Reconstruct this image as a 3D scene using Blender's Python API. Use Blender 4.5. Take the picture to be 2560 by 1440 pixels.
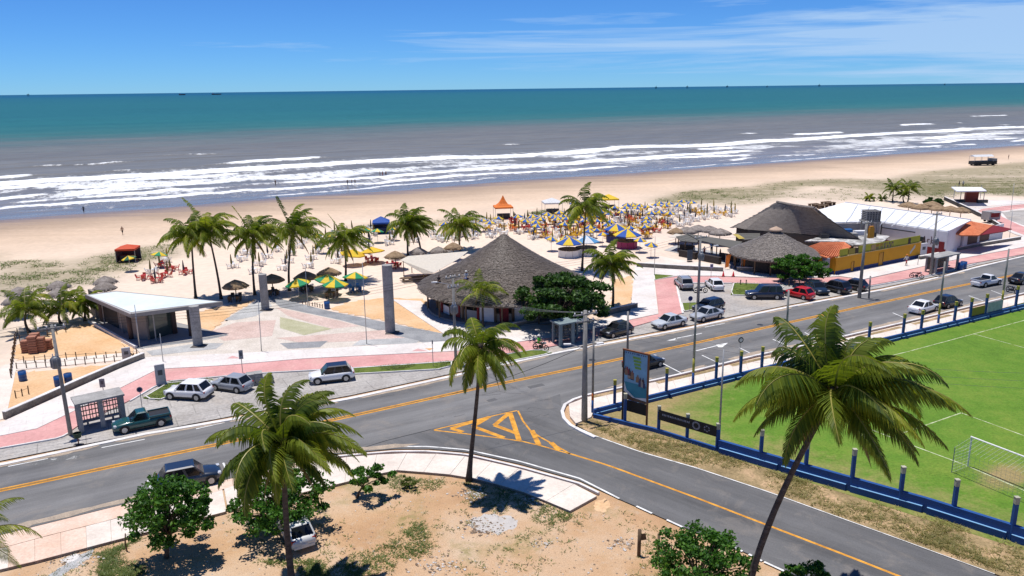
import bpy, math, random
import numpy as np
from mathutils import Vector, Matrix
R = math.radians
for o in list(bpy.data.objects): bpy.data.objects.remove(o)
C = bpy.context.scene.collection
rnd = random.Random(7)
nr = np.random.default_rng(11)

# ------------------------------------------------------------------ camera, sky, sun, exposure
FPX, CAMH, ROLL = 1970.0, 27.0, 0.0121
PIT = math.atan(498.5 / FPX)
Fv = np.array([0, math.cos(PIT), -math.sin(PIT)])
U0 = np.array([0, math.sin(PIT), math.cos(PIT)]); R0 = np.array([1.0, 0, 0])
Rv = R0 * math.cos(ROLL) - U0 * math.sin(ROLL); Uv = U0 * math.cos(ROLL) + R0 * math.sin(ROLL)
cam = bpy.data.cameras.new('camera'); camo = bpy.data.objects.new('camera', cam); C.objects.link(camo)
cam.sensor_width = 36.0; cam.lens = 36.0 * FPX / 2560.0; cam.clip_start = 0.5; cam.clip_end = 80000
camo.matrix_world = Matrix(((Rv[0], Uv[0], -Fv[0], 0), (Rv[1], Uv[1], -Fv[1], 0), (Rv[2], Uv[2], -Fv[2], CAMH), (0, 0, 0, 1)))
S = bpy.context.scene; S.camera = camo
S.render.engine = 'CYCLES'
S.view_settings.view_transform = 'Standard'; S.view_settings.look = 'None'
S.view_settings.exposure = 0.2; S.view_settings.gamma = 1.0
SUN_EL, SUN_AZ = R(80), R(-52)          # azimuth from +Y, clockwise: the sun stands high to the left, seaward
W = bpy.data.worlds.new('World'); S.world = W; W.use_nodes = True
wn = W.node_tree.nodes; wl = W.node_tree.links; wn.clear()
def wnode(t, **k):
    n = wn.new(t)
    for a, b in k.items(): setattr(n, a, b)
    return n
sky = wnode('ShaderNodeTexSky', sky_type='NISHITA', sun_disc=False)
sky.sun_elevation = SUN_EL; sky.sun_rotation = SUN_AZ; sky.altitude = 3000; sky.air_density = 1.0; sky.dust_density = 0.0; sky.ozone_density = 6.0
hs = wnode('ShaderNodeMix', data_type='RGBA', blend_type='MULTIPLY'); hs.inputs['Factor'].default_value = 1.0; hs.inputs['B'].default_value = (0.36, 0.68, 1.06, 1)   # deep tropical blue
wl.new(sky.outputs[0], hs.inputs['A'])
tc = wnode('ShaderNodeTexCoord'); sx = wnode('ShaderNodeSeparateXYZ'); wl.new(tc.outputs['Generated'], sx.inputs[0])
def wmath(op, a, b=None, clamp=False):
    n = wnode('ShaderNodeMath', operation=op, use_clamp=clamp)
    for i, v in enumerate((a, b)):
        if v is None: continue
        if isinstance(v, (int, float)): n.inputs[i].default_value = v
        else: wl.new(v, n.inputs[i])
    return n.outputs[0]
uu = wmath('MINIMUM', wmath('DIVIDE', sx.outputs[0], wmath('ADD', wmath('ABSOLUTE', sx.outputs[1]), 0.02)), 1.2)
vv = sx.outputs[2]; cv = wnode('ShaderNodeCombineXYZ'); wl.new(wmath('MULTIPLY', uu, 2.4), cv.inputs[0]); wl.new(wmath('MULTIPLY', vv, 58.0), cv.inputs[1])
n1 = wnode('ShaderNodeTexNoise'); n1.inputs['Scale'].default_value = 1.0; n1.inputs['Detail'].default_value = 7; n1.inputs['Roughness'].default_value = 0.62; n1.inputs['Distortion'].default_value = 0.5
wl.new(cv.outputs[0], n1.inputs['Vector'])
# a thin cirrus bank that thickens toward +X (the right) and goes on beyond the frame
fld = wmath('SUBTRACT', wmath('MULTIPLY', uu, 0.75), wmath('MULTIPLY', wmath('ABSOLUTE', wmath('SUBTRACT', vv, 0.050)), 9.0))
fld = wmath('ADD', wmath('ADD', fld, 0.16), wmath('MULTIPLY', wmath('SUBTRACT', n1.outputs[0], 0.5), 1.9))
cl = wmath('MULTIPLY', wmath('MULTIPLY', fld, 2.6, True), 0.74)
mx = wnode('ShaderNodeMix', data_type='RGBA'); wl.new(cl, mx.inputs['Factor']); wl.new(hs.outputs['Result'], mx.inputs['A'])
mx.inputs['B'].default_value = (4.0, 5.7, 8.0, 1)
bg = wnode('ShaderNodeBackground'); bg.inputs['Strength'].default_value = 0.10; wl.new(mx.outputs['Result'], bg.inputs[0])
wo = wnode('ShaderNodeOutputWorld'); wl.new(bg.outputs[0], wo.inputs[0])
sun = bpy.data.lights.new('sun', 'SUN'); sun.energy = 4.6; sun.angle = R(0.5); sun.color = (1.0, 0.955, 0.9)
suno = bpy.data.objects.new('sun', sun); C.objects.link(suno)
sd = Vector((math.cos(SUN_EL) * math.sin(SUN_AZ), math.cos(SUN_EL) * math.cos(SUN_AZ), math.sin(SUN_EL)))
suno.location = sd * 200; suno.rotation_euler = sd.to_track_quat('Z', 'Y').to_euler()
S.cycles.max_bounces = 6; S.cycles.transparent_max_bounces = 12

# ------------------------------------------------------------------ surveying: photo pixel -> point of the place at height z
def G(px, py, z=0.0):
    d = Fv * FPX + Rv * (px - 1280) + Uv * (720 - py); t = (z - CAMH) / d[2]
    return Vector((d[0] * t, d[1] * t, z))
def hz(p, py):      # height above ground point p that shows at row py
    v = np.array([p[0], p[1], -CAMH]); k = 720 - py
    return (k * v.dot(Fv) - FPX * v.dot(Uv)) / (FPX * Uv[2] - k * Fv[2])
def lat(p, z, px):  # x offset so that a point above p at height z shows at column px
    v = np.array([p[0], p[1], z - CAMH]); dep = v.dot(Fv); cur = FPX * v.dot(Rv) / dep + 1280
    return (px - cur) * dep / FPX

# ------------------------------------------------------------------ materials
MATS = {}
def nmat(name):
    m = bpy.data.materials.new(name); m.use_nodes = True; t = m.node_tree; t.nodes.clear()
    o = t.nodes.new('ShaderNodeOutputMaterial'); b = t.nodes.new('ShaderNodeBsdfPrincipled'); t.links.new(b.outputs[0], o.inputs[0])
    MATS[name] = m
    return m, t, b, o
def N(t, typ, **k):
    n = t.nodes.new(typ)
    for a, v in k.items():
        if a in n.inputs.keys(): n.inputs[a].default_value = v
        else: setattr(n, a, v)
    return n
def noise(t, vec, scale, detail=3, rough=0.55, dist=0.0):
    n = N(t, 'ShaderNodeTexNoise', Scale=scale, Detail=detail, Roughness=rough, Distortion=dist)
    if vec is not None: t.links.new(vec, n.inputs['Vector'])
    return n.outputs[0]
def ramp(t, fac, stops, interp='LINEAR'):
    n = t.nodes.new('ShaderNodeValToRGB'); n.color_ramp.interpolation = interp
    e = n.color_ramp.elements
    while len(e) < len(stops): e.new(0.5)
    for el, (p, c) in zip(e, stops):
        el.position = p; el.color = (c, c, c, 1) if isinstance(c, (int, float)) else (*c, 1)
    t.links.new(fac, n.inputs[0]); return n.outputs[0]
def mixc(t, fac, a, b, mode='MIX'):
    n = t.nodes.new('ShaderNodeMix'); n.data_type = 'RGBA'; n.blend_type = mode
    for i, v in (('Factor', fac), ('A', a), ('B', b)):
        if hasattr(v, 'links') or hasattr(v, 'is_output'): t.links.new(v, n.inputs[i])
        elif isinstance(v, (int, float)): n.inputs[i].default_value = v if i == 'Factor' else (v, v, v, 1)
        else: n.inputs[i].default_value = (*v, 1)
    return n.outputs['Result']
def mth(t, op, a, b=None, clamp=False):
    n = t.nodes.new('ShaderNodeMath'); n.operation = op; n.use_clamp = clamp
    for i, v in enumerate((a, b)):
        if v is None: continue
        if isinstance(v, (int, float)): n.inputs[i].default_value = v
        else: t.links.new(v, n.inputs[i])
    return n.outputs[0]
def pos(t): return t.nodes.new('ShaderNodeNewGeometry').outputs['Position']
def bump(t, b, h, strength, dist):
    n = t.nodes.new('ShaderNodeBump'); n.inputs['Strength'].default_value = strength; n.inputs['Distance'].default_value = dist
    t.links.new(h, n.inputs['Height']); t.links.new(n.outputs[0], b.inputs['Normal'])
def plain(name, col, rough=0.6, metal=0.0, var=0.25, scale=2.5, bmp=0.0, spec=0.4, coat=0.0):
    if name in MATS: return MATS[name]
    m, t, b, o = nmat(name); P = pos(t)
    n = noise(t, P, scale, 4); n2 = noise(t, P, scale * 7, 2)
    f = mth(t, 'ADD', mth(t, 'MULTIPLY', n, 0.7), mth(t, 'MULTIPLY', n2, 0.3))
    v = ramp(t, f, [(0.25, 1 - var), (0.75, 1 + 0.0)])
    t.links.new(mixc(t, 1.0, col, v, 'MULTIPLY'), b.inputs['Base Color'])
    b.inputs['Roughness'].default_value = rough; b.inputs['Metallic'].default_value = metal
    b.inputs['Specular IOR Level'].default_value = spec; b.inputs['Coat Weight'].default_value = coat
    if coat: b.inputs['Coat Roughness'].default_value = 0.05
    if bmp: bump(t, b, n2, 0.5, bmp)
    return m
def paint(name, col, metal=0.0):
    return plain(name, col, 0.32, metal, 0.10, 1.2, 0, 0.5, 0.7)
def two_tone(name, stops, scale, rough=0.9, bmp=0.0, detail=5, stretch=(1, 1, 1), fine=0.35, fscale=9.0, dist=0.0):
    m, t, b, o = nmat(name)
    mpn = t.nodes.new('ShaderNodeMapping'); mpn.inputs['Scale'].default_value = stretch; t.links.new(pos(t), mpn.inputs[0])
    n = noise(t, mpn.outputs[0], scale, detail, 0.6, dist); c = ramp(t, n, stops)
    f = noise(t, mpn.outputs[0], scale * fscale, 3, 0.7)
    c = mixc(t, 1.0, c, ramp(t, f, [(0.3, 1 - fine), (0.7, 1.0 + fine * 0.3)]), 'MULTIPLY')
    t.links.new(c, b.inputs['Base Color']); b.inputs['Roughness'].default_value = rough; b.inputs['Specular IOR Level'].default_value = 0.2
    if bmp: bump(t, b, f, 0.6, bmp)
    return m
def jointed(name, stops, tile, width, rot, scale, dark=0.72, stain=(0.6, 0.46, 0.32), sfac=0.5, rough=0.88, fine=0.16):
    m, t, b, o = nmat(name); P = pos(t); q = t.nodes.new('ShaderNodeMapping'); q.inputs['Rotation'].default_value = (0, 0, -rot); t.links.new(P, q.inputs[0])
    c = ramp(t, noise(t, P, scale, 6, 0.62, 0.3), stops); f = noise(t, P, scale * 14, 3, 0.7)
    c = mixc(t, 1.0, c, ramp(t, f, [(0.3, 1 - fine), (0.7, 1 + fine * 0.3)]), 'MULTIPLY')
    c = mixc(t, ramp(t, noise(t, P, scale * 0.6, 7, 0.68, 0.6), [(0.52, 0.0), (0.70, sfac)]), c, stain)
    br = t.nodes.new('ShaderNodeTexBrick'); br.inputs['Scale'].default_value = 1.0; br.inputs['Mortar Size'].default_value = width; br.inputs['Brick Width'].default_value = tile; br.inputs['Row Height'].default_value = tile * 0.7; br.inputs['Mortar Smooth'].default_value = 0.3
    br.inputs['Color1'].default_value = (1, 1, 1, 1); br.inputs['Color2'].default_value = (0.93, 0.93, 0.93, 1); br.inputs['Mortar'].default_value = (dark, dark, dark, 1); t.links.new(q.outputs[0], br.inputs['Vector'])
    c = mixc(t, 1.0, c, br.outputs['Color'], 'MULTIPLY'); t.links.new(c, b.inputs['Base Color']); b.inputs['Roughness'].default_value = rough; b.inputs['Specular IOR Level'].default_value = 0.2; bump(t, b, f, 0.4, 0.003); return m
def roadmat(name, lo, hi, rot):
    m, t, b, o = nmat(name); P = pos(t); q = t.nodes.new('ShaderNodeMapping'); q.inputs['Rotation'].default_value = (0, 0, -rot); t.links.new(P, q.inputs[0])
    def an(sx_, sy_, det=4, r=0.6):
        w_ = t.nodes.new('ShaderNodeMapping'); w_.inputs['Scale'].default_value = (sx_, sy_, 1); t.links.new(q.outputs[0], w_.inputs[0]); return noise(t, w_.outputs[0], 1.0, det, r)
    base = ramp(t, noise(t, P, 0.10, 6, 0.62, 0.4), [(0.3, lo), (0.7, hi)])
    base = mixc(t, 1.0, base, ramp(t, an(0.03, 0.55, 5), [(0.30, 0.70), (0.50, 1.0), (0.70, 1.22)]), 'MULTIPLY')      # wheel tracks along the lane
    base = mixc(t, 1.0, base, ramp(t, an(0.4, 2.0, 5, 0.7), [(0.30, 0.88), (0.70, 1.10)]), 'MULTIPLY')
    base = mixc(t, ramp(t, noise(t, P, 0.33, 7, 0.7, 0.8), [(0.54, 0.0), (0.72, 0.5)]), base, (0.26, 0.225, 0.19))                    # blown dust
    base = mixc(t, ramp(t, noise(t, P, 0.55, 5, 0.6, 0.3), [(0.66, 0.0), (0.74, 0.5)]), base, (0.05, 0.05, 0.052))                       # oil stains
    fine = noise(t, P, 12, 3, 0.75); base = mixc(t, 1.0, base, ramp(t, fine, [(0.3, 0.80), (0.7, 1.12)]), 'MULTIPLY')
    t.links.new(base, b.inputs['Base Color']); b.inputs['Roughness'].default_value = 0.82; b.inputs['Specular IOR Level'].default_value = 0.3; bump(t, b, fine, 0.5, 0.006); return m
def leafmat(name, dark, light, trans=0.35, dry=None, objvar=0.0):
    m, t, b, o = nmat(name)
    g = t.nodes.new('ShaderNodeNewGeometry'); ri = g.outputs['Random Per Island']
    n = noise(t, g.outputs['Position'], 0.9, 3)
    f = mth(t, 'ADD', mth(t, 'MULTIPLY', ri, 0.6), mth(t, 'MULTIPLY', n, 0.5))
    if objvar:
        oi = t.nodes.new('ShaderNodeObjectInfo'); f = mth(t, 'ADD', mth(t, 'MULTIPLY', f, 1 - objvar), mth(t, 'MULTIPLY', oi.outputs['Random'], objvar))
    st = [(0.2, dark), (0.75, light)]
    if dry: st.append((0.97, dry))
    c = ramp(t, f, st)
    t.links.new(c, b.inputs['Base Color']); b.inputs['Roughness'].default_value = 0.5; b.inputs['Specular IOR Level'].default_value = 0.25
    tr = t.nodes.new('ShaderNodeBsdfTranslucent'); t.links.new(mixc(t, 1.0, c, (1.25, 1.3, 0.55), 'MULTIPLY'), tr.inputs['Color'])
    ms = t.nodes.new('ShaderNodeMixShader'); ms.inputs[0].default_value = trans
    t.links.new(b.outputs[0], ms.inputs[1]); t.links.new(tr.outputs[0], ms.inputs[2]); t.links.new(ms.outputs[0], o.inputs[0])
    return m

# ------------------------------------------------------------------ mesh builder and object helpers
class MB:
    def __init__(s): s.v = []; s.f = []; s.m = []
    def face(s, pts, m=0):
        i = len(s.v); s.v += [tuple(p) for p in pts]; s.f.append(tuple(range(i, i + len(pts)))); s.m.append(m); return s
    def mesh(s, vs, fs, m=0):
        i = len(s.v); s.v += [tuple(p) for p in vs]; s.f += [tuple(a + i for a in f) for f in fs]; s.m += [m] * len(fs); return s
    def box(s, c, d, m=0, rz=0.0, tap=1.0):
        x, y, z = d[0] / 2, d[1] / 2, d[2] / 2; cs, sn = math.cos(rz), math.sin(rz); vs = []
        for k, q in ((-z, 1.0), (z, tap)):
            for a, b in ((-x, -y), (x, -y), (x, y), (-x, y)):
                a *= q; b *= q; vs.append((c[0] + a * cs - b * sn, c[1] + a * sn + b * cs, c[2] + k))
        return s.mesh(vs, [(3, 2, 1, 0), (4, 5, 6, 7), (0, 1, 5, 4), (1, 2, 6, 5), (2, 3, 7, 6), (3, 0, 4, 7)], m)
    def tube(s, pts, rad, n=8, m=0, cap=True):
        pts = [Vector(p) for p in pts]
        if isinstance(rad, (int, float)): rad = [rad] * len(pts)
        vs = []; fs = []; ref = None
        for i, p in enumerate(pts):
            t = (pts[min(i + 1, len(pts) - 1)] - pts[max(i - 1, 0)])
            if t.length < 1e-9: t = Vector((0, 0, 1))
            t.normalize()
            if ref is None: ref = Vector((1, 0, 0)) if abs(t.x) < 0.8 else Vector((0, 1, 0))
            a = (ref - t * ref.dot(t)).normalized(); b = t.cross(a); ref = a
            for k in range(n):
                th = 2 * math.pi * k / n; vs.append(p + (a * math.cos(th) + b * math.sin(th)) * rad[i])
        for i in range(len(pts) - 1):
            for k in range(n): fs.append((i * n + k, i * n + (k + 1) % n, (i + 1) * n + (k + 1) % n, (i + 1) * n + k))
        if cap: fs.append(tuple(range(n - 1, -1, -1))); fs.append(tuple(range((len(pts) - 1) * n, len(pts) * n)))
        return s.mesh(vs, fs, m)
    def lathe(s, prof, n=16, m=0, c=(0, 0, 0), jag=0.0, rg=None, rows=None):
        vs = []; fs = []
        for i, (r, z) in enumerate(prof):
            for k in range(n):
                j = 1 + (rg.uniform(-jag, jag) if rg and jag else 0); th = 2 * math.pi * k / n
                vs.append((c[0] + r * j * math.cos(th), c[1] + r * j * math.sin(th), c[2] + z + (rg.uniform(-jag, jag) * 0.4 if rg and jag and r > 0.05 else 0)))
        for i in range(len(prof) - 1):
            for k in range(n): fs.append((i * n + k, i * n + (k + 1) % n, (i + 1) * n + (k + 1) % n, (i + 1) * n + k))
        return s.mesh(vs, fs, m)
    def prism(s, poly, z0, z1, m=0, mside=None):
        n = len(poly); a = sum(poly[i][0] * poly[(i + 1) % n][1] - poly[(i + 1) % n][0] * poly[i][1] for i in range(n))
        if a < 0: poly = poly[::-1]
        vs = [(p[0], p[1], z0) for p in poly] + [(p[0], p[1], z1) for p in poly]
        s.mesh(vs, [tuple(range(n, 2 * n)), tuple(range(n - 1, -1, -1))], m)
        return s.mesh(vs, [(i, (i + 1) % n, n + (i + 1) % n, n + i) for i in range(n)], m if mside is None else mside)
    def data(s, name, mats, smooth=False):
        me = bpy.data.meshes.new(name); me.from_pydata(s.v, [], s.f)
        for q in (mats if isinstance(mats, (list, tuple)) else [mats]): me.materials.append(q)
        me.polygons.foreach_set('material_index', s.m)
        if smooth: me.polygons.foreach_set('use_smooth', [True] * len(s.f))
        me.update(); return me
    def build(s, name, mats, parent=None, smooth=False, loc=None, rz=0.0):
        return link(name, s.data(name, mats, smooth), parent, loc, rz)
def link(name, me, parent=None, loc=None, rz=0.0):
    o = bpy.data.objects.new(name, me); C.objects.link(o)
    if parent is not None: o.parent = parent
    if loc is not None: o.location = loc
    if rz: o.rotation_euler = (0, 0, rz)
    return o
def tag(o, label, cat, group=None):
    o['label'] = label; o['category'] = cat
    if group: o['group'] = group
    return o
def thing(name, label, cat, loc=(0, 0, 0), rz=0.0, group=None):
    o = bpy.data.objects.new(name, None); C.objects.link(o); o.empty_display_size = 0.2
    o.location = loc; o.rotation_euler = (0, 0, rz); return tag(o, label, cat, group)
def struct(o): o['kind'] = 'structure'; return o
def stuff(o, label=None, cat=None):
    o['kind'] = 'stuff'
    if label: o['label'] = label; o['category'] = cat
    return o
def copytree(root, loc, rz, label, group=None):
    r = root.copy(); C.objects.link(r); r.location = loc; r.rotation_euler = (0, 0, rz); r['label'] = label
    if group: r['group'] = group
    for ch in root.children:
        c = ch.copy(); C.objects.link(c); c.parent = r
        for g in ch.children:
            d = g.copy(); C.objects.link(d); d.parent = c
    return r
def gp(pts, z=0.0): return [G(x, y, z) for x, y in pts]
def interp(pts, n):     # n+1 points evenly along a polyline
    P = np.array([(p[0], p[1]) for p in pts]); d = np.r_[0, np.cumsum(np.hypot(*np.diff(P, axis=0).T))]
    t = np.linspace(0, d[-1], n + 1); return [(np.interp(a, d, P[:, 0]), np.interp(a, d, P[:, 1])) for a in t]
def plen(pts): P = np.array([(p[0], p[1]) for p in pts]); return float(np.hypot(*np.diff(P, axis=0).T).sum())
def offs(pts, w):       # offset a world polyline sideways (left of travel positive)
    out = []
    for i, p in enumerate(pts):
        a = pts[max(i - 1, 0)]; b = pts[min(i + 1, len(pts) - 1)]; d = Vector((b[0] - a[0], b[1] - a[1])).normalized()
        out.append((p[0] - d.y * w, p[1] + d.x * w))
    return out
def strip_mb(mb, pts, w, z, m=0, o=0.0):
    a = offs(pts, o + w / 2); b = offs(pts, o - w / 2)
    for i in range(len(pts) - 1): mb.face([(*b[i], z), (*b[i + 1], z), (*a[i + 1], z), (*a[i], z)], m)
    return mb
def wall_mb(mb, pts, w, z0, z1, m=0):
    a = offs(pts, w / 2); b = offs(pts, -w / 2)
    mb.prism([*b, *a[::-1]], z0, z1, m); return mb
def sheet(name, px, z, mat, z0=None, parent=None):
    mb = MB(); P = gp(px, z)
    if name == 'orange_ground':     # loose soil: uneven edge
        q = interp(P + P[:1], 90)[:-1]; rr_ = random.Random(int(px[0][0])); P = [Vector((x + rr_.uniform(-0.35, 0.35), y + rr_.uniform(-0.35, 0.35), z)) for x, y in q]
    if z0 is None: mb.face(P if poly_area(P) > 0 else P[::-1])
    else: mb.prism([(p.x, p.y) for p in P], z0, z)
    o = mb.build(name, mat, parent); return o if parent else struct(o)
def poly_area(p): return sum(p[i][0] * p[(i + 1) % len(p)][1] - p[(i + 1) % len(p)][0] * p[i][1] for i in range(len(p)))
def inside(x, y, poly):
    c = False; n = len(poly)
    for i in range(n):
        a, b = poly[i], poly[i - 1]
        if (a[1] > y) != (b[1] > y) and x < (b[0] - a[0]) * (y - a[1]) / (b[1] - a[1]) + a[0]: c = not c
    return c

# ------------------------------------------------------------------ the palette
asphalt = roadmat('asphalt', (0.125, 0.124, 0.126), (0.185, 0.182, 0.178), R(29))
asphalt_new = roadmat('asphalt_new', (0.098, 0.098, 0.100), (0.140, 0.138, 0.137), R(-43))
concrete_pale = jointed('concrete_pale', [(0.3, (0.60, 0.555, 0.52)), (0.7, (0.74, 0.695, 0.66))], 2.4, 0.02, R(29), 0.3, 0.80, (0.60, 0.47, 0.36), 0.45)
concrete_slab = two_tone('concrete_slab', [(0.3, (0.60, 0.52, 0.45)), (0.7, (0.74, 0.67, 0.59))], 0.4, 0.85, 0.002, 5, (1, 1, 1), 0.16, 12)
concrete_dusty = two_tone('concrete_dusty', [(0.3, (0.62, 0.43, 0.32)), (0.7, (0.74, 0.58, 0.48))], 0.5, 0.9, 0.002, 5, (1, 1, 1), 0.2, 12)
kerb_white = two_tone('kerb_white', [(0.3, (0.56, 0.54, 0.52)), (0.7, (0.78, 0.76, 0.74))], 0.8, 0.8, 0.002, 4, (1, 1, 1), 0.2, 9)
pink_path = jointed('pink_path', [(0.3, (0.54, 0.265, 0.25)), (0.7, (0.67, 0.375, 0.35))], 3.0, 0.015, R(29), 0.28, 0.85, (0.62, 0.47, 0.38), 0.5)
parking = jointed('parking_paving', [(0.3, (0.34, 0.315, 0.29)), (0.7, (0.48, 0.455, 0.425))], 3.4, 0.05, R(29), 0.25, 0.70, (0.50, 0.40, 0.30), 0.5, 0.9, 0.3)
white_paint = two_tone('white_paint', [(0.28, (0.24, 0.24, 0.235)), (0.40, (0.62, 0.62, 0.60)), (0.6, (0.82, 0.82, 0.80))], 1.5, 0.7, 0, 6, (1, 1, 1), 0.25, 9)
worn_white = two_tone('worn_white', [(0.56, (0.14, 0.14, 0.138)), (0.68, (0.5, 0.5, 0.48))], 1.6, 0.8, 0, 7, (1, 1, 1), 0.3, 6, 0.8)
yellow_paint = two_tone('yellow_paint', [(0.28, (0.17, 0.15, 0.12)), (0.38, (0.50, 0.22, 0.03)), (0.6, (0.74, 0.36, 0.05))], 1.6, 0.75, 0, 6, (1, 1, 1), 0.28, 9)
ochre_paint = two_tone('ochre_paint', [(0.3, (0.22, 0.12, 0.04)), (0.7, (0.36, 0.20, 0.06))], 1.1, 0.8, 0, 5, (1, 1, 1), 0.25, 9)
stone_grey = two_tone('stone_grey', [(0.3, (0.34, 0.34, 0.34)), (0.7, (0.50, 0.50, 0.49))], 0.5, 0.9, 0.003, 5, (1, 1, 1), 0.3, 14)
stone_and_shade_dark = two_tone('stone_and_shade_dark', [(0.3, (0.22, 0.225, 0.235)), (0.7, (0.33, 0.335, 0.34))], 0.5, 0.9, 0.003, 5, (1, 1, 1), 0.3, 14)  # dark plaza stone, also the colour of the pavilion's painted shadow
stone_pink = two_tone('stone_pink', [(0.3, (0.50, 0.36, 0.31)), (0.7, (0.64, 0.50, 0.44))], 0.4, 0.9, 0.003, 5, (1, 1, 1), 0.3, 14)
stone_green = two_tone('stone_green', [(0.3, (0.36, 0.35, 0.21)), (0.7, (0.48, 0.46, 0.32))], 0.5, 0.9, 0.003, 5, (1, 1, 1), 0.3, 14)
stone_cream = two_tone('stone_cream', [(0.3, (0.54, 0.48, 0.41)), (0.7, (0.66, 0.60, 0.53))], 0.5, 0.9, 0.003, 5, (1, 1, 1), 0.3, 14)
orange_soil = two_tone('orange_soil', [(0.3, (0.60, 0.36, 0.18)), (0.5, (0.66, 0.43, 0.24)), (0.75, (0.70, 0.51, 0.34))], 0.25, 0.95, 0.01, 6, (1, 1, 1), 0.22, 14)
lawn = two_tone('lawn', [(0.3, (0.085, 0.13, 0.022)), (0.6, (0.14, 0.18, 0.035)), (0.8, (0.26, 0.23, 0.07))], 0.8, 0.95, 0.02, 5, (1, 1, 1), 0.4, 12)
dry_verge = two_tone('dry_verge', [(0.3, (0.20, 0.15, 0.075)), (0.5, (0.34, 0.25, 0.13)), (0.62, (0.48, 0.33, 0.19)), (0.8, (0.55, 0.37, 0.22))], 0.55, 0.95, 0.03, 7, (1, 1, 1), 0.4, 10)
concrete_grey = two_tone('concrete_grey', [(0.3, (0.26, 0.255, 0.245)), (0.7, (0.40, 0.39, 0.375))], 0.9, 0.9, 0.004, 5, (1, 1, 1), 0.25, 7)
concrete_pole = two_tone('concrete_pole', [(0.3, (0.22, 0.215, 0.205)), (0.7, (0.33, 0.32, 0.305))], 0.9, 0.9, 0.004, 5, (1, 1, 0.4), 0.25, 7)
wall_dark_concrete = two_tone('wall_dark_concrete', [(0.3, (0.16, 0.14, 0.12)), (0.7, (0.30, 0.27, 0.23))], 0.9, 0.9, 0.004, 5, (1, 1, 1), 0.3, 7)
thatch_grey = two_tone('thatch_grey', [(0.3, (0.105, 0.086, 0.07)), (0.7, (0.175, 0.147, 0.124))], 1.6, 0.95, 0.03, 6, (1, 1, 2.5), 0.45, 6)
thatch_tuft = leafmat('thatch_tuft', (0.092, 0.075, 0.062), (0.168, 0.140, 0.117), 0.0)
thatch_dark = two_tone('thatch_dark', [(0.3, (0.165, 0.142, 0.125)), (0.7, (0.255, 0.226, 0.20))], 1.2, 0.95, 0.03, 6, (1, 1, 3.5), 0.4, 6)
thatch_brown = two_tone('thatch_brown', [(0.3, (0.20, 0.13, 0.07)), (0.7, (0.42, 0.30, 0.19))], 1.4, 0.95, 0.03, 6, (1, 1, 2), 0.45, 5)
thatch_old = two_tone('thatch_old', [(0.3, (0.17, 0.14, 0.12)), (0.7, (0.36, 0.32, 0.29))], 1.4, 0.95, 0.03, 6, (1, 1, 2), 0.45, 5)
tile_orange = two_tone('tile_orange', [(0.3, (0.48, 0.125, 0.05)), (0.7, (0.66, 0.23, 0.11))], 0.9, 0.85, 0.01, 6, (1, 1, 1), 0.3, 8)
roof_white = two_tone('roof_white', [(0.3, (0.66, 0.67, 0.68)), (0.7, (0.80, 0.81, 0.82))], 0.25, 0.55, 0, 5, (1, 1, 1), 0.08, 9)
roof_pale = two_tone('roof_pale', [(0.3, (0.56, 0.62, 0.62)), (0.7, (0.68, 0.74, 0.74))], 0.25, 0.5, 0, 5, (1, 1, 1), 0.08, 9)
roof_stained = two_tone('roof_stained', [(0.4, (0.16, 0.15, 0.14)), (0.5, (0.45, 0.44, 0.42)), (0.62, (0.66, 0.65, 0.63))], 0.45, 0.8, 0, 7, (1, 1, 1), 0.3, 6, 1.0)
trunk_mat = two_tone('palm_bark', [(0.3, (0.055, 0.044, 0.038)), (0.7, (0.125, 0.105, 0.09))], 2.0, 0.95, 0.02, 4, (1, 1, 3.0), 0.4, 5)
bark = two_tone('bark', [(0.3, (0.07, 0.05, 0.04)), (0.7, (0.16, 0.12, 0.09))], 2.0, 0.95, 0.02, 4, (1, 1, 1), 0.4, 5)
wood = two_tone('wood', [(0.3, (0.10, 0.065, 0.042)), (0.7, (0.20, 0.14, 0.09))], 2.0, 0.9, 0.01, 4, (1, 1, 0.3), 0.35, 5)
palm_leaf = leafmat('palm_leaf', (0.030, 0.066, 0.010), (0.225, 0.275, 0.026), 0.45, (0.46, 0.40, 0.06), 0.45)
palm_leaf_dry = leafmat('palm_leaf_dry', (0.12, 0.085, 0.04), (0.28, 0.20, 0.08), 0.3)
palm_rib = plain('palm_rib', (0.30, 0.27, 0.06), 0.5, 0, 0.3)
broad_leaf = leafmat('broad_leaf', (0.016, 0.058, 0.010), (0.075, 0.195, 0.022), 0.36, (0.16, 0.26, 0.04))
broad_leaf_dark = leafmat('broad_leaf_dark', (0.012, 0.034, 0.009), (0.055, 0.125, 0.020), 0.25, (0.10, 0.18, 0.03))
grass_blade = leafmat('grass_blade', (0.16, 0.165, 0.05), (0.32, 0.28, 0.11), 0.45, (0.44, 0.35, 0.18))
grass_green = leafmat('grass_green', (0.05, 0.085, 0.015), (0.15, 0.19, 0.04), 0.3)
blue_wall = plain('blue_wall', (0.012, 0.078, 0.28), 0.6, 0, 0.35, 1.0)
blue_light = plain('blue_light', (0.20, 0.42, 0.66), 0.6, 0, 0.2, 1.0)
cap_yellow = plain('cap_yellow', (0.40, 0.36, 0.06), 0.7, 0, 0.35, 3)
cap_white = plain('cap_white', (0.46, 0.44, 0.33), 0.7, 0, 0.35, 3)
ochre_wall = plain('ochre_wall', (0.62, 0.30, 0.012), 0.8, 0, 0.18, 0.8)
navy_band = plain('navy_band', (0.030, 0.055, 0.17), 0.8, 0, 0.2, 1)
lime_panel = plain('lime_panel', (0.36, 0.38, 0.022), 0.6, 0, 0.25, 0.8)
white_wall = plain('white_wall', (0.70, 0.70, 0.72), 0.8, 0, 0.15, 0.7)
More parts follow.
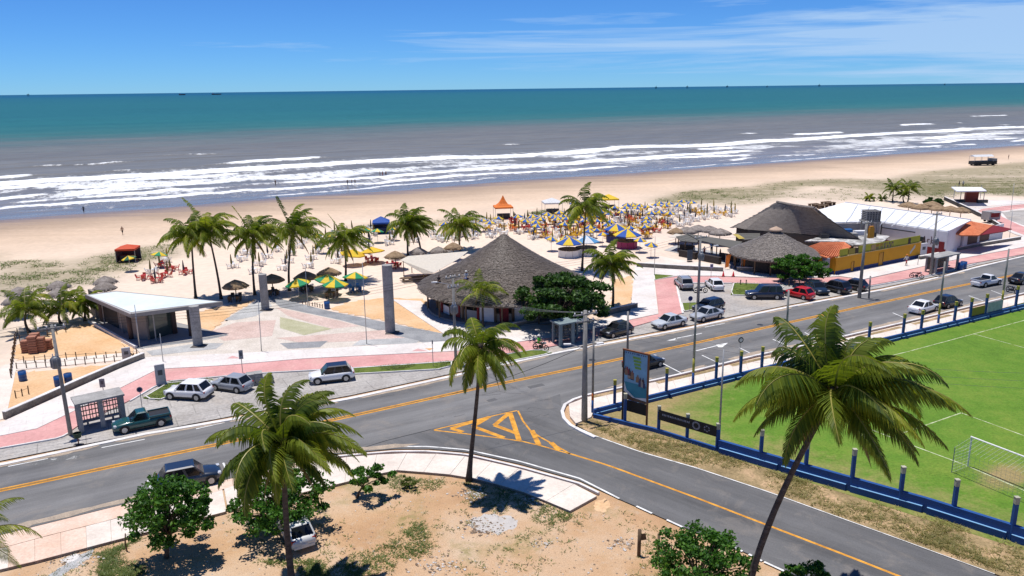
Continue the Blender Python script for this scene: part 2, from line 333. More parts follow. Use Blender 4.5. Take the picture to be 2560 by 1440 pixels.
grey_wall = plain('grey_wall', (0.34, 0.34, 0.36), 0.8, 0, 0.2, 0.7)
red_band = plain('red_band', (0.20, 0.012, 0.018), 0.7, 0, 0.2)
red_brick = plain('red_brick', (0.24, 0.052, 0.035), 0.85, 0, 0.25, 4)
black_void = plain('black_void', (0.012, 0.012, 0.013), 0.8, 0, 0.2)
taupe_wall = plain('taupe_wall', (0.235, 0.20, 0.175), 0.8, 0, 0.15)
steel = plain('steel', (0.42, 0.43, 0.44), 0.45, 0.7, 0.2)
grey_metal = plain('grey_metal', (0.33, 0.34, 0.35), 0.5, 0.2, 0.2)
dark_metal = plain('dark_metal', (0.05, 0.052, 0.056), 0.5, 0.3, 0.2)
wire_mat = plain('wire', (0.06, 0.06, 0.06), 0.6, 0, 0.1)
wire_pale = plain('wire_pale', (0.34, 0.34, 0.34), 0.5, 0.2, 0.1)
plastic_white = plain('plastic_white', (0.76, 0.75, 0.73), 0.45, 0, 0.1, 2)
plastic_red = plain('plastic_red', (0.50, 0.045, 0.03), 0.45, 0, 0.2, 2)
plastic_blue = plain('plastic_blue', (0.012, 0.075, 0.26), 0.4, 0, 0.15, 2)
plastic_yellow = plain('plastic_yellow', (0.72, 0.42, 0.02), 0.45, 0, 0.15, 2)
plastic_orange = plain('plastic_orange', (0.70, 0.16, 0.02), 0.45, 0, 0.15, 2)
def cloth(name, col):
    m, t, b, o = nmat(name); n = noise(t, pos(t), 3.0, 3)
    c = mixc(t, 1.0, col, ramp(t, n, [(0.3, 0.82), (0.7, 1.0)]), 'MULTIPLY'); t.links.new(c, b.inputs['Base Color']); b.inputs['Roughness'].default_value = 0.75
    tr = t.nodes.new('ShaderNodeBsdfTranslucent'); t.links.new(c, tr.inputs['Color'])
    ms = t.nodes.new('ShaderNodeMixShader'); ms.inputs[0].default_value = 0.25
    t.links.new(b.outputs[0], ms.inputs[1]); t.links.new(tr.outputs[0], ms.inputs[2]); t.links.new(ms.outputs[0], o.inputs[0]); return m
c_yellow = cloth('cloth_yellow', (0.82, 0.58, 0.03)); c_blue = cloth('cloth_blue', (0.025, 0.13, 0.50)); c_green = cloth('cloth_green', (0.012, 0.30, 0.13))
c_white = cloth('cloth_white', (0.76, 0.78, 0.80)); c_orange = cloth('cloth_orange', (0.82, 0.22, 0.03)); c_royal = cloth('cloth_royal', (0.02, 0.10, 0.44))
c_red = cloth('cloth_red', (0.72, 0.10, 0.035)); c_skyblue = cloth('cloth_skyblue', (0.10, 0.33, 0.62)); c_dkgreen = cloth('cloth_dark_green', (0.015, 0.13, 0.07))
c_olive = cloth('cloth_olive', (0.24, 0.20, 0.06)); c_dusk = cloth('cloth_dusk', (0.075, 0.075, 0.10)); c_cream = cloth('cloth_cream', (0.74, 0.68, 0.58))
glass = plain('car_glass', (0.010, 0.012, 0.015), 0.06, 0, 0.1, 1, 0, 0.42)
glass_pane = plain('window_glass', (0.05, 0.07, 0.065), 0.06, 0, 0.3, 0.6, 0, 0.7)
tyre = plain('tyre', (0.016, 0.016, 0.017), 0.8, 0, 0.2); rim = plain('rim', (0.45, 0.46, 0.47), 0.35, 0.6, 0.2)
trim_black = plain('trim_black', (0.02, 0.02, 0.022), 0.55, 0, 0.2)
lamp_clear = plain('lamp_clear', (0.62, 0.64, 0.66), 0.15, 0.2, 0.2); lamp_red = plain('lamp_red', (0.42, 0.012, 0.012), 0.2, 0, 0.2)
plate_mat = plain('number_plate', (0.62, 0.63, 0.62), 0.5, 0, 0.1)
skin_mat = plain('skin', (0.30, 0.16, 0.10), 0.6, 0, 0.15); hair_mat = plain('hair', (0.02, 0.015, 0.012), 0.7, 0, 0.2)

# ------------------------------------------------------------------ terrain and sea
TH = R(28.0); ES = np.array([math.cos(TH), math.sin(TH)]); EN = np.array([-math.sin(TH), math.cos(TH)])
shore_w = np.array([[p.x, p.y] for p in gp([(-300, 574), (0, 548), (400, 519), (700, 493), (1000, 475), (1280, 451), (1600, 430), (2000, 401), (2560, 362)])])
shS = shore_w @ ES; shN = shore_w @ EN
gr0 = (shN[1] - shN[0]) / (shS[1] - shS[0])
def shore_n(s):
    s = np.asarray(s, float)
    return np.interp(s, shS, shN)
def hash2(ix, iy, seed):
    h = (ix.astype(np.int64) * 374761393 + iy.astype(np.int64) * 668265263 + seed * 974634777) & 0xFFFFFFFF
    h = ((h ^ (h >> 13)) * 1274126177) & 0xFFFFFFFF
    return ((h ^ (h >> 16)) & 0xFFFF) / 65535.0
def vn(x, y, seed=0):
    x = np.asarray(x, float); y = np.asarray(y, float) + 0 * x; ix = np.floor(x); iy = np.floor(y); fx = x - ix; fy = y - iy
    fx = fx * fx * (3 - 2 * fx); fy = fy * fy * (3 - 2 * fy)
    a = hash2(ix, iy, seed); b = hash2(ix + 1, iy, seed); c = hash2(ix, iy + 1, seed); d = hash2(ix + 1, iy + 1, seed)
    return (a * (1 - fx) + b * fx) * (1 - fy) + (c * (1 - fx) + d * fx) * fy
def fbm(x, y, seed=0, o=4):
    r = 0; a = 0.5; t = 0
    for k in range(o): r = r + a * vn(x * 2 ** k, y * 2 ** k, seed + k * 17); t += a; a *= 0.55
    return r / t
def sstep(a, b, x): t = np.clip((x - a) / (b - a), 0, 1); return t * t * (3 - 2 * t)
def grid_mesh(name, X, Y, Z, attrs, mat, smooth=True):
    n, m = X.shape; V = np.stack([X, Y, Z], -1).reshape(-1, 3)
    idx = np.arange(n * m).reshape(n, m); Fq = np.stack([idx[:-1, :-1], idx[1:, :-1], idx[1:, 1:], idx[:-1, 1:]], -1).reshape(-1, 4)
    me = bpy.data.meshes.new(name); me.from_pydata(V.tolist(), [], Fq.tolist())
    for k, a in attrs.items():
        at = me.attributes.new(k, 'FLOAT', 'POINT'); at.data.foreach_set('value', np.ascontiguousarray(a, dtype=np.float32).ravel())
    me.materials.append(mat)
    if smooth: me.polygons.foreach_set('use_smooth', [True] * len(me.polygons))
    me.update(); return link(name, me)
def attr(t, name): n = t.nodes.new('ShaderNodeAttribute'); n.attribute_name = name; return n.outputs['Fac']

# dry soil under everything on the land side
m, t, b, o = nmat('soil'); P = pos(t)
n = noise(t, P, 0.16, 7, 0.62, 0.4); n2 = noise(t, P, 1.7, 5, 0.65); n3 = noise(t, P, 14, 3, 0.7)
c = ramp(t, n, [(0.25, (0.40, 0.235, 0.125)), (0.45, (0.51, 0.325, 0.185)), (0.6, (0.56, 0.40, 0.265)), (0.8, (0.60, 0.47, 0.35))])
c = mixc(t, ramp(t, n2, [(0.55, 0.0), (0.75, 0.55)]), c, (0.50, 0.42, 0.33))
gmask = mth(t, 'MULTIPLY', ramp(t, noise(t, P, 0.11, 6, 0.6), [(0.52, 0.0), (0.64, 1.0)]), ramp(t, noise(t, P, 2.2, 5, 0.7), [(0.38, 0.1), (0.6, 0.95)]))
c = mixc(t, gmask, c, (0.235, 0.21, 0.075))
c = mixc(t, 1.0, c, ramp(t, n3, [(0.3, 0.68), (0.55, 1.0), (0.8, 1.12)]), 'MULTIPLY')
t.links.new(c, b.inputs['Base Color']); b.inputs['Roughness'].default_value = 0.95; b.inputs['Specular IOR Level'].default_value = 0.1
bump(t, b, mth(t, 'ADD', n3, mth(t, 'MULTIPLY', n2, 1.5)), 0.8, 0.05)
mb = MB(); q = [(-900, -80), (1500, -80), (1500, 360), (600, 300), (-900, -20)]
mb.face([(-700, -60, -0.08), (1600, -60, -0.08), (1600, 700, -0.08), (640, 420, -0.08), (-60, 150, -0.08), (-700, -120, -0.08)])
struct(mb.build('ground', m))

# beach: grid in shore coordinates, d = metres inland of the waterline
VEG = [([(0, 655), (130, 648), (155, 665), (140, 695), (60, 712), (0, 712)], 0.75), ([(0, 716), (120, 702), (200, 693), (285, 690), (295, 700), (200, 716), (100, 732), (0, 740)], 0.6),
       ([(150, 685), (220, 645), (300, 630), (440, 606), (440, 640), (350, 655), (330, 674), (230, 690)], 0.9), ([(1620, 506), (1700, 480), (1865, 466), (1855, 478), (1795, 496), (1700, 507)], 0.85),
       ([(1750, 508), (1840, 482), (1900, 462), (1970, 452), (2120, 446), (2240, 452), (2300, 466), (2340, 500), (2300, 485), (2200, 478), (2060, 464), (2000, 470), (1960, 490), (1900, 508), (1830, 512)], 0.8),
       ([(2215, 448), (2300, 430), (2440, 418), (2480, 411), (2620, 398), (2620, 492), (2400, 482), (2350, 503), (2290, 482), (2235, 460)], 0.7),
       ([(2230, 452), (2620, 448), (2620, 495), (2400, 482), (2350, 508), (2300, 484)], 1.0), ([(1325, 532), (1380, 521), (1398, 530), (1350, 542)], 0.8),
       ([(890, 563), (1000, 556), (1110, 550), (1240, 540), (1240, 549), (1100, 564), (890, 574)], 0.55), ([(1960, 492), (2080, 470), (2300, 486), (2280, 500), (2080, 500)], 0.38)]
s = np.arange(-320, 900.1, 2.5); dd = np.r_[np.arange(-44, 60, 2.0), np.arange(60, 139.1, 2.5)]
SS, DD = np.meshgrid(s, dd, indexing='ij'); n0 = shore_n(SS); NN = n0 - DD
BX = SS * ES[0] + NN * EN[0]; BY = SS * ES[1] + NN * EN[1]
BZ = -0.03 - 0.011 * np.clip(14 - DD, 0, 60)
vx, vy = BX, BY; dep = vx * Fv[0] + vy * Fv[1] - CAMH * Fv[2]; vis = dep > 5; dep = np.where(vis, dep, 1e9)
PX = 1280 + FPX * (vx * Rv[0] + vy * Rv[1] - CAMH * Rv[2]) / dep; PY = 720 - FPX * (vx * Uv[0] + vy * Uv[1] - CAMH * Uv[2]) / dep
veg = np.zeros_like(BX)
for poly, a in VEG:
    xs = [p[0] for p in poly]; ys = [p[1] for p in poly]
    I = np.argwhere((PX > min(xs)) & (PX < max(xs)) & (PY > min(ys)) & (PY < max(ys)) & vis)
    for i, j in I:
        if inside(PX[i, j], PY[i, j], poly): veg[i, j] = max(veg[i, j], a)
# beyond the frame the dune grass goes on in patches at the back of the beach
out = (PX < -20) | (PX > 2600); vegn = fbm(SS / 40, DD / 18, 5)
veg = np.where(out & (DD > 45) & (DD < 150), sstep(0.5, 0.62, vegn) * 0.8, veg)
k = np.array([1, 2, 1]) / 4
for _ in range(2):
    veg = np.apply_along_axis(lambda r: np.convolve(r, k, 'same'), 0, veg); veg = np.apply_along_axis(lambda r: np.convolve(r, k, 'same'), 1, veg)
m, t, b, o = nmat('beach_sand'); P = pos(t); d = attr(t, 'd'); vg = attr(t, 'veg')
n = noise(t, P, 0.05, 6, 0.6, 0.3); n2 = noise(t, P, 0.9, 5, 0.65); n3 = noise(t, P, 5.5, 3, 0.7)
mpn = t.nodes.new('ShaderNodeMapping'); mpn.inputs['Rotation'].default_value = (0, 0, -TH); mpn.inputs['Scale'].default_value = (0.03, 0.25, 1); t.links.new(P, mpn.inputs[0])
ns = noise(t, mpn.outputs[0], 1.0, 5, 0.6)
dn = mth(t, 'ADD', d, mth(t, 'MULTIPLY', mth(t, 'SUBTRACT', ns, 0.5), 22))
c = ramp(t, mth(t, 'DIVIDE', dn, 150), [(0.0, (0.245, 0.175, 0.125)), (0.05, (0.33, 0.238, 0.168)), (0.13, (0.44, 0.325, 0.23)), (0.21, (0.60, 0.45, 0.32)), (0.40, (0.68, 0.545, 0.42)), (0.65, (0.71, 0.58, 0.475)), (0.84, (0.70, 0.56, 0.45)), (1.0, (0.64, 0.48, 0.34))])
c = mixc(t, 1.0, c, ramp(t, n, [(0.3, 0.88), (0.7, 1.06)]), 'MULTIPLY')
c = mixc(t, 1.0, c, ramp(t, n2, [(0.35, 0.90), (0.65, 1.03)]), 'MULTIPLY')
vmask = mth(t, 'MULTIPLY', vg, ramp(t, mth(t, 'ADD', mth(t, 'MULTIPLY', ns, 0.5), mth(t, 'MULTIPLY', noise(t, P, 0.55, 6, 0.72), 0.5)), [(0.34, 0.25), (0.50, 1.0)]))
c = mixc(t, mth(t, 'MULTIPLY', vmask, 0.95), c, mixc(t, noise(t, P, 0.2, 4), (0.085, 0.092, 0.030), (0.19, 0.165, 0.065)))
t.links.new(c, b.inputs['Base Color']); b.inputs['Specular IOR Level'].default_value = 0.35
t.links.new(ramp(t, mth(t, 'DIVIDE', dn, 60), [(0.0, 0.28), (0.10, 0.5), (0.25, 0.95)]), b.inputs['Roughness'])
bump(t, b, mth(t, 'ADD', mth(t, 'MULTIPLY', n2, 1.0), mth(t, 'MULTIPLY', n3, 0.6)), 0.7, 0.08)
beach = struct(grid_mesh('beach_sand', BX, BY, BZ, {'d': DD, 'veg': veg}, m))

# sea: one sheet to the horizon, w = metres seaward of the waterline, breaker ridges with foam
s = np.r_[-70000, -20000, -5000, -1500, -600, np.arange(-400, 1000.1, 3.2), 1600, 4000, 12000, 30000, 70000]
w = np.r_[-8, -4, np.arange(-1, 240, 1.4), np.arange(241, 440, 8.0), 470, 550, 700, 1000, 1600, 2600, 4500, 9000, 20000, 45000, 70000]
SS, WW = np.meshgrid(s, w, indexing='ij'); NN = shore_n(SS) + WW
X = SS * ES[0] + NN * EN[0]; Y = SS * ES[1] + NN * EN[1]
foam = np.zeros_like(X); Z = np.full_like(X, -0.19)
near = sstep(1000, 800, np.abs(SS)) * sstep(290, 240, WW)
BANDS = [(88, 7.0, 18, 1.2, 0.22, 0.75, 1), (66, 3.5, 13, 1.1, 0.44, 0.4, 2), (46, 3.2, 13, 1.1, 0.40, 0.4, 3), (31, 2.8, 11, 1.05, 0.40, 0.3, 4), (20, 2.2, 7, 1.0, 0.38, 0.2, 5),
         (12, 1.4, 3.5, 0.9, 0.46, 0.12, 6), (5, 1.0, 1.8, 0.8, 0.50, 0.0, 7), (114, 4.0, 12, 1.0, 0.52, 0.6, 8), (140, 3.5, 8, 1.0, 0.58, 0.6, 9), (172, 3.2, 6, 0.95, 0.60, 0.5, 10), (205, 3.0, 5, 0.9, 0.64, 0.4, 11)]
for wc, wf, wt, am, th, hgt, sd_ in BANDS:
    cen = wc + 34 * (fbm(SS / 150 + 3, sd_ * 7.7, sd_) - 0.5) * min(1, wc / 30) + (16 * (fbm(SS / 38, sd_ * 3.1, sd_ + 40) - 0.5) + 9 * (fbm(SS / 11, sd_ * 4.1, sd_ + 50) - 0.5)) * min(1, wc / 15)
    pn_ = fbm(SS / 62, sd_ * 5.3, sd_ + 80, 4); pr = sstep(th, th + 0.13, pn_); u = WW - cen
    wfv = wf * (0.35 + 1.2 * pr * fbm(SS / 24, sd_ * 2.2, sd_ + 60)); ln_ = 0.35 + 0.9 * fbm(SS / 6, WW / 12, sd_ + 120)
    core = np.where(u < 0, np.exp(-(u / wfv) ** 2), np.maximum(np.exp(-(u / (wfv * 1.3)) ** 2), np.exp(-np.clip(u, 0, None) / wt) * ln_ * 0.72))
    foam = np.maximum(foam, core * pr * am * near); Z += hgt * np.exp(-((u - 1.5) / 3.2) ** 2) * (0.45 + 0.55 * pr) * near
lace = sstep(0.30, 0.58, fbm(SS / 22, WW / 14, 200)) * np.exp(-((WW - 52) / 40) ** 2) * 0.80 * near
lace *= 0.75 + 0.25 * sstep(150, -80, SS)
foam = np.maximum(foam, lace); foam *= sstep(0, 3, WW)
Z = np.where(WW < 0.5, np.minimum(Z, -0.19), Z); Z = np.where(WW > 2000, -0.19, Z)
m, t, b, o = nmat('sea_water'); P = pos(t); wv = attr(t, 'w'); fo = attr(t, 'foam')
mpn = t.nodes.new('ShaderNodeMapping'); mpn.inputs['Rotation'].default_value = (0, 0, -TH); t.links.new(P, mpn.inputs[0])
def aniso(sx_, sy_, det=5, r=0.6):
    q = t.nodes.new('ShaderNodeMapping'); q.inputs['Scale'].default_value = (sx_, sy_, 1); t.links.new(mpn.outputs[0], q.inputs[0]); return noise(t, q.outputs[0], 1.0, det, r)
nl = aniso(0.006, 0.03, 5); nm = aniso(0.05, 0.22, 5); nf = aniso(0.42, 0.13, 6, 0.8); ns2 = aniso(0.0025, 0.02, 4)
wj = mth(t, 'ADD', wv, mth(t, 'MULTIPLY', mth(t, 'SUBTRACT', nl, 0.5), 240))
c = ramp(t, mth(t, 'DIVIDE', wj, 1000), [(0.0, (0.21, 0.185, 0.16)), (0.03, (0.185, 0.17, 0.15)), (0.12, (0.165, 0.155, 0.128)), (0.22, (0.155, 0.142, 0.108)), (0.30, (0.125, 0.135, 0.105)), (0.44, (0.038, 0.128, 0.100)), (0.60, (0.020, 0.120, 0.102)), (1.0, (0.016, 0.110, 0.102))])
c = mixc(t, ramp(t, mth(t, 'DIVIDE', wv, 12000), [(0.15, 0.0), (0.9, 1.0)]), c, (0.006, 0.075, 0.125))
c = mixc(t, 1.0, c, ramp(t, nm, [(0.3, 0.80), (0.7, 1.18)]), 'MULTIPLY')
c = mixc(t, 1.0, c, ramp(t, ns2, [(0.3, 0.90), (0.7, 1.10)]), 'MULTIPLY')
fl = mth(t, 'ADD', mth(t, 'MULTIPLY', nf, 0.72), mth(t, 'MULTIPLY', nm, 0.28))
fm = ramp(t, mth(t, 'ADD', mth(t, 'MULTIPLY', fo, 1.0), mth(t, 'MULTIPLY', mth(t, 'SUBTRACT', nf, 0.5), 2.0)), [(0.33, 0.0), (0.62, 1.0)])
fm = mth(t, 'MULTIPLY', fm, ramp(t, fo, [(0.05, 0.0), (0.25, 0.42), (0.6, 0.70), (0.85, 1.0)]))
wc_ = ramp(t, mth(t, 'ADD', aniso(0.03, 0.10, 4, 0.65), mth(t, 'MULTIPLY', nf, 0.12)), [(0.805, 0.0), (0.825, 0.65)])
fm = mth(t, 'MAXIMUM', fm, mth(t, 'MULTIPLY', wc_, ramp(t, mth(t, 'DIVIDE', wv, 1500), [(0.1, 0.0), (0.14, 1.0), (0.8, 0.4), (1.0, 0.0)])))
c = mixc(t, fm, c, (0.80, 0.83, 0.85))
t.links.new(c, b.inputs['Base Color'])
t.links.new(mixc(t, fm, ramp(t, mth(t, 'DIVIDE', wv, 60), [(0.0, 0.12), (0.25, 0.25), (1.0, 0.36)]), 0.9), b.inputs['Roughness'])
b.inputs['IOR'].default_value = 1.33
t.links.new(mixc(t, fm, ramp(t, mth(t, 'DIVIDE', wv, 400), [(0.0, 0.45), (0.4, 0.26), (1.0, 0.14)]), 0.1), b.inputs['Specular IOR Level'])
bh = mth(t, 'ADD', mth(t, 'MULTIPLY', nm, 1.2), mth(t, 'MULTIPLY', nf, 0.35))
bn = t.nodes.new('ShaderNodeBump'); bn.inputs['Distance'].default_value = 0.55; bn.inputs['Strength'].default_value = 0.75
t.links.new(bh, bn.inputs['Height']); t.links.new(bn.outputs[0], b.inputs['Normal'])
sea = struct(grid_mesh('sea', X, Y, Z, {'w': WW, 'foam': foam}, m))

# ------------------------------------------------------------------ roads, pavements, plaza
FK = [(-400, 1236), (0, 1161), (362, 1084), (600, 1044), (872, 996), (1147, 936), (1255, 911), (1412, 877), (1525, 857), (1720, 820), (1970, 767), (2200, 725), (2360, 690), (2440, 668), (2560, 640), (2800, 590)]
CL = [(-400, 1306), (0, 1226), (257, 1171), (482, 1124), (895, 1036), (1172, 975), (1457, 917), (1740, 857), (2045, 790), (2357, 723), (2548, 685), (2760, 640)]
NEL = [(-400, 1434), (0, 1337), (350, 1250), (600, 1190), (825, 1136), (985, 1122), (1072, 1122), (1167, 1130), (1300, 1160), (1450, 1202), (1547, 1247), (1630, 1283), (1707, 1317), (1830, 1366), (1960, 1425), (2160, 1520)]
NER = [(2640, 1500), (2485, 1437), (2225, 1342), (1920, 1232), (1740, 1172), (1600, 1132), (1487, 1092), (1432, 1067), (1410, 1045), (1405, 1025), (1415, 1005), (1455, 989), (1555, 967), (1702, 934), (1887, 888), (2035, 857), (2276, 801), (2560, 732), (2800, 676)]
main_road = sheet('road', FK[::-1] + NEL + NER, 0.0, asphalt)
sheet('side_road', [(1075, 1073), (1180, 1048), (1290, 1022), (1400, 985), (1405, 1024), (1410, 1045), (1432, 1067), (1487, 1091), (1600, 1131), (1740, 1171), (1920, 1231), (2225, 1341), (2485, 1436), (2640, 1499), (2160, 1519), (1960, 1424), (1830, 1365), (1707, 1316), (1547, 1246), (1450, 1201), (1300, 1159), (1167, 1129), (1072, 1121), (985, 1121), (870, 1128), (960, 1104)], 0.004, asphalt_new)
# painted markings
def marking(name, mb, mat): return struct(mb.build(name, mat))
clw = [(p.x, p.y) for p in gp(CL, 0.008)]; clw = interp(clw, 60)
mb = MB(); strip_mb(mb, clw, 0.16, 0.008, 0, 0.21); strip_mb(mb, clw, 0.16, 0.008, 0, -0.21); marking('centre_line', mb, yellow_paint)
mb = MB(); strip_mb(mb, clw, 0.2, 0.0085, 0, 0.0); marking('centre_line_wash', mb, ochre_paint)
sc = interp([(p.x, p.y) for p in gp([(1425, 1134), (1520, 1163), (1740, 1244), (1935, 1319), (2115, 1388), (2247, 1440), (2420, 1510)], 0.008)], 30)
mb = MB(); strip_mb(mb, sc, 0.2, 0.008); marking('side_centre_line', mb, yellow_paint)
mb = MB(); strip_mb(mb, interp([(p.x, p.y) for p in gp(NER[1:8], 0.008)], 30), 0.14, 0.008, 0, -0.18)
strip_mb(mb, interp([(p.x, p.y) for p in gp([(870, 1124), (985, 1116), (1072, 1116), (1167, 1124), (1300, 1153), (1450, 1196), (1548, 1246)], 0.008)], 30), 0.16, 0.008)
for a, b_ in (((1591, 1265), (1630, 1283)), ((1667, 1299), (1708, 1318)), ((1765, 1340), (1778, 1346)), ((1808, 1357), (1856, 1378)), ((1872, 1385), (1905, 1402)), ((1910, 1404), (1960, 1427))):
    strip_mb(mb, [(p.x, p.y) for p in gp([a, b_], 0.008)], 0.16, 0.008)
marking('edge_line', mb, white_paint)
mb = MB()
for a, b_ in (((254, 1119), (362, 1098)), ((490, 1072), (562, 1056)), ((968, 975), (1030, 962)), ((1762, 818), (1812, 808)), ((20, 1166), (120, 1146))):
    strip_mb(mb, [(p.x, p.y) for p in gp([a, b_], 0.008)], 0.12, 0.008)
for a, b_ in (((370, 1200), (380, 1228)), ((558, 1157), (568, 1178)), ((1658, 909), (1704, 933)), ((1755, 888), (1800, 909)), ((1848, 869), (1886, 888)), ((1932, 848), (1980, 869)), ((2012, 831), (2040, 846)), ((2232, 782), (2275, 800)), ((2422, 739), (2458, 752)), ((2478, 726), (2520, 742)), ((2540, 690), (2590, 712))):
    strip_mb(mb, [(p.x, p.y) for p in gp([a, b_], 0.008)], 0.14, 0.008)
marking('parking_line', mb, white_paint)
mb = MB(); strip_mb(mb, [(p.x, p.y) for p in gp([(80, 1160), (130, 1150), (200, 1139)], 0.008)], 0.9, 0.0075); marking('worn_paint', mb, worn_white)
def arrow(shaft, head):
    mb = MB(); strip_mb(mb, [(p.x, p.y) for p in gp(shaft, 0.008)], 0.16, 0.008); mb.face(gp(head, 0.008)); marking('lane_arrow', mb, white_paint)
arrow([(1755, 833), (1690, 846)], [(1666, 852), (1697, 843), (1686, 849), (1694, 850)])
arrow([(1740, 877), (1792, 864)], [(1790, 862), (1820, 857), (1806, 868), (1796, 868)])
def zpx(pts): return [(p.x, p.y) for p in gp([(1100 + x / 4, 760 + y / 4) for x, y in pts], 0.008)]
mb = MB()
for pts, wd in (([(-60, 1258), (120, 1215), (480, 1130), (700, 1080), (770, 1066)], 0.16), ([(-60, 1262), (280, 1300), (560, 1335), (820, 1372), (1020, 1420), (1180, 1465), (1300, 1498)], 0.16), ([(780, 1068), (830, 1170), (900, 1260), (1000, 1330), (1150, 1410), (1300, 1498)], 0.16)):
    strip_mb(mb, zpx(pts), wd, 0.008)
zk_ = 0.0085
for pts in ([(500, 1128), (110, 1244)], [(110, 1244), (230, 1280)], [(470, 1142), (330, 1224)], [(330, 1224), (640, 1338)], [(690, 1092), (545, 1212)], [(545, 1212), (770, 1296)], [(700, 1088), (790, 1362)], [(918, 1262), (990, 1412)], [(1110, 1384), (1190, 1462)]):
    zk_ += 0.0009; strip_mb(mb, zpx(pts), 0.42, zk_)
marking('hatched_island', mb, yellow_paint)
# tar seams and cracks in the old asphalt
mb = MB(); strip_mb(mb, [(p.x, p.y) for p in gp([(880, 1128), (960, 1103), (1076, 1074)], 0.006)], 0.10, 0.0065)
for k in range(10):
    x, y = rnd.uniform(900, 1500), rnd.uniform(985, 1050); pts = [(x, y)]
    for j in range(rnd.randint(2, 5)): pts.append((pts[-1][0] + rnd.uniform(8, 34), pts[-1][1] + rnd.uniform(-7, 6)))
    strip_mb(mb, [(p.x, p.y) for p in gp(pts, 0.006)], 0.035, 0.0065)
marking('tar_seam', mb, plain('tar', (0.03, 0.03, 0.032), 0.8))
mb = MB()
for x, y, l, w_ in ((1010, 1012, 2.4, 0.5), (1340, 965, 1.6, 0.6), (1860, 832, 2.8, 0.7), (1230, 1000, 0.9, 0.5)):
    p = G(x, y); a_ = R(29 + rnd.uniform(-6, 6)) if y < 1140 or x < 900 else R(-43); mb.box((p.x, p.y, 0.0), (l, w_, 0.012), 0, a_)
marking('road_patch', mb, plain('patch_tar', (0.115, 0.114, 0.115), 0.85, 0, 0.3, 2))
for x, y in ((760, 1060), (1480, 900), (1900, 812)):
    p = G(x, y); struct(MB().lathe([(0.0, 0.014), (0.34, 0.014), (0.36, 0.0)], 18).build('manhole_cover', dark_metal, None, False, (p.x, p.y, 0)))
# kerbs
def kerb(name, px, h=0.13, w=0.22, mat=kerb_white, n=40, o=0.0):
    pts = interp([(p.x, p.y) for p in gp(px, h)], n); mb = MB(); a = offs(pts, o + w / 2); b2 = offs(pts, o - w / 2)
    for i in range(len(pts) - 1):
        q = [b2[i], b2[i + 1], a[i + 1], a[i]]; mb.prism(q, -0.03, h + (i % 2) * 0.004)
    return struct(mb.build(name, mat))
kerb('kerb', FK, 0.05, 0.45, kerb_white, 110)
kerb('kerb', [(825, 1141), (985, 1127), (1072, 1127), (1167, 1135), (1300, 1166), (1450, 1208), (1497, 1231)], 0.13, 0.2, kerb_white, 24)
kerb('kerb', NER[6:] , 0.13, 0.28, kerb_white, 70)
# far side: parking strip, cycle path, promenade
sheet('parking_strip', [(-400, 1226), (0, 1152), (150, 1122), (600, 1036), (872, 989), (1147, 930), (1340, 890), (1525, 850), (1720, 814), (1970, 762), (2200, 720), (2360, 686), (2440, 664), (2600, 628), (2600, 606), (2418, 640), (2319, 664), (2158, 698), (2035, 701), (1905, 699), (1830, 706), (1690, 706), (1707, 780), (1640, 800), (1575, 815), (1340, 875), (1135, 905), (880, 915), (640, 925), (560, 930), (420, 945), (380, 960), (320, 1000), (195, 1060), (150, 1088), (0, 1115), (-400, 1190)], 0.012, parking)
PINK1 = [(-400, 1158), (0, 1090), (92, 1072), (212, 1015), (387, 927), (415, 922), (560, 914), (760, 897), (1200, 875), (1275, 858), (1420, 838), (1575, 800), (1647, 785)]
PINK1b = [(1707, 782), (1640, 800), (1587, 815), (1420, 858), (1330, 874), (1135, 901), (882, 918), (640, 931), (420, 951), (390, 962), (325, 1000), (200, 1060), (172, 1080), (150, 1092), (0, 1118), (-400, 1192)]
sheet('cycle_path', PINK1 + [(1637, 700), (1695, 691), (1785, 691), (1905, 695), (2035, 696), (2100, 692), (2158, 700), (2319, 664), (2418, 644), (2560, 618), (2700, 594), (2700, 612), (2560, 635), (2418, 660), (2319, 687), (2158, 716), (2100, 712), (2035, 709), (1905, 709), (1830, 706), (1690, 706), (1707, 782)] + PINK1b[1:], 0.10, pink_path, -0.04)
sheet('promenade', [(-400, 1140), (10, 1052), (362, 893), (560, 884), (760, 874), (1130, 852), (1140, 800), (1250, 808), (1420, 815), (1575, 785), (1582, 720), (1588, 664), (1810, 672), (2043, 680), (2090, 680), (2300, 640), (2361, 630), (2560, 590), (2700, 566), (2700, 594), (2560, 617), (2418, 643), (2319, 663), (2158, 698), (2100, 690), (2035, 694), (1905, 693), (1785, 689), (1695, 689), (1636, 699), (1646, 784), (1575, 799), (1420, 837), (1275, 857), (1200, 874), (760, 896), (560, 913), (415, 921), (387, 926), (212, 1014), (92, 1071), (0, 1089), (-400, 1157)], 0.12, concrete_pale, -0.04)
kerb('kerb', [(0, 1119), (150, 1093), (172, 1081)], 0.13, 0.16, kerb_white, 8); kerb('kerb', [(325, 1001), (390, 963), (420, 952), (640, 932), (882, 919), (1135, 902)], 0.13, 0.14, kerb_white, 30)
kerb('kerb', [(1690, 706), (1707, 782)], 0.14, 0.25, kerb_white, 6); kerb('kerb', [(1690, 706), (1830, 707)], 0.14, 0.2, kerb_white, 6); kerb('kerb', [(2035, 711), (2158, 718), (2319, 689), (2440, 658)], 0.13, 0.16, kerb_white, 14)
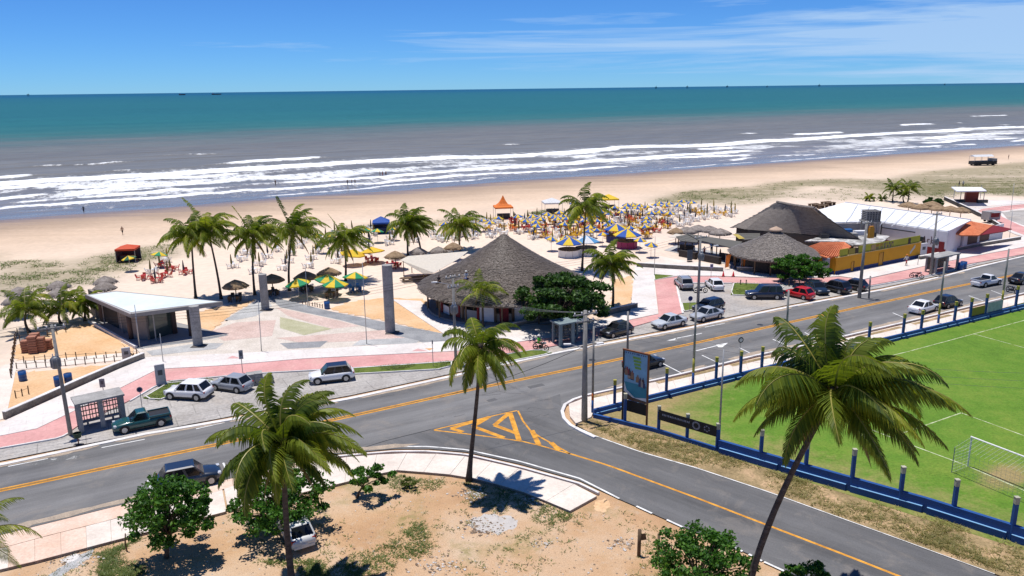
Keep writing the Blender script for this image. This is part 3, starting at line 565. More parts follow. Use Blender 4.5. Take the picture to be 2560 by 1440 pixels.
for nm, px in (('grass_bed', [(420, 957), (532, 948), (530, 957), (412, 993), (397, 999), (358, 994)]), ('grass_bed', [(882, 920), (1132, 903), (1138, 911), (1100, 922), (885, 934)]), ('grass_bed', [(1220, 893), (1335, 874), (1370, 876), (1380, 882), (1225, 912)]),
               ('grass_bed', [(1835, 707), (1902, 709), (1960, 716), (1930, 738), (1872, 738), (1827, 736)]), ('grass_bed', [(1635, 685), (1688, 689), (1637, 700)]), ('grass_bed', [(1705, 757), (1745, 755), (1745, 771), (1710, 778)])):
    sheet(nm, px, 0.11 if px[0][0] != 1635 else 0.125, lawn, -0.02)
    P2 = [(p.x, p.y) for p in gp(px + px[:1], 0.12)]; mb = MB(); q = interp(P2, 14)
    for i in range(14): wall_mb(mb, q[i:i + 2], 0.12, -0.02, 0.145)
    struct(mb.build('bed_kerb', kerb_white))
# painted triangles on the promenade paving
mb = MB()
for x, y, w_ in ((1055, 875, 26), (238, 990, 20), (185, 1018, 22), (590, 893, 22)): mb.face(gp([(x - w_, y + 3), (x + w_ * 0.6, y + 3), (x - w_ * 0.4, y - 4)], 0.124))
struct(mb.build('paving_triangle', plain('paving_pink', (0.62, 0.36, 0.34), 0.85)))
mb = MB(); mb.face(gp([(1062, 871), (1085, 870), (1074, 876)], 0.124)); struct(mb.build('paving_triangle', plain('paving_orange', (0.66, 0.36, 0.16), 0.85)))
# plaza: fields of coloured stone, plus the pavilion roof's painted shadow
sheet('plaza', [(340, 872), (500, 852), (640, 750), (667, 737), (822, 777), (1022, 817), (1135, 840), (1135, 853), (760, 875), (560, 885), (362, 894)], 0.10, stone_cream, -0.04)
pf_ = 0
for px, mt in (([(667, 738), (822, 777), (1022, 817), (1130, 838), (1128, 853), (1060, 857), (850, 800), (700, 768)], stone_and_shade_dark), ([(560, 800), (640, 752), (664, 740), (680, 765), (640, 790), (590, 800)], stone_grey), ([(690, 768), (850, 802), (900, 815), (830, 822), (720, 790)], stone_pink), ([(700, 792), (800, 815), (830, 822), (760, 838), (700, 820)], stone_green),
                ([(520, 830), (590, 806), (690, 800), (680, 840), (560, 852)], stone_pink), ([(690, 845), (960, 825), (1040, 845), (900, 852), (760, 858)], stone_pink), ([(700, 858), (820, 852), (800, 868), (720, 872)], stone_and_shade_dark), ([(900, 850), (1060, 842), (1040, 858), (880, 864)], stone_grey),
                ([(365, 878), (500, 857), (560, 858), (540, 872), (380, 889)], stone_grey), ([(330, 868), (346, 872), (500, 852), (572, 838), (560, 832)], stone_and_shade_dark), ([(985, 838), (1060, 826), (1130, 838), (1125, 850), (1050, 852)], stone_and_shade_dark)):  # the dark field beside the pavilion paints its roof's shadow on the paving
    pf_ += 1; zz_ = 0.104 + 0.0012 * pf_
    mb = MB(); P2 = gp(px, zz_); mb.face(P2 if poly_area(P2) > 0 else P2[::-1]); o = mb.build('paving_and_shade_field', mt); struct(o)
sheet('orange_ground', [(830, 772), (870, 755), (960, 744), (1060, 748), (1130, 812), (1118, 836), (1022, 815), (840, 778)], 0.0, orange_soil)
sheet('orange_ground', [(470, 790), (530, 770), (640, 748), (560, 800), (500, 850)], 0.0, orange_soil)
sheet('path', [(980, 748), (1052, 752), (1075, 775), (1140, 812), (1135, 842), (1115, 838), (1080, 815)], 0.06, concrete_pale, -0.04)
sheet('orange_ground', [(30, 868), (130, 830), (226, 808), (338, 872), (335, 893), (40, 900)], 0.0, orange_soil)
sheet('orange_ground', [(20, 935), (330, 905), (350, 897), (120, 1010), (18, 1040)], 0.002, orange_soil)
sheet('path', [(-20, 925), (30, 906), (310, 882), (335, 892), (300, 900), (40, 925), (15, 1045), (-40, 1060)], 0.03, concrete_slab, -0.04)
sheet('orange_ground', [(1530, 700), (1582, 690), (1582, 770), (1530, 776)], 0.0, orange_soil)
sheet('path', [(1595, 664), (1650, 640), (1700, 650), (1790, 660), (1812, 672)], 0.02, concrete_slab, -0.04)
sheet('path', [(1660, 625), (1700, 610), (1860, 645), (1850, 668)], 0.024, stone_grey, -0.04)
# near side pavements, cast in separate slabs
def slab_walk(up, lo, n, mat, z=0.12):
    U = interp([(p.x, p.y) for p in gp(up, z)], n); L = interp([(p.x, p.y) for p in gp(lo, z)], n); base = MB()
    base.prism(U + L[::-1], -0.06, z - 0.03); o = struct(base.build('pavement', plain('joint_soil', (0.36, 0.30, 0.24), 0.95)))
    for i in range(n):
        g_ = 0.006; q = []
        for (A, B, f) in ((U[i], U[i + 1], g_), (U[i], U[i + 1], 1 - g_), (L[i], L[i + 1], 1 - g_), (L[i], L[i + 1], g_)): q.append((A[0] + (B[0] - A[0]) * f, A[1] + (B[1] - A[1]) * f))
        mb = MB(); mb.prism(q, -0.05, z + rnd.uniform(-0.004, 0.006)); mb.build('slab', mat[i] if isinstance(mat, list) else mat, o)
slab_walk([(560, 1222), (700, 1178), (825, 1146), (985, 1133), (1072, 1133), (1167, 1141), (1300, 1172), (1450, 1214), (1492, 1240)], [(570, 1276), (700, 1244), (820, 1216), (982, 1174), (1060, 1180), (1160, 1189), (1290, 1222), (1400, 1266), (1425, 1277)], 13, concrete_slab)
slab_walk([(-120, 1402), (0, 1372), (125, 1338), (250, 1307), (320, 1288), (440, 1260), (556, 1224)], [(-120, 1452), (0, 1423), (60, 1410), (250, 1360), (330, 1339), (440, 1311), (566, 1278)], 11, [concrete_slab, concrete_slab, concrete_dusty, concrete_dusty, concrete_dusty, concrete_slab, concrete_slab, concrete_slab, concrete_slab, concrete_slab, concrete_slab])
sheet('dust_strip', [(-400, 1436), (0, 1338), (350, 1251), (600, 1191), (820, 1138), (820, 1146), (560, 1222), (440, 1262), (320, 1287), (250, 1306), (125, 1337), (0, 1371), (-400, 1480)], 0.003, concrete_dusty)
slab_walk([(1470, 992), (1600, 962), (1702, 942), (1887, 896), (2035, 864), (2276, 808), (2560, 738)], [(1482, 1030), (1600, 1004), (1702, 977), (1887, 928), (2035, 893), (2276, 832), (2560, 756)], 36, concrete_slab)
sheet('pavement', [(1422, 1010), (1470, 991), (1482, 1032), (1478, 1042), (1440, 1058), (1425, 1040)], 0.12, concrete_slab, -0.05)
mb = MB(); q = interp([(p.x, p.y) for p in gp([(1480, 992), (1700, 944), (1887, 900), (2035, 868), (2276, 812), (2500, 757)], 0.13)], 60)
for i in range(60):
    if i % 9 not in (5, 6): strip_mb(mb, q[i:i + 2], 0.55, 0.128)
struct(mb.build('grass_strip', dry_verge))
sheet('dry_verge', [(1440, 1062), (1478, 1044), (1560, 1060), (1717, 1104), (1800, 1134), (1920, 1170), (2128, 1230), (2372, 1300), (2560, 1364), (2800, 1450), (2800, 1560), (2640, 1497), (2485, 1433), (2225, 1338), (1920, 1228), (1740, 1168), (1600, 1128), (1487, 1088)], 0.01, dry_verge)
# football pitch
m, t, b, o = nmat('pitch_turf'); P = pos(t)
n = noise(t, P, 0.09, 7, 0.66, 0.8); n2 = noise(t, P, 0.7, 6, 0.7); n3 = noise(t, P, 5, 3, 0.75); px_ = attr(t, 'wear')
c = ramp(t, mth(t, 'ADD', mth(t, 'MULTIPLY', n, 0.6), mth(t, 'MULTIPLY', n2, 0.4)), [(0.30, (0.075, 0.150, 0.018)), (0.46, (0.110, 0.215, 0.024)), (0.60, (0.165, 0.245, 0.036)), (0.76, (0.27, 0.28, 0.07))])
dry = ramp(t, mth(t, 'ADD', px_, mth(t, 'MULTIPLY', mth(t, 'SUBTRACT', n2, 0.5), 0.9)), [(0.30, 0.0), (0.62, 0.6), (0.85, 1.0)])
c = mixc(t, dry, c, mixc(t, noise(t, P, 0.35, 5, 0.65), (0.20, 0.18, 0.065), (0.40, 0.29, 0.14)))
c = mixc(t, 1.0, c, ramp(t, n3, [(0.3, 0.70), (0.7, 1.10)]), 'MULTIPLY')
t.links.new(c, b.inputs['Base Color']); b.inputs['Roughness'].default_value = 0.9; b.inputs['Specular IOR Level'].default_value = 0.15; bump(t, b, n3, 0.8, 0.05)
cor = [G(1482, 1036), G(2800, 692), G(3600, 1100), G(2800, 1452)]
A0, B0, C0, D0 = [np.array([p.x, p.y]) for p in cor]
u = np.linspace(0, 1, 70)[:, None, None]; v = np.linspace(0, 1, 50)[None, :, None]
PT = (A0 * (1 - u) + B0 * u) * (1 - v) + (D0 * (1 - u) + C0 * u) * v
GX, GY = PT[..., 0], PT[..., 1]; dep = GY * Fv[1] - CAMH * Fv[2]
QX = 1280 + FPX * (GX * Rv[0] + GY * Rv[1] - CAMH * Rv[2]) / dep; QY = 720 - FPX * (GX * Uv[0] + GY * Uv[1] - CAMH * Uv[2]) / dep
edge = np.minimum(u[..., 0] * 1.0 + 0 * GX, v[..., 0] + 0 * GX)
wear = 0.56 * sstep(2000, 1580, QX) + 0.5 * np.exp(-(v[..., 0] + 0 * GX) / 0.05) + 1.0 * np.exp(-(((QX - 2520) / 80) ** 2 + ((QY - 1190) / 34) ** 2)) + 0.42 * np.exp(-(u[..., 0] + 0 * GX) / 0.05) + 0.35 * np.exp(-((QY - 1175 - (QX - 2100) * 0.30) / 60) ** 2) * (QX > 1900)
struct(grid_mesh('football_pitch', GX, GY, np.full_like(GX, 0.02), {'wear': wear}, m))
line_w = two_tone('pitch_line', [(0.32, (0.20, 0.27, 0.07)), (0.6, (0.55, 0.60, 0.38))], 1.5, 0.9, 0, 5, (1, 1, 1), 0.3, 7)
mb = MB()
for pts in ([(2150, 908), (2269, 879), (2560, 801), (2760, 748)], [(2435, 835), (2560, 869), (2800, 940)], [(2250, 1085), (2403, 1032)], [(2403, 1032), (2560, 1089), (2760, 1164)], [(2120, 1052), (2296, 1119), (2412, 1162), (2560, 1226), (2800, 1330)]):
    strip_mb(mb, [(p.x, p.y) for p in gp(pts, 0.03)], 0.12, 0.03)
struct(mb.build('pitch_marking', line_w))

# sand blown against the kerbs
rs_ = random.Random(31); mb = MB()
for line, side, n_ in ((FK[1:-2], -0.45, 70), (NER[12:-1], 0.42, 40), (NEL[1:6], 0.5, 26)):
    P2 = interp([(p.x, p.y) for p in gp(line)], 400); off_ = offs(P2, side)
    for k in range(n_):
        i = rs_.randint(2, 396); x, y = off_[i]; d = Vector((P2[i + 2][0] - P2[i][0], P2[i + 2][1] - P2[i][1])).normalized(); L_, W_ = rs_.uniform(0.8, 3.2), rs_.uniform(0.15, 0.45); q = []
        for j in range(14):
            t_ = 6.2832 * j / 14; r_ = rs_.uniform(0.65, 1.1); u_, v_ = math.cos(t_) * L_ * r_, math.sin(t_) * W_ * r_; q.append((x + d.x * u_ - d.y * v_, y + d.y * u_ + d.x * v_, 0.0105 + 0.00002 * k))
        mb.face(q)
stuff(mb.build('sand_drift', two_tone('drift_sand', [(0.3, (0.30, 0.25, 0.20)), (0.7, (0.46, 0.37, 0.28))], 1.2, 0.95, 0, 6, (1, 1, 1), 0.3, 8)), 'thin sand blown along the road kerbs', 'sand')

# ------------------------------------------------------------------ palms, trees, grass
WIND = Vector((0.85, 0.25, 0.0))
def frond_mesh(L, az, el, droop, wind, nl, ll, lw, rg, nseg=12):
    d = Vector((math.cos(el) * math.cos(az), math.cos(el) * math.sin(az), math.sin(el))); p = Vector((0, 0, 0)); pts = [p.copy()]; dirs = [d.copy()]
    for k in range(nseg):
        f = (k + 1) / nseg; d = (d + Vector((0, 0, -1)) * droop * (0.3 + f) / nseg * 1.6 + WIND * wind * (0.2 + f) / nseg).normalized()
        p = p + d * (L / nseg); pts.append(p.copy()); dirs.append(d.copy())
    mb = MB(); mb.tube(pts, [0.045 * L / 4 * (1 - 0.85 * i / nseg) + 0.006 for i in range(nseg + 1)], 3, 1, False)
    tw = rg.uniform(-0.3, 0.3)
    for i in range(nl):
        t = 0.10 + 0.90 * (i + 0.5) / nl; x = t * nseg; a = min(int(x), nseg - 1); fr = x - a
        q = pts[a].lerp(pts[a + 1], fr); T = dirs[a].lerp(dirs[a + 1], fr).normalized(); up = Vector((0, 0, 1))
        sd_ = T.cross(up)
        if sd_.length < 0.15: sd_ = T.cross(Vector((0.3, 1, 0)))
        sd_.normalize(); nrm = sd_.cross(T)
        ln = ll * (math.sin(math.pi * min(1, 0.18 + 0.80 * t) ** 0.8) * 0.85 + 0.15) * rg.uniform(0.85, 1.1)
        for sg in (-1, 1):
            base = sd_ * sg * 0.8 + T * (0.45 + 0.5 * t) + nrm * (0.18 + tw * sg)
            dr = (base + Vector((0, 0, -1)) * (0.50 + 0.40 * rg.random()) + WIND * wind * 0.28).normalized()
            tip = (dr + Vector((0, 0, -1)) * (0.65 + 0.5 * rg.random()) + WIND * wind * 0.25).normalized()
            w = T * lw * 0.5; m1 = q + dr * ln * 0.5; e = m1 + tip * ln * 0.5
            mb.mesh([q - w * 0.7, q + w * 0.7, m1 + w, m1 - w, e], [(0, 1, 2, 3), (3, 2, 4)], 0)
    return mb
def palm(label, base_px, crown_px, Lpx, nf=20, nl=26, lw=0.09, depth_lean=0.0, wind=0.55, seed=0, dead=3, r0=0.17, group=None, nm='palm_tree', span=88, dro=0.98):
    rg = random.Random(seed); B = G(*base_px, 0.0); B.z = -0.06
    top = Vector((B.x, B.y + depth_lean, 0)); h = hz(top, crown_px[1]); top.z = h; top.x += lat(top, h, crown_px[0])
    dep = (top - Vector((0, 0, CAMH))).dot(Vector(Fv)); L = Lpx * dep / FPX
    root = thing(nm, label, 'palm tree', B, 0, group); T = top - B; mb = MB(); n = 12; pts = []; rad = []
    bend = Vector((rg.uniform(-0.3, 0.3), rg.uniform(-0.3, 0.3), 0)) * 0.7
    for i in range(n + 1):
        t = i / n; q = Vector((T.x * t ** 1.5, T.y * t ** 1.5, T.z * t)) + bend * math.sin(math.pi * t); pts.append(q)
        rad.append(r0 * (1.0 - 0.42 * t) * (1 + 0.55 * math.exp(-t * 16)) * (1 + 0.05 * (i % 2)))
    mb.tube(pts, rad, 8); mb.build('trunk', trunk_mat, root, True)
    hb = MB(); hb.lathe([(0.02, -0.5 * L / 4), (0.24 * L / 4, -0.25 * L / 4), (0.30 * L / 4, 0.05), (0.16 * L / 4, 0.35 * L / 4), (0.01, 0.55 * L / 4)], 8, 0, (0, 0, 0), 0.12, rg); hb.build('crown_heart', trunk_mat, root, True, T)
    ga = 2.39996
    for k in range(nf):
        f = k / (nf - 1); az = k * ga + rg.uniform(-0.25, 0.25); el = R(76 - span * f ** 0.95 + rg.uniform(-8, 8)); ln = L * (0.78 + 0.34 * math.sin(math.pi * (0.2 + 0.7 * f))) * rg.uniform(0.88, 1.08)
        # the trade wind from the left folds windward fronds up and over
        side = math.cos(az)
        wd = wind * (1.35 if side < 0 else 0.95) * (1.5 - 0.9 * f)
        mb = frond_mesh(ln, az, el, dro + 0.55 * (1 - f) + rg.uniform(-0.2, 0.3), wd, nl, ln * 0.29, lw, rg)
        mb.build('frond', [palm_leaf, palm_rib], root, False, T + Vector((math.cos(az), math.sin(az), 0.2)) * 0.1)
    for k in range(dead):
        az = rg.uniform(0, 6.28); mb = frond_mesh(L * 0.75, az, R(-48), 0.9, wind * 0.4, nl, L * 0.16, lw * 0.9, rg)
        mb.build('dry_frond', [palm_leaf_dry, palm_leaf_dry], root, False, T + Vector((0, 0, -0.1)))
    return root
palm('tall palm tree with a wide windswept crown rising from the dirt lot', (733, 1478), (710, 1108), 194, 38, 64, 0.10, 0.0, 0.75, 1, 4, 0.2)
palm('slender palm tree leaning at the corner of the side road beside the pale pavement', (1172, 1200), (1203, 868), 124, 28, 48, 0.09, -0.8, 0.6, 2, 6, 0.17, None, 'palm_tree', 128, 1.25)
palm('largest palm tree with a leaning trunk in front of the football pitch', (1858, 1545), (2088, 985), 268, 40, 76, 0.10, 0.6, 0.85, 3, 5, 0.2)
palm('palm tree outside the left edge, only a frond tip showing over the pavement', (-60, 1600), (-78, 1352), 150, 16, 34, 0.06, 0, 0.4, 4, 1, 0.18)
palm('young palm tree beside the utility pole in front of the big thatched hut', (1207, 820), (1203, 728), 70, 16, 22, 0.11, 0, 0.5, 5, 2, 0.15)
GP = 'palms along the beach'
for i, (lb, bp, cp, L, sd_) in enumerate([
    ('left palm of the tall pair behind the white roofed pavilion', (490, 748), (478, 588), 78, 11), ('right palm of the tall pair behind the pavilion, its trunk slanting', (553, 747), (520, 578), 82, 12),
    ('palm tree on the sand just right of the tall pair, beside a brown thatch parasol', (637, 737), (632, 590), 74, 13), ('tallest of the sand row palms, standing by the green and yellow parasols', (724, 727), (733, 578), 88, 14),
    ('palm tree directly behind the green and yellow parasols on the sand', (864, 702), (860, 600), 72, 15), ('upright palm tree right of the blue gazebo', (1020, 640), (1020, 560), 66, 16),
    ('leaning palm tree crossing behind the upright one near two grey thatch cones', (1053, 636), (1036, 566), 48, 17), ('palm tree standing left of the orange peaked tent, behind the big hut roof', (1150, 626), (1152, 562), 62, 18),
    ('very tall thin palm tree rising amid the blue and yellow parasols', (1455, 677), (1465, 520), 68, 19), ('palm tree between the big thatched hut and the car park path', (1531, 773), (1526, 660), 72, 20)]):
    palm(lb, bp, cp, L * 1.08, 26, 30, 0.15, 0, 0.65, sd_, 3, 0.17, GP)
for lb, bp, cp, L, sd_ in (('low young palm at the far left beside the stacked crates', (73, 830), (66, 775), 76, 31), ('low young palm between the crates and the pavilion', (152, 808), (155, 768), 72, 32), ('low young palm touching the left end of the pavilion', (212, 802), (212, 758), 56, 33)):
    palm(lb, bp, cp, L, 22, 26, 0.13, 0, 0.3, sd_, 0, 0.16, 'young palms by the pavilion')
for lb, bp, cp, L, sd_ in (('left of the far small palms behind the long white roof', (2231, 504), (2234, 472), 32, 41), ('right of the far small palms behind the long white roof', (2268, 509), (2273, 470), 35, 42), ('shortest palm between the far pair behind the long white roof', (2260, 506), (2259, 485), 22, 43), ('squat palm bush on the sand behind the white roof', (2173, 502), (2173, 494), 20, 44), ('small yellowish palm bush right of the squat one behind the white roof', (2206, 502), (2206, 496), 16, 45)):
    palm(lb, bp, cp, L, 14, 16, 0.22, 0, 0.35, sd_, 0, 0.16, 'far palms behind the white roof')

def leaves(mb, cen, rad, n, size, rg, m=0, up=0.5):
    c = rg.normal(size=(n, 3)); c /= np.linalg.norm(c, axis=1)[:, None]; r = rg.random(n) ** 0.45
    P = np.array(cen) + c * r[:, None] * np.array(rad)
    nr_ = rg.normal(size=(n, 3)) + np.array([0, 0, 1.2 * up]) + c * 0.6; nr_ /= np.linalg.norm(nr_, axis=1)[:, None]
    a = np.cross(nr_, rg.normal(size=(n, 3))); a /= np.linalg.norm(a, axis=1)[:, None]; b_ = np.cross(nr_, a)
    s = size * rg.uniform(0.7, 1.25, n)[:, None]
    V = np.stack([P - a * s * 0.5, P + b_ * s * 0.30, P + a * s * 0.5 - nr_ * s * 0.12, P - b_ * s * 0.30], 1).reshape(-1, 3)
    i0 = len(mb.v); mb.v += V.tolist(); mb.f += (np.arange(n * 4).reshape(n, 4) + i0).tolist(); mb.m += [m] * n
def tree(label, base_px, cen_px, wpx, hpx, n, size, seed, mat=broad_leaf, clumps=26, layered=False, trunk_r=0.16, depth=1.0, z0=None, nm='almond_tree', cat='tree'):
    rg = np.random.default_rng(seed); rr = random.Random(seed); B = G(*base_px); B.z = -0.06
    zc = hz(B, cen_px[1]); cx = lat(B, zc, cen_px[0]); dep = (B - Vector((0, 0, CAMH))).dot(Vector(Fv)); rx = wpx * dep / FPX / 2; rz_ = hpx * dep / FPX / 2 * 0.98; ry = rx * depth
    rz_ = min(rz_, max(zc - 0.25, 0.5))
    root = thing(nm, label, cat, B); Cn = Vector((cx, 0, zc)); cm = MB(); tm = MB(); sm = MB()
    fork = Vector((cx * 0.4, 0, max(zc - rz_ * 0.75, 0.35))); tm.tube([(0, 0, 0), (cx * 0.15, 0.03, fork.z * 0.5), fork], [trunk_r * 1.3, trunk_r, trunk_r * 0.8], 8)
    per = n // clumps
    for k in range(clumps):
        th = k * 2.39996 + rr.uniform(-0.3, 0.3); zf = 1 - 2 * (k + 0.5) / clumps; zf = zf * 0.9 + 0.05; rf = math.sqrt(max(0, 1 - zf * zf)) * rr.uniform(0.45, 1.18)
        p = Cn + Vector((math.cos(th) * rf * rx * 0.8, math.sin(th) * rf * ry * 0.8, zf * rz_ * 0.78 * rr.uniform(0.6, 1.25)))
        cr = rr.uniform(0.11, 0.26); leaves(cm, p, (rx * cr, ry * cr, rz_ * cr * (0.75 if layered else 0.95)), per, size, rg)
        if k % 2 == 0: tm.tube([fork, fork.lerp(p, 0.5) + Vector((0, 0, 0.1 * rz_)), p], [trunk_r * 0.5, trunk_r * 0.28, trunk_r * 0.08], 5, 0, False)
    tm.build('trunk', bark, root, True); cm.build('crown', mat, root); return root
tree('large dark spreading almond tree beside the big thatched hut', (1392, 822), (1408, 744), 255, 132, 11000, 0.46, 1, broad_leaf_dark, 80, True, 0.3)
tree('flat topped almond tree in front of the yellow wall, beside the parked cars', (1953, 706), (1997, 666), 142, 64, 6000, 0.42, 2, broad_leaf, 50, True, 0.2)
tree('leafy green tree shading the lower left corner beside the near pavement', (416, 1392), (430, 1272), 228, 188, 6800, 0.26, 3, broad_leaf, 70, False, 0.12)
tree('tree half hidden behind the tall left palm, shading a white car', (668, 1322), (700, 1243), 265, 205, 7200, 0.26, 4, broad_leaf, 75, False, 0.12)
tree('small bushy sapling on the dirt right of the tall left palm', (893, 1243), (925, 1192), 118, 72, 1500, 0.27, 5, broad_leaf, 18, False, 0.07)
tree('green bush tree at the bottom edge by the side road, beside two wooden posts', (1735, 1505), (1752, 1398), 262, 160, 6000, 0.24, 6, broad_leaf, 70, False, 0.12)
tree('bush at the bottom edge right of the leaning palm trunk', (2030, 1530), (2025, 1452), 190, 100, 2600, 0.22, 7, broad_leaf, 24, False, 0.1)
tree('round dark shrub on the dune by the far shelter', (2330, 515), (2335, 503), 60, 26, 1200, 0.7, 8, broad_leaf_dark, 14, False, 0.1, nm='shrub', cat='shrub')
tree('low dry shrub between sapling and the slender palm', (1012, 1218), (1016, 1204), 52, 34, 700, 0.16, 9, grass_green, 12, False, 0.03, nm='shrub', cat='shrub')

def tufts(name, label, pts, h, mat, seed, nb=7, spread=0.2, w=0.03):
    rg = np.random.default_rng(seed); mb = MB()
    for x, y, z in pts:
        for k in range(nb):
            a = rg.random() * 6.28; r = rg.random() * spread; bx, by = x + math.cos(a) * r, y + math.sin(a) * r; hh = h * rg.uniform(0.35, 0.9); l = rg.uniform(0.8, 2.0) * h
            ox, oy = -math.sin(a) * w, math.cos(a) * w; mb.face([(bx - ox, by - oy, z), (bx + ox, by + oy, z), (bx + math.cos(a) * l, by + math.sin(a) * l, z + hh)])
    return stuff(mb.build(name, mat), label, 'grass')
def scatter(polys, per, seed, z):
    rr = random.Random(seed); out = []
    for poly, k in polys:
        xs = [p[0] for p in poly]; ys = [p[1] for p in poly]; c = 0; tries = 0
        while c < k and tries < k * 8:
            tries += 1; x, y = rr.uniform(min(xs), max(xs)), rr.uniform(min(ys), max(ys))
            if inside(x, y, poly):
                p = G(x, y); clump = float(vn(np.array([p.x * 0.35]), np.array([p.y * 0.35]), 9)[0])
                if clump > rr.uniform(0.25, 0.7): out.append((p.x, p.y, z)); c += 1
    return out
tufts('dune_grass', 'sparse dune grass and creeping plants along the back of the beach', scatter([(p, int(260 * a)) for p, a in VEG], 1, 3, -0.03), 0.28, grass_green, 3, 7, 0.9, 0.06)
tufts('verge_grass', 'dry weeds and grass on the verge between side road and blue fence', scatter([([(1450, 1062), (1480, 1048), (1717, 1108), (1920, 1176), (2372, 1306), (2560, 1370), (2560, 1448), (2225, 1332), (1920, 1222), (1600, 1122)], 2600)], 1, 4, 0.01), 0.22, grass_blade, 4, 7, 0.22, 0.022)
LOT = [(0, 1432), (250, 1366), (570, 1282), (820, 1222), (982, 1180), (1160, 1195), (1425, 1284), (1560, 1262), (1700, 1330), (1900, 1425), (1940, 1445), (0, 1445)]
gl = [([(250, 1380), (360, 1340), (560, 1400), (560, 1440), (250, 1440)], 420), ([(850, 1400), (980, 1350), (1060, 1300), (1080, 1380), (960, 1440), (800, 1440)], 330), ([(560, 1400), (800, 1400), (820, 1440), (560, 1440)], 180), ([(1160, 1200), (1300, 1230), (1440, 1290), (1380, 1310), (1250, 1290), (1180, 1260)], 260), (LOT, 420), ([(970, 1190), (1120, 1200), (1080, 1235), (980, 1230)], 130)]
tufts('lot_grass', 'tufts of grass and weeds growing on the bare dirt lot', scatter(gl, 1, 5, -0.08), 0.13, grass_green, 5, 9, 0.25, 0.022)
tufts('bed_grass', 'short lawn growing in the grass beds along the cycle path', scatter([([(420, 957), (532, 948), (412, 993), (397, 998), (358, 994)], 160), ([(882, 922), (1132, 905), (1100, 920), (885, 932)], 260), ([(1220, 895), (1335, 876), (1380, 882), (1225, 911)], 200), ([(1835, 708), (1902, 710), (1930, 737), (1827, 735)], 160)], 1, 6, 0.11), 0.1, grass_green, 6, 8, 0.25, 0.03)
# rubble and pebbles on the lot
mb = MB(); rr = random.Random(12)
def pebble(mb, x, y, z, r, m):
    vs = [(x + r * rr.uniform(0.6, 1.1), y, z + r * 0.3), (x - r * rr.uniform(0.6, 1.1), y + r * 0.2, z + r * 0.3), (x, y + r * rr.uniform(0.6, 1.1), z + r * 0.25), (x, y - r * rr.uniform(0.6, 1.1), z + r * 0.25), (x + r * rr.uniform(-0.3, 0.3), y, z + r * rr.uniform(0.6, 0.9)), (x, y, z - r * 0.4)]
    mb.mesh(vs, [(0, 2, 4), (2, 1, 4), (1, 3, 4), (3, 0, 4), (2, 0, 5), (1, 2, 5), (3, 1, 5), (0, 3, 5)], m)
cnt = 0
while cnt < 1500:
    x, y = rr.uniform(0, 1940), rr.uniform(1185, 1445)
    if not inside(x, y, LOT): continue
    cnt += 1; p = G(x, y); pebble(mb, p.x, p.y, -0.08, 0.02 + 0.07 * rr.random() ** 3, rr.choice((0, 0, 1, 2)))
for cxp, cyp, sp, k in ((1215, 1310, 55, 520), (1180, 1230, 40, 160), (1330, 1250, 40, 120), (1560, 1358, 40, 120), (1360, 1355, 30, 60), (185, 1398, 50, 200), (1100, 1410, 70, 160)):
    for q in range(k):
        p = G(cxp + rr.gauss(0, sp * 0.5), cyp + rr.gauss(0, sp * 0.22)); pebble(mb, p.x, p.y, -0.08, 0.03 + 0.11 * rr.random() ** 2.5, rr.choice((0, 1, 1, 2)))
stuff(mb.build('rubble', [plain('stone_tan', (0.42, 0.31, 0.21), 0.9), plain('stone_pale', (0.62, 0.58, 0.54), 0.9), plain('stone_brown', (0.20, 0.14, 0.10), 0.9)]), 'pebbles and broken rubble strewn over the bare dirt lot', 'rubble')
for px, mt in (([(1165, 1300), (1215, 1283), (1290, 1290), (1310, 1310), (1250, 1335), (1190, 1330)], plain('ash', (0.50, 0.47, 0.44), 0.95)), ([(1485, 1250), (1515, 1243), (1532, 1262), (1510, 1282), (1486, 1280)], orange_soil), ([(145, 1400), (190, 1380), (215, 1395), (185, 1415)], plain('lime', (0.68, 0.65, 0.62), 0.95)), ([(215, 1375), (245, 1370), (220, 1400), (150, 1440), (120, 1440)], stone_grey)):
    P2 = gp(px, -0.07); cxx = sum((p for p in P2), Vector()) / len(P2); mb = MB(); q = interp([(p.x, p.y) for p in P2 + P2[:1]], 28)[:-1]
    q = [(cxx.x + (x - cxx.x) * rr.uniform(0.72, 1.15), cxx.y + (y - cxx.y) * rr.uniform(0.72, 1.15)) for x, y in q]
    q2 = [(cxx.x + (x - cxx.x) * 0.5, cxx.y + (y - cxx.y) * 0.5) for x, y in q]; k = len(q)
    mb.mesh([(x, y, -0.078) for x, y in q] + [(x, y, -0.04) for x, y in q2] + [(cxx.x, cxx.y, -0.03)], [(i, (i + 1) % k, k + (i + 1) % k, k + i) for i in range(k)] + [(k + i, k + (i + 1) % k, 2 * k) for i in range(k)])
    stuff(mb.build('spoil_heap', mt, None, True), {True: 'patch of spread sand and debris'}.get(False, 'low patch of ' + ('grey ash rubble on the dirt lot' if px[0][0] == 1165 else 'orange soil at the end of the near pavement' if px[0][0] == 1485 else 'white lime beside the near left pavement' if px[0][0] == 145 else 'grey gravel beside the near left pavement')), 'spoil')

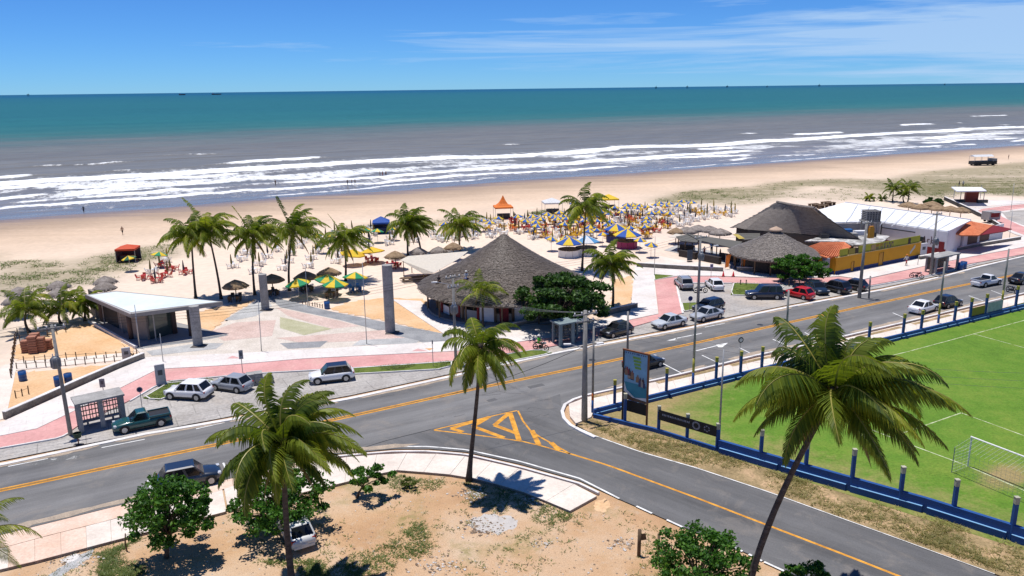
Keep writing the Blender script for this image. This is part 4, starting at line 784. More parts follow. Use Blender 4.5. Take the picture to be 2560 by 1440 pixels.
# ------------------------------------------------------------------ vehicles (+x is forward)
def car(label, kind, col, fw=None, rw=None, rear=None, cen=None, L=None, colname='car', roofcol=None, nm='parked_car', cat='car', group='cars parked beside the road', rails=False):
    K = dict(hatch=(3.95, 1.70, 1.50, 0.86), sedan=(4.45, 1.74, 1.47, 0.86), suv=(4.30, 1.80, 1.64, 0.95), bigsuv=(4.75, 1.86, 1.82, 1.02), wagon=(4.5, 1.74, 1.48, 0.86), pickup=(4.6, 1.72, 1.52, 0.90))[kind]
    L, Wd, H, belt = (L or K[0]), K[1], K[2], K[3]; hw = Wd / 2
    if fw:
        f, r = G(*fw), G(*rw); d = (f - r); d.z = 0; d.normalize(); nrm = Vector((-d.y, d.x, 0))
        if nrm.y < 0: nrm = -nrm
        c = (f + r) / 2 + nrm * hw * 0.92
    elif rear:
        a, b_ = G(*rear[0]), G(*rear[1]); e = (b_ - a).normalized(); d = Vector((-e.y, e.x, 0)); 
        if d.y < 0: d = -d
        c = (a + b_) / 2 + d * L * 0.47
    else:
        a, b_ = G(*cen[0]), G(*cen[1]); d = (b_ - a).normalized(); c = (a + b_) / 2
    c.z = 0.012; root = thing(nm, label, cat, c, math.atan2(d.y, d.x), group)
    pm = paint('paint_' + colname, col); rm = paint('paint_' + colname + '_roof', roofcol) if roofcol else pm
    h = L / 2; hood = belt - (0.02 if kind in ('suv', 'bigsuv') else 0.0); tail = {'hatch': belt + 0.04, 'suv': belt + 0.05, 'bigsuv': belt + 0.04, 'wagon': belt + 0.04, 'sedan': belt + 0.06, 'pickup': belt}[kind]
    gb = 0.20 if kind not in ('suv', 'bigsuv', 'pickup') else 0.28
    # body: cross-sections lofted nose to tail
    st = [(h, 0.42, 0.60, 0.70), (h - 0.10, gb + 0.06, hood - 0.20, 0.86), (h - 0.38, gb, hood - 0.10, 0.95), (h - 0.85, gb, hood - 0.03, 1.0), (h - 1.25, gb, hood + 0.01, 1.0), (0, gb, belt, 1.0), (-h + 1.1, gb, belt + 0.02, 1.0), (-h + 0.5, gb, tail, 0.98), (-h + 0.16, gb + 0.05, tail - 0.02, 0.92), (-h, 0.40, tail - 0.16, 0.82)]
    V = []; Fc = []; prof = ((0.88, 0.0), (0.985, 0.22), (1.0, 0.55), (0.975, 0.80), (0.90, 0.97), (0.62, 1.03), (0.0, 1.06))
    for x, zb, zt, wf in st:
        ring = [(x, -hw * wf * a, zb + (zt - zb) * k) for a, k in prof] + [(x, hw * wf * a, zb + (zt - zb) * k) for a, k in prof[-2::-1]]
        V.append(ring)
    n = len(V[0]); mb = MB(); vs = [p for r in V for p in r]
    for i in range(len(V) - 1):
        for k in range(n - 1): Fc.append((i * n + k, i * n + k + 1, (i + 1) * n + k + 1, (i + 1) * n + k))
        Fc.append((i * n + n - 1, i * n, (i + 1) * n, (i + 1) * n + n - 1))
    Fc.append(tuple(range(n - 1, -1, -1))); Fc.append(tuple(range((len(V) - 1) * n, len(V) * n)))
    mb.mesh(vs, Fc); body = mb.build('body', pm, root, True)
    # cabin
    if kind == 'sedan': xs = (h - 1.22, h - 1.95, -h + 1.45, -h + 0.72)
    elif kind == 'pickup': xs = (h - 1.28, h - 1.88, h - 2.62, h - 2.78)
    elif kind == 'hatch': xs = (h - 1.08, h - 1.78, -h + 0.72, -h + 0.22)
    elif kind == 'wagon': xs = (h - 1.2, h - 1.95, -h + 0.6, -h + 0.18)
    elif kind == 'suv': xs = (h - 1.16, h - 1.78, -h + 0.66, -h + 0.2)
    else: xs = (h - 1.35, h - 1.85, -h + 0.38, -h + 0.14)
    wb, wr = hw * 0.90, hw * (0.74 if kind not in ('bigsuv', 'suv') else 0.80); zb = belt - 0.02; zr = H - 0.06
    bot = [(xs[0], wb), (xs[3], wb)]; mb = MB()
    A = [(xs[0], -wb, zb), (xs[0], wb, zb), (xs[3], wb, zb + 0.03), (xs[3], -wb, zb + 0.03)]; T_ = [(xs[1], -wr, zr), (xs[1], wr, zr), (xs[2], wr, zr), (xs[2], -wr, zr)]
    ii = 0.14; T2 = [(xs[1] - ii, -wr + ii, H), (xs[1] - ii, wr - ii, H), (xs[2] + ii, wr - ii, H), (xs[2] + ii, -wr + ii, H)]
    mb.mesh(A + T_ + T2, [(1, 0, 4, 5), (3, 2, 6, 7), (0, 3, 7, 4), (2, 1, 5, 6), (5, 4, 8, 9), (7, 6, 10, 11), (4, 7, 11, 8), (6, 5, 9, 10), (8, 11, 10, 9)])
    cab = mb.build('cabin', rm, root, False)
    def pane(name, q, marg, parent, off=0.012):
        q = [Vector(p) for p in q]; ce = sum(q, Vector()) / len(q); nn = (q[1] - q[0]).cross(q[2] - q[0]).normalized()
        if nn.dot(ce - Vector(((xs[0] + xs[3]) / 2, 0, (zb + zr) / 2))) < 0: nn = -nn; q = q[::-1]
        MB().face([ce + (p - ce) * marg + nn * off for p in q]).build(name, glass, parent)
    pane('windscreen', [A[0], A[1], T_[1], T_[0]], 0.90, cab); pane('rear_window', [A[2], A[3], T_[3], T_[2]], 0.86, cab)
    for sg in (0, 1):
        b0, b1, t1, t0 = (Vector(A[0]), Vector(A[3]), Vector(T_[3]), Vector(T_[0])) if sg == 0 else (Vector(A[1]), Vector(A[2]), Vector(T_[2]), Vector(T_[1]))
        spl = [(0.05, 0.97)] if kind == 'pickup' else [(0.04, 0.47), (0.51, 0.95)] if kind in ('sedan', 'hatch') else [(0.04, 0.38), (0.42, 0.70), (0.73, 0.96)]
        for a, b_ in spl:
            q = [b0.lerp(b1, a), b0.lerp(b1, b_), t0.lerp(t1, b_), t0.lerp(t1, a)]; pane('side_window', q, 0.88, cab)
    # wheels
    wr_ = 0.31 if kind in ('hatch', 'sedan', 'wagon') else 0.35; wbz = L * 0.30
    for x in (wbz + 0.06, -wbz):
        for sg in (-1, 1):
            am = MB(); k = 12; cy = sg * (hw + 0.004); pts = [(x + (wr_ + 0.07) * math.cos(math.pi * j / k), cy, wr_ + (wr_ + 0.07) * math.sin(math.pi * j / k)) for j in range(k + 1)]
            am.face((pts if sg > 0 else pts[::-1]) ); am.build('wheel_arch', trim_black, body)
            w_ = MB(); prof2 = [(0.05, -0.09), (wr_ * 0.9, -0.10), (wr_, -0.06), (wr_, 0.06), (wr_ * 0.9, 0.10), (wr_ * 0.66, 0.095)]
            vs = []; fs = []; nn = 14
            for i, (rr_, y) in enumerate(prof2):
                for j in range(nn): vs.append((x + rr_ * math.cos(6.2832 * j / nn), sg * (hw - 0.07 + y), wr_ + rr_ * math.sin(6.2832 * j / nn)))
            for i in range(len(prof2) - 1):
                for j in range(nn): fs.append((i * nn + j, i * nn + (j + 1) % nn, (i + 1) * nn + (j + 1) % nn, (i + 1) * nn + j))
            w_.mesh(vs, fs); wo_ = w_.build('wheel', tyre, root, True)
            rm_ = MB(); vs = [(x, sg * (hw + 0.015), wr_)] + [(x + wr_ * 0.66 * math.cos(6.2832 * j / 10) * (1 if j % 2 else 0.9), sg * (hw + 0.024), wr_ + wr_ * 0.66 * math.sin(6.2832 * j / 10)) for j in range(10)]
            rm_.mesh(vs, [(0, 1 + j, 1 + (j + 1) % 10) for j in range(10)]); rm_.build('rim', rim, wo_)
    for sg in (-1, 1):
        MB().box((h - 0.20, sg * hw * 0.68, hood - 0.20), (0.22, hw * 0.40, 0.14)).build('headlight', lamp_clear, root)
        MB().box((-h + 0.13, sg * hw * 0.74, tail - 0.17), (0.16, hw * 0.30, 0.20 if kind != 'suv' else 0.14)).build('tail_light', lamp_red, root)
        MB().box((xs[0] - 0.28, sg * (hw + 0.07), belt + 0.05), (0.12, 0.18, 0.12)).build('mirror', pm, root)
    MB().box((h - 0.04, 0, 0.42), (0.10, Wd * 0.56, 0.16)).build('grille', trim_black, root)
    MB().box((-h + 0.03, 0, 0.36), (0.10, Wd * 0.74, 0.16)).build('rear_bumper', trim_black if kind in ('suv', 'bigsuv') else pm, root)
    MB().box((-h - 0.01, 0, tail - 0.40), (0.03, 0.40, 0.12)).build('number_plate', plate_mat, root)
    MB().box((0, 0, gb - 0.02), (L * 0.52, Wd * 0.96, 0.12)).build('sill', trim_black, root)
    if kind == 'pickup':
        bl = (-h + 0.14, xs[3] - 0.06); mb = MB(); wi = hw * 0.80
        mb.box(((bl[0] + bl[1]) / 2, 0, belt + 0.065), (bl[1] - bl[0], wi * 2, 0.02)); mb.build('cargo_bed', trim_black, root)
        mb = MB()
        for sg in (-1, 1): mb.box(((bl[0] + bl[1]) / 2, sg * (hw * 0.88), belt + 0.09), (bl[1] - bl[0] + 0.1, 0.10, 0.16))
        mb.box((bl[0] - 0.04, 0, belt + 0.09), (0.07, hw * 1.7, 0.16)); mb.build('bed_rail', pm, root)
    if rails:
        mb = MB()
        for sg in (-1, 1): mb.box(((xs[1] + xs[2]) / 2, sg * (wr - 0.10), H + 0.05), ((xs[1] - xs[2]) * 0.8, 0.04, 0.05))
        mb.build('roof_rail', steel, root)
    if kind == 'bigsuv': MB().lathe([(0.34, -0.09), (0.36, 0), (0.34, 0.09), (0.02, 0.10)], 14).build('spare_wheel', tyre, root).location = (-h - 0.05, 0, 0.98)
    return root
white = (0.78, 0.78, 0.78); silver = (0.42, 0.44, 0.46); black = (0.012, 0.012, 0.014)
car('white compact SUV with a dark rear bumper parked beside the grey hatchback', 'suv', white, (426, 1000), (495, 1004), colname='white', L=4.2)
car('silver grey hatchback parked beside the paver stack', 'hatch', (0.30, 0.32, 0.35), (535, 976), (599, 985), colname='grey')
car('white SUV with a dark roof half hidden by the tall left palm', 'suv', white, (800, 962), (862, 955), colname='white', roofcol=(0.012, 0.016, 0.03))
car('dark teal pickup truck parked by the left bus shelter', 'pickup', (0.010, 0.075, 0.075), (316, 1085), (403, 1067), colname='teal', nm='pickup_truck', cat='pickup truck', L=4.5)
car('dark blue SUV parked on the near side of the road behind a bush', 'suv', (0.012, 0.022, 0.045), (526, 1213), (430, 1233), colname='midnight')
car('white car parked under the tree on the dirt lot, its tailgate showing', 'hatch', (0.60, 0.60, 0.58), rear=((734, 1386), (789, 1369)), colname='offwhite')
car('black hatchback parked in the shade of the big dark tree', 'hatch', black, (1527, 847), (1579, 835), colname='black')
car('left of the two silver sedans parked nose to tail along the road', 'sedan', (0.50, 0.53, 0.56), (1660, 825), (1708, 815), colname='silver')
car('right of the two silver sedans parked nose to tail along the road, beneath a pole', 'sedan', (0.40, 0.42, 0.45), (1756, 806), (1801, 796), colname='silver_dark')
car('dark estate car parked right behind the silver sedan in the car park', 'wagon', (0.012, 0.02, 0.035), (1757, 785), (1808, 773), colname='inkblue')
car('black sedan driving behind the billboard in the near lane', 'sedan', black, (1652, 917), (1592, 932), colname='black', nm='moving_car', group='cars driving on the road')
car('silver grey SUV seen from behind, parked next to a motorcycle', 'suv', (0.28, 0.29, 0.31), rear=((1702, 728), (1736, 727)), colname='gunmetal', rails=True)
car('small white hatchback seen from behind beside the traffic cones', 'hatch', white, rear=((1781, 730), (1812, 729)), colname='white')
car('navy blue four wheel drive parked by the grass island', 'bigsuv', (0.010, 0.016, 0.04), (1885, 750), (1943, 750), colname='navy', rails=True)
car('bright red hatchback in the row of dark cars', 'hatch', (0.52, 0.012, 0.014), (1966, 741), (2011, 751), colname='red')
car('dark blue sedan facing the road, right of the red hatchback', 'sedan', (0.008, 0.016, 0.03), cen=((2018, 719), (2064, 742)), colname='deepblue')
car('black SUV parked nose to the wall beyond the dark blue sedan', 'suv', black, (2056, 726), (2098, 736), colname='black', rails=True)
car('black car at the far right end of the parked row by the pole', 'hatch', (0.014, 0.014, 0.016), (2108, 722), (2141, 728), colname='black')
car('white sedan parked along the near kerb by the football fence', 'sedan', white, (2338, 778), (2308, 787), colname='white')
car('black hatchback parked right in front of the white sedan by the fence', 'hatch', black, (2398, 766), (2370, 772), colname='black')
car('white pickup truck driving away on the road at the right', 'pickup', white, (2495, 713), (2463, 719), colname='white', nm='pickup_truck', cat='pickup truck', group='cars driving on the road', L=4.9)
car('dark car cut by the right edge of the picture on the road', 'sedan', black, (2585, 706), (2553, 713), colname='black', nm='moving_car', group='cars driving on the road')

def motorbike(label, fw, rw, col, colname):
    f, r = G(*fw), G(*rw); d = f - r; d.z = 0; L = 1.3; d.normalize(); c = (f + r) / 2; c.z = 0.012
    root = thing('motorcycle', label, 'motorcycle', c, math.atan2(d.y, d.x), 'motorcycles'); pm = paint('paint_' + colname, col)
    for x in (0.65, -0.65):
        mb = MB(); n = 16; k = 5; vs = []; fs = []
        for i in range(n):
            for j in range(k):
                a = 6.2832 * i / n; b_ = 6.2832 * j / k; rr_ = 0.27 + 0.055 * math.cos(b_); vs.append((x + rr_ * math.cos(a), 0.055 * math.sin(b_), 0.32 + rr_ * math.sin(a)))
        for i in range(n):
            for j in range(k): fs.append((i * k + j, ((i + 1) % n) * k + j, ((i + 1) % n) * k + (j + 1) % k, i * k + (j + 1) % k))
        mb.mesh(vs, fs); w_ = mb.build('wheel', tyre, root, True); MB().tube([(x, -0.06, 0.32), (x, 0.06, 0.32)], 0.1, 8).build('hub', rim, w_)
    mb = MB(); mb.tube([(0.65, 0, 0.32), (0.50, 0, 0.72), (0.42, 0, 0.95)], 0.035, 6); mb.tube([(-0.65, 0, 0.32), (-0.1, 0, 0.38), (0.45, 0, 0.80)], 0.04, 6); mb.box((0.0, 0, 0.40), (0.42, 0.26, 0.30)); mb.tube([(-0.2, -0.14, 0.3), (-0.8, -0.15, 0.36)], 0.045, 6); mb.build('frame', dark_metal, root)
    mb = MB(); mb.lathe([(0.02, -0.28), (0.13, -0.2), (0.16, 0), (0.13, 0.2), (0.02, 0.28)], 10); o = mb.build('fuel_tank', pm, root, True, (0.18, 0, 0.78)); o.rotation_euler = (0, R(90), 0)
    MB().box((-0.32, 0, 0.78), (0.66, 0.26, 0.10), 0, 0, 0.85).build('seat', trim_black, root)
    mb = MB(); mb.tube([(0.34, -0.36, 1.02), (0.44, 0, 0.98), (0.34, 0.36, 1.02)], 0.02, 5); mb.build('handlebar', steel, root)
    MB().box((0.54, 0, 0.88), (0.12, 0.18, 0.18)).build('headlight', lamp_clear, root); MB().box((-0.72, 0, 0.70), (0.3, 0.16, 0.05)).build('mudguard', pm, root); return root
motorbike('silver motorcycle parked at the foot of a pole beside the grey SUV', (1762, 732), (1740, 732), (0.30, 0.31, 0.33), 'gunmetal')
motorbike('dark red motorcycle parked on the kerb in front of the yellow wall', (2302, 697), (2280, 695), (0.16, 0.02, 0.02), 'maroon')
motorbike('black motorcycle parked by the football fence at the right', (2540, 735), (2518, 729), (0.02, 0.02, 0.022), 'black')
bike_r = motorbike('motorcycle ridden by a person in a green vest under the dark tree', (1362, 877), (1342, 874), (0.05, 0.05, 0.055), 'graphite')
# open-sided excursion truck on the beach
p = G(2456, 413); tr = thing('beach_truck', 'open sided beach truck with a white canopy roof on the far sand', 'truck', (p.x, p.y, -0.03), R(8))
MB().box((0, 0, 0.95), (8.6, 2.6, 1.1)).build('body', trim_black, tr); MB().box((3.5, 0, 1.7), (1.6, 2.4, 1.2)).build('cab', plain('cab_grey', (0.3, 0.3, 0.31), 0.5), tr)
mb = MB(); mb.mesh([(-4.3, -1.35, 3.0), (3.0, -1.35, 3.0), (3.0, 1.35, 3.0), (-4.3, 1.35, 3.0), (-4.3, 0, 3.6), (3.0, 0, 3.6)], [(0, 1, 5, 4), (2, 3, 4, 5), (1, 2, 5), (3, 0, 4), (3, 2, 1, 0)]); mb.build('canopy', c_white, tr)
for x in (-4.2, -1.8, 0.6, 2.9):
    for sg in (-1, 1): MB().tube([(x, sg * 1.28, 1.4), (x, sg * 1.28, 3.0)], 0.05, 5).build('post', steel, tr)
for x in (2.9, -1.9, -3.1):
    for sg in (-1, 1): MB().tube([(x, sg * 1.05, 0.5), (x, sg * 1.4, 0.5)], 0.5, 12).build('wheel', tyre, tr)
p = G(2475, 556); tr = thing('food_cart', 'small grey food trailer on the far paved square', 'trailer', (p.x, p.y, 0.1), R(20))
MB().box((0, 0, 1.35), (3.0, 1.8, 1.7)).build('body', plain('cart_grey', (0.36, 0.34, 0.33), 0.6), tr); MB().box((0, -0.93, 1.5), (2.2, 0.06, 0.8)).build('hatch', red_band, tr); MB().box((0, -1.3, 2.1), (2.4, 0.8, 0.06)).build('awning', grey_metal, tr)
for x in (-0.5, 0.5):
    for sg in (-1, 1): MB().tube([(x, sg * 0.7, 0.3), (x, sg * 0.9, 0.3)], 0.3, 10).build('wheel', tyre, tr)

# ------------------------------------------------------------------ buildings
def loc_(p, root): return Vector(p) - root.location
def roof_slab(root, name, px, z, th, mat, zs=None):
    P = [G(x, y, zs[i] if zs else z) - Vector((root.location.x, root.location.y, 0)) for i, (x, y) in enumerate(px)]
    if poly_area(P) < 0: P = P[::-1]
    n = len(P); mb = MB(); vs = [(p.x, p.y, p.z - th) for p in P] + [tuple(p) for p in P]
    mb.mesh(vs, [tuple(range(n, 2 * n)), tuple(range(n - 1, -1, -1))] + [(i, (i + 1) % n, n + (i + 1) % n, n + i) for i in range(n)]); return mb.build(name, mat, root)
def wallseg(root, name, a, b_, z0, z1, th, mat, parent=None):
    mb = MB(); a = Vector(a) - root.location; b_ = Vector(b_) - root.location; wall_mb(mb, [(a.x, a.y), (b_.x, b_.y)], th, z0, z1); return mb.build(name, mat, parent or root)
def col(root, name, p, r, z0, z1, mat, n=14):
    q = Vector(p) - root.location; return MB().tube([(q.x, q.y, z0), (q.x, q.y, z1)], r, n).build(name, mat, root, n > 8)
# beach pavilion with the pale kite-shaped flat roof
f1 = G(340, 870); hr = hz(f1, 786)
pv = thing('pavilion', 'concrete pavilion with a pale kite shaped flat roof beside the plaza', 'pavilion', (f1.x, f1.y, 0))
roof_slab(pv, 'roof', [(212, 737), (290, 727), (557, 754), (325, 785)], hr, 0.42, plain('fascia', (0.30, 0.285, 0.27), 0.8))
roof_slab(pv, 'roof_cover', [(222, 738), (291, 729), (545, 754), (327, 780)], hr + 0.03, 0.02, roof_pale)
roof_slab(pv, 'gutter', [(214, 736.5), (219, 736), (329, 783), (325, 784.5)], hr + 0.10, 0.10, plain('gutter_grey', (0.42, 0.40, 0.39), 0.6))
roof_slab(pv, 'floor', [(230, 806), (340, 868), (500, 848), (566, 836), (420, 800), (300, 792)], 0.16, 0.18, plain('floor_grey', (0.30, 0.29, 0.285), 0.8))
wallseg(pv, 'kerb', G(224, 806), G(341, 872), 0, 0.34, 0.3, kerb_white)
wl_ = [G(228, 790), G(246, 797), G(252, 800), G(300, 820), G(306, 828), G(330, 842), G(352, 856), G(376, 855)]
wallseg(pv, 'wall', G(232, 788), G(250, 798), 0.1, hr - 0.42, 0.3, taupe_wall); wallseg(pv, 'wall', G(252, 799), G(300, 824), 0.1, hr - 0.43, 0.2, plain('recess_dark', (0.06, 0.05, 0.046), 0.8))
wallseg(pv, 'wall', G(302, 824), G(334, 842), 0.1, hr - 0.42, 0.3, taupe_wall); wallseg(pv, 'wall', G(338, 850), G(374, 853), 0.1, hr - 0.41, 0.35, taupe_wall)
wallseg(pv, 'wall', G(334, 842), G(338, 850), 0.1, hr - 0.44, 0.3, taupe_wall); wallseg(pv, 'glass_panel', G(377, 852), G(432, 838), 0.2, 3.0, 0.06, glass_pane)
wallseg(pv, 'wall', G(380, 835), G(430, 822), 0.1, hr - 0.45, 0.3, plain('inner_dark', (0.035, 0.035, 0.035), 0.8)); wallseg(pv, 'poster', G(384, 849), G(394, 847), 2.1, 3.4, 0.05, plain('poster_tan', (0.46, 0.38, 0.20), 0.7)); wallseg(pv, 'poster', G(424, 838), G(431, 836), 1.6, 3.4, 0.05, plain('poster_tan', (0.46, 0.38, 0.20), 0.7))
for q in (G(243, 797), G(262, 812), G(307, 836), G(349, 868), G(391, 856)): col(pv, 'post', q, 0.07, 0.1, hr - 0.4, plain('post_grey', (0.36, 0.34, 0.32), 0.7), 8)
for q in (G(438, 836), G(480, 842), G(258, 806), G(330, 850)): col(pv, 'pillar', q, 0.30, 0.1, hr - 0.41, plain('pillar_brown', (0.10, 0.065, 0.055), 0.8), 10)
for (bp, tp, lb, r) in (((491, 868), 772, 'thick round concrete column holding the tip of the pavilion roof', 0.52), ((661, 777), 691, 'free standing round concrete column at the apex of the plaza', 0.5), ((974, 835), 669, 'tallest free standing round concrete column at the right of the plaza', 0.58)):
    p = G(*bp); h_ = hz(p, tp) ; cth = thing('concrete_column', lb, 'column', (p.x, p.y + r, 0.1), 0, 'round concrete columns'); k = 5; hh = (h_ + 0.1) / k
    for i in range(k): MB().tube([(0, 0, i * hh - (0.15 if i == 0 else 0)), (0, 0, (i + 1) * hh - 0.02)], r * (1 - 0.004 * (i % 2)), 28).build('drum', concrete_grey, cth)
    MB().box((0.3, -0.45, 0.02), (1.5, 1.3, 0.06)).build('foot_shadow', plain('foot_shadow_dark', (0.10, 0.09, 0.085), 0.9), cth)  # column's shadow painted as a dark slab, set off right and front
# round thatched hut
def cone_roof(root, name, c, Rr, ze, za, mat, tuftm, nt, seed, sag=0.06, tsz=0.30):
    rg = random.Random(seed); q = c - root.location; prof = []
    for i in range(13): f = i / 12; prof.append((Rr * (1 - f) + 0.02, ze + (za - ze) * (f - sag * math.sin(math.pi * f))))
    mb = MB(); mb.lathe([(Rr * 0.97, ze - 0.35)] + prof, 64, 0, (q.x, q.y, 0), 0.006, rg); r = mb.build(name, mat, root, True)
    tb = MB()
    for k in range(nt):
        a = rg.random() * 6.2832; f = 1 - math.sqrt(rg.random()) if rg.random() < 0.9 else rg.random(); f = min(f, 0.985); f2 = max(f - tsz * rg.uniform(0.6, 1.2) / math.hypot(Rr, za - ze), -0.035); w_ = rg.uniform(0.04, 0.10)
        def P_(ff, lift): return Vector((q.x + Rr * (1 - ff) * math.cos(a), q.y + Rr * (1 - ff) * math.sin(a), ze + (za - ze) * (ff - sag * math.sin(math.pi * max(ff, 0))) + lift))
        t_ = Vector((-math.sin(a), math.cos(a), 0)) * w_; p0 = P_(f, 0.03); p1 = P_(f2, rg.uniform(0.05, 0.10)); tb.face([p1 - t_, p1 + t_, p0 + t_ * 0.7, p0 - t_ * 0.7])
    stuff(tb.build('thatch', tuftm, r)); return r
hc = G(1261, 706, 3.0); hR = 214 * ((hc - Vector((0, 0, CAMH))).dot(Vector(Fv))) / FPX; hA = hz(hc, 584)
hut = thing('thatched_hut', 'big round hut with a tall conical grey thatch roof beside the plaza', 'hut', (hc.x, hc.y, 0))
cone_roof(hut, 'roof', Vector((hc.x, hc.y, 0)), hR, 2.9, hA, thatch_grey, thatch_tuft, 22000, 3)
MB().lathe([(0.01, 0.30), (hR * 0.90, 0.30), (hR * 0.915, 0.05)], 48).build('plinth', plain('plinth', (0.24, 0.23, 0.225), 0.85), hut)
nW = 26; wr2 = hR * 0.78
for k in range(nW):
    a0, a1 = 6.2832 * k / nW, 6.2832 * (k + 1) / nW; p0, p1 = (wr2 * math.cos(a0), wr2 * math.sin(a0)), (wr2 * math.cos(a1), wr2 * math.sin(a1))
    if math.sin((a0 + a1) / 2) > 0.75: continue
    mb = MB(); wall_mb(mb, [p0, p1], 0.14, 0.3, [2.7, 1.5, 2.7, 1.3][k % 4]); mb.build('wall_panel', [white_wall, plain('panel_tan', (0.30, 0.25, 0.21), 0.8), grey_wall, white_wall, plain('panel_tan', (0.30, 0.25, 0.21), 0.8)][k % 5], hut)
    MB().tube([(p0[0] * 1.02, p0[1] * 1.02, 0.1), (p0[0] * 1.02, p0[1] * 1.02, 3.4)], 0.16, 8).build('post', red_band if k % 3 == 0 else wood, hut)
    if k % 3 == 1:
        f_ = 1.012; mb = MB(); wall_mb(mb, [((p0[0] * 0.75 + p1[0] * 0.25) * f_, (p0[1] * 0.75 + p1[1] * 0.25) * f_), ((p0[0] * 0.25 + p1[0] * 0.75) * f_, (p0[1] * 0.25 + p1[1] * 0.75) * f_)], 0.12, 0.35, 2.3); mb.build('door', red_band, hut)
for k in range(14):
    a = 6.2832 * k / 14 + 0.2; MB().tube([(hR * 0.9 * math.cos(a), hR * 0.9 * math.sin(a), 0), (hR * 0.9 * math.cos(a), hR * 0.9 * math.sin(a), 3.1)], 0.11, 8).build('eave_post', wood, hut)
# pale shade sail joined to the hut's back
p = G(1075, 680); ss_ = thing('shade_sail', 'pale cream fabric awning stretched left of the big thatched hut', 'awning', (p.x, p.y, 0))
roof_slab(ss_, 'fabric', [(1000, 650), (1020, 640), (1170, 628), (1150, 645), (1085, 682), (1058, 684)], 2.8, 0.03, c_cream, [2.3, 2.7, 3.2, 3.2, 3.1, 2.3])
for x, y in ((1010, 694), (1060, 716), (1100, 690), (1030, 682)): col(ss_, 'post', G(x, y), 0.06, -0.05, 2.5, wood, 6)
p = G(1045, 700); bt = tag(MB().box((0, 0, 0.5), (5.0, 1.0, 0.1)).box((-2.2, 0, 0.22), (0.1, 0.8, 0.5)).box((2.2, 0, 0.22), (0.1, 0.8, 0.5)).box((0, -0.9, 0.28), (5, 0.4, 0.06)).box((0, 0.9, 0.28), (5, 0.4, 0.06)).build('picnic_table', wood, None, False, (p.x, p.y, 0), R(25)), 'long dark wooden table under the cream awning', 'table')
# restaurant: hipped thatch hall, round thatch porch, lean-to roofs
M0 = G(1990, 575); rs = thing('restaurant', 'beach restaurant with a broad dark hipped thatch roof and round thatch porch', 'restaurant', (M0.x, M0.y, 0)); off0 = Vector((M0.x, M0.y, 0))
zr_ = 7.6; R1, R2 = G(1942, 506, zr_), G(2036, 521, zr_); E1, E2 = G(1833, 567, 3.0), G(2109, 590, 3.0); Mm = (R1 + R2) / 2; E3 = Vector((2 * Mm.x - E1.x, 2 * Mm.y - E1.y, 3.0)); E4 = Vector((2 * Mm.x - E2.x, 2 * Mm.y - E2.y, 3.0))
def quadmesh(pts, faces, nsub=0):
    mb = MB(); mb.mesh([p - off0 for p in pts], faces); return mb
mb = MB()
def gridface(mb, a, b_, c, d, nu, nv, jit, rg, th=0.0):
    vs = []
    for i in range(nu + 1):
        for j in range(nv + 1):
            u, v = i / nu, j / nv; p = (a * (1 - u) + b_ * u) * (1 - v) + (d * (1 - u) + c * u) * v; p = p + Vector((0, 0, rg.uniform(-jit, jit) - 0.35 * math.sin(math.pi * v) * 0.5)); vs.append(p - off0)
    mb.mesh(vs, [(i * (nv + 1) + j, (i + 1) * (nv + 1) + j, (i + 1) * (nv + 1) + j + 1, i * (nv + 1) + j + 1) for i in range(nu) for j in range(nv)])
rg = random.Random(5)
gridface(mb, E1, E2, R2, R1, 30, 12, 0.03, rg); gridface(mb, E2, E3, R2, R2, 14, 12, 0.03, rg); gridface(mb, E3, E4, R1, R2, 30, 12, 0.03, rg); gridface(mb, E4, E1, R1, R1, 14, 12, 0.03, rg)
rf = mb.build('roof', thatch_dark, rs, True); tb = MB()
def thatch_on(tb, a, b_, c, d, n, seed, sz=0.6):
    rg = random.Random(seed)
    for k in range(n):
        u, v = rg.random(), rg.random() ** 1.2; e0, e1 = a * (1 - u) + b_ * u, d * (1 - u) + c * u; ax = (e1 - e0).normalized(); t_ = (b_ - a).normalized() * rg.uniform(0.12, 0.3); p = e0 * (1 - v) + e1 * v + Vector((0, 0, 0.06 - 0.35 * math.sin(math.pi * v) * 0.5)); l = sz * rg.uniform(0.6, 1.2); p1 = p - ax * l + Vector((0, 0, rg.uniform(0.04, 0.10)))
        tb.face([p1 - t_ - off0, p1 + t_ - off0, p + t_ * 0.8 - off0, p - t_ * 0.8 - off0])
thatch_on(tb, E1, E2, R2, R1, 2600, 1); thatch_on(tb, E2, E3, R2, R2, 900, 2); thatch_dk = leafmat('thatch_tuft_dark', (0.14, 0.122, 0.108), (0.27, 0.24, 0.214), 0.0); stuff(tb.build('thatch', thatch_dk, rf))
MB().tube([R1 - off0 + Vector((0, 0, 0.1)), Mm - off0 + Vector((0, 0, 0.0)), R2 - off0 + Vector((0, 0, 0.1))], 0.22, 6).build('ridge', thatch_old, rf); MB().tube([R2 - off0, (R2 + E2) / 2 - off0 + Vector((0, 0, -0.05)), E2 - off0], 0.25, 6).build('hip_ridge', thatch_old, rf)
sc_ = G(1936, 630, 2.5); sR = 112 * ((sc_ - Vector((0, 0, CAMH))).dot(Vector(Fv))) / FPX; sA = hz(sc_, 573)
cone_roof(rs, 'porch_roof', Vector((sc_.x, sc_.y, 0)), sR, 2.5, sA, thatch_dark, thatch_dk, 5000, 9, 0.05)
MB().lathe([(0.02, sA + 0.45), (0.9, sA + 0.05), (1.05, sA - 0.15), (0.8, sA - 0.3)], 14, 0, (sc_.x - off0.x, sc_.y - off0.y, 0)).build('roof_cap', plain('cap_tan', (0.50, 0.36, 0.26), 0.9), rs, True)
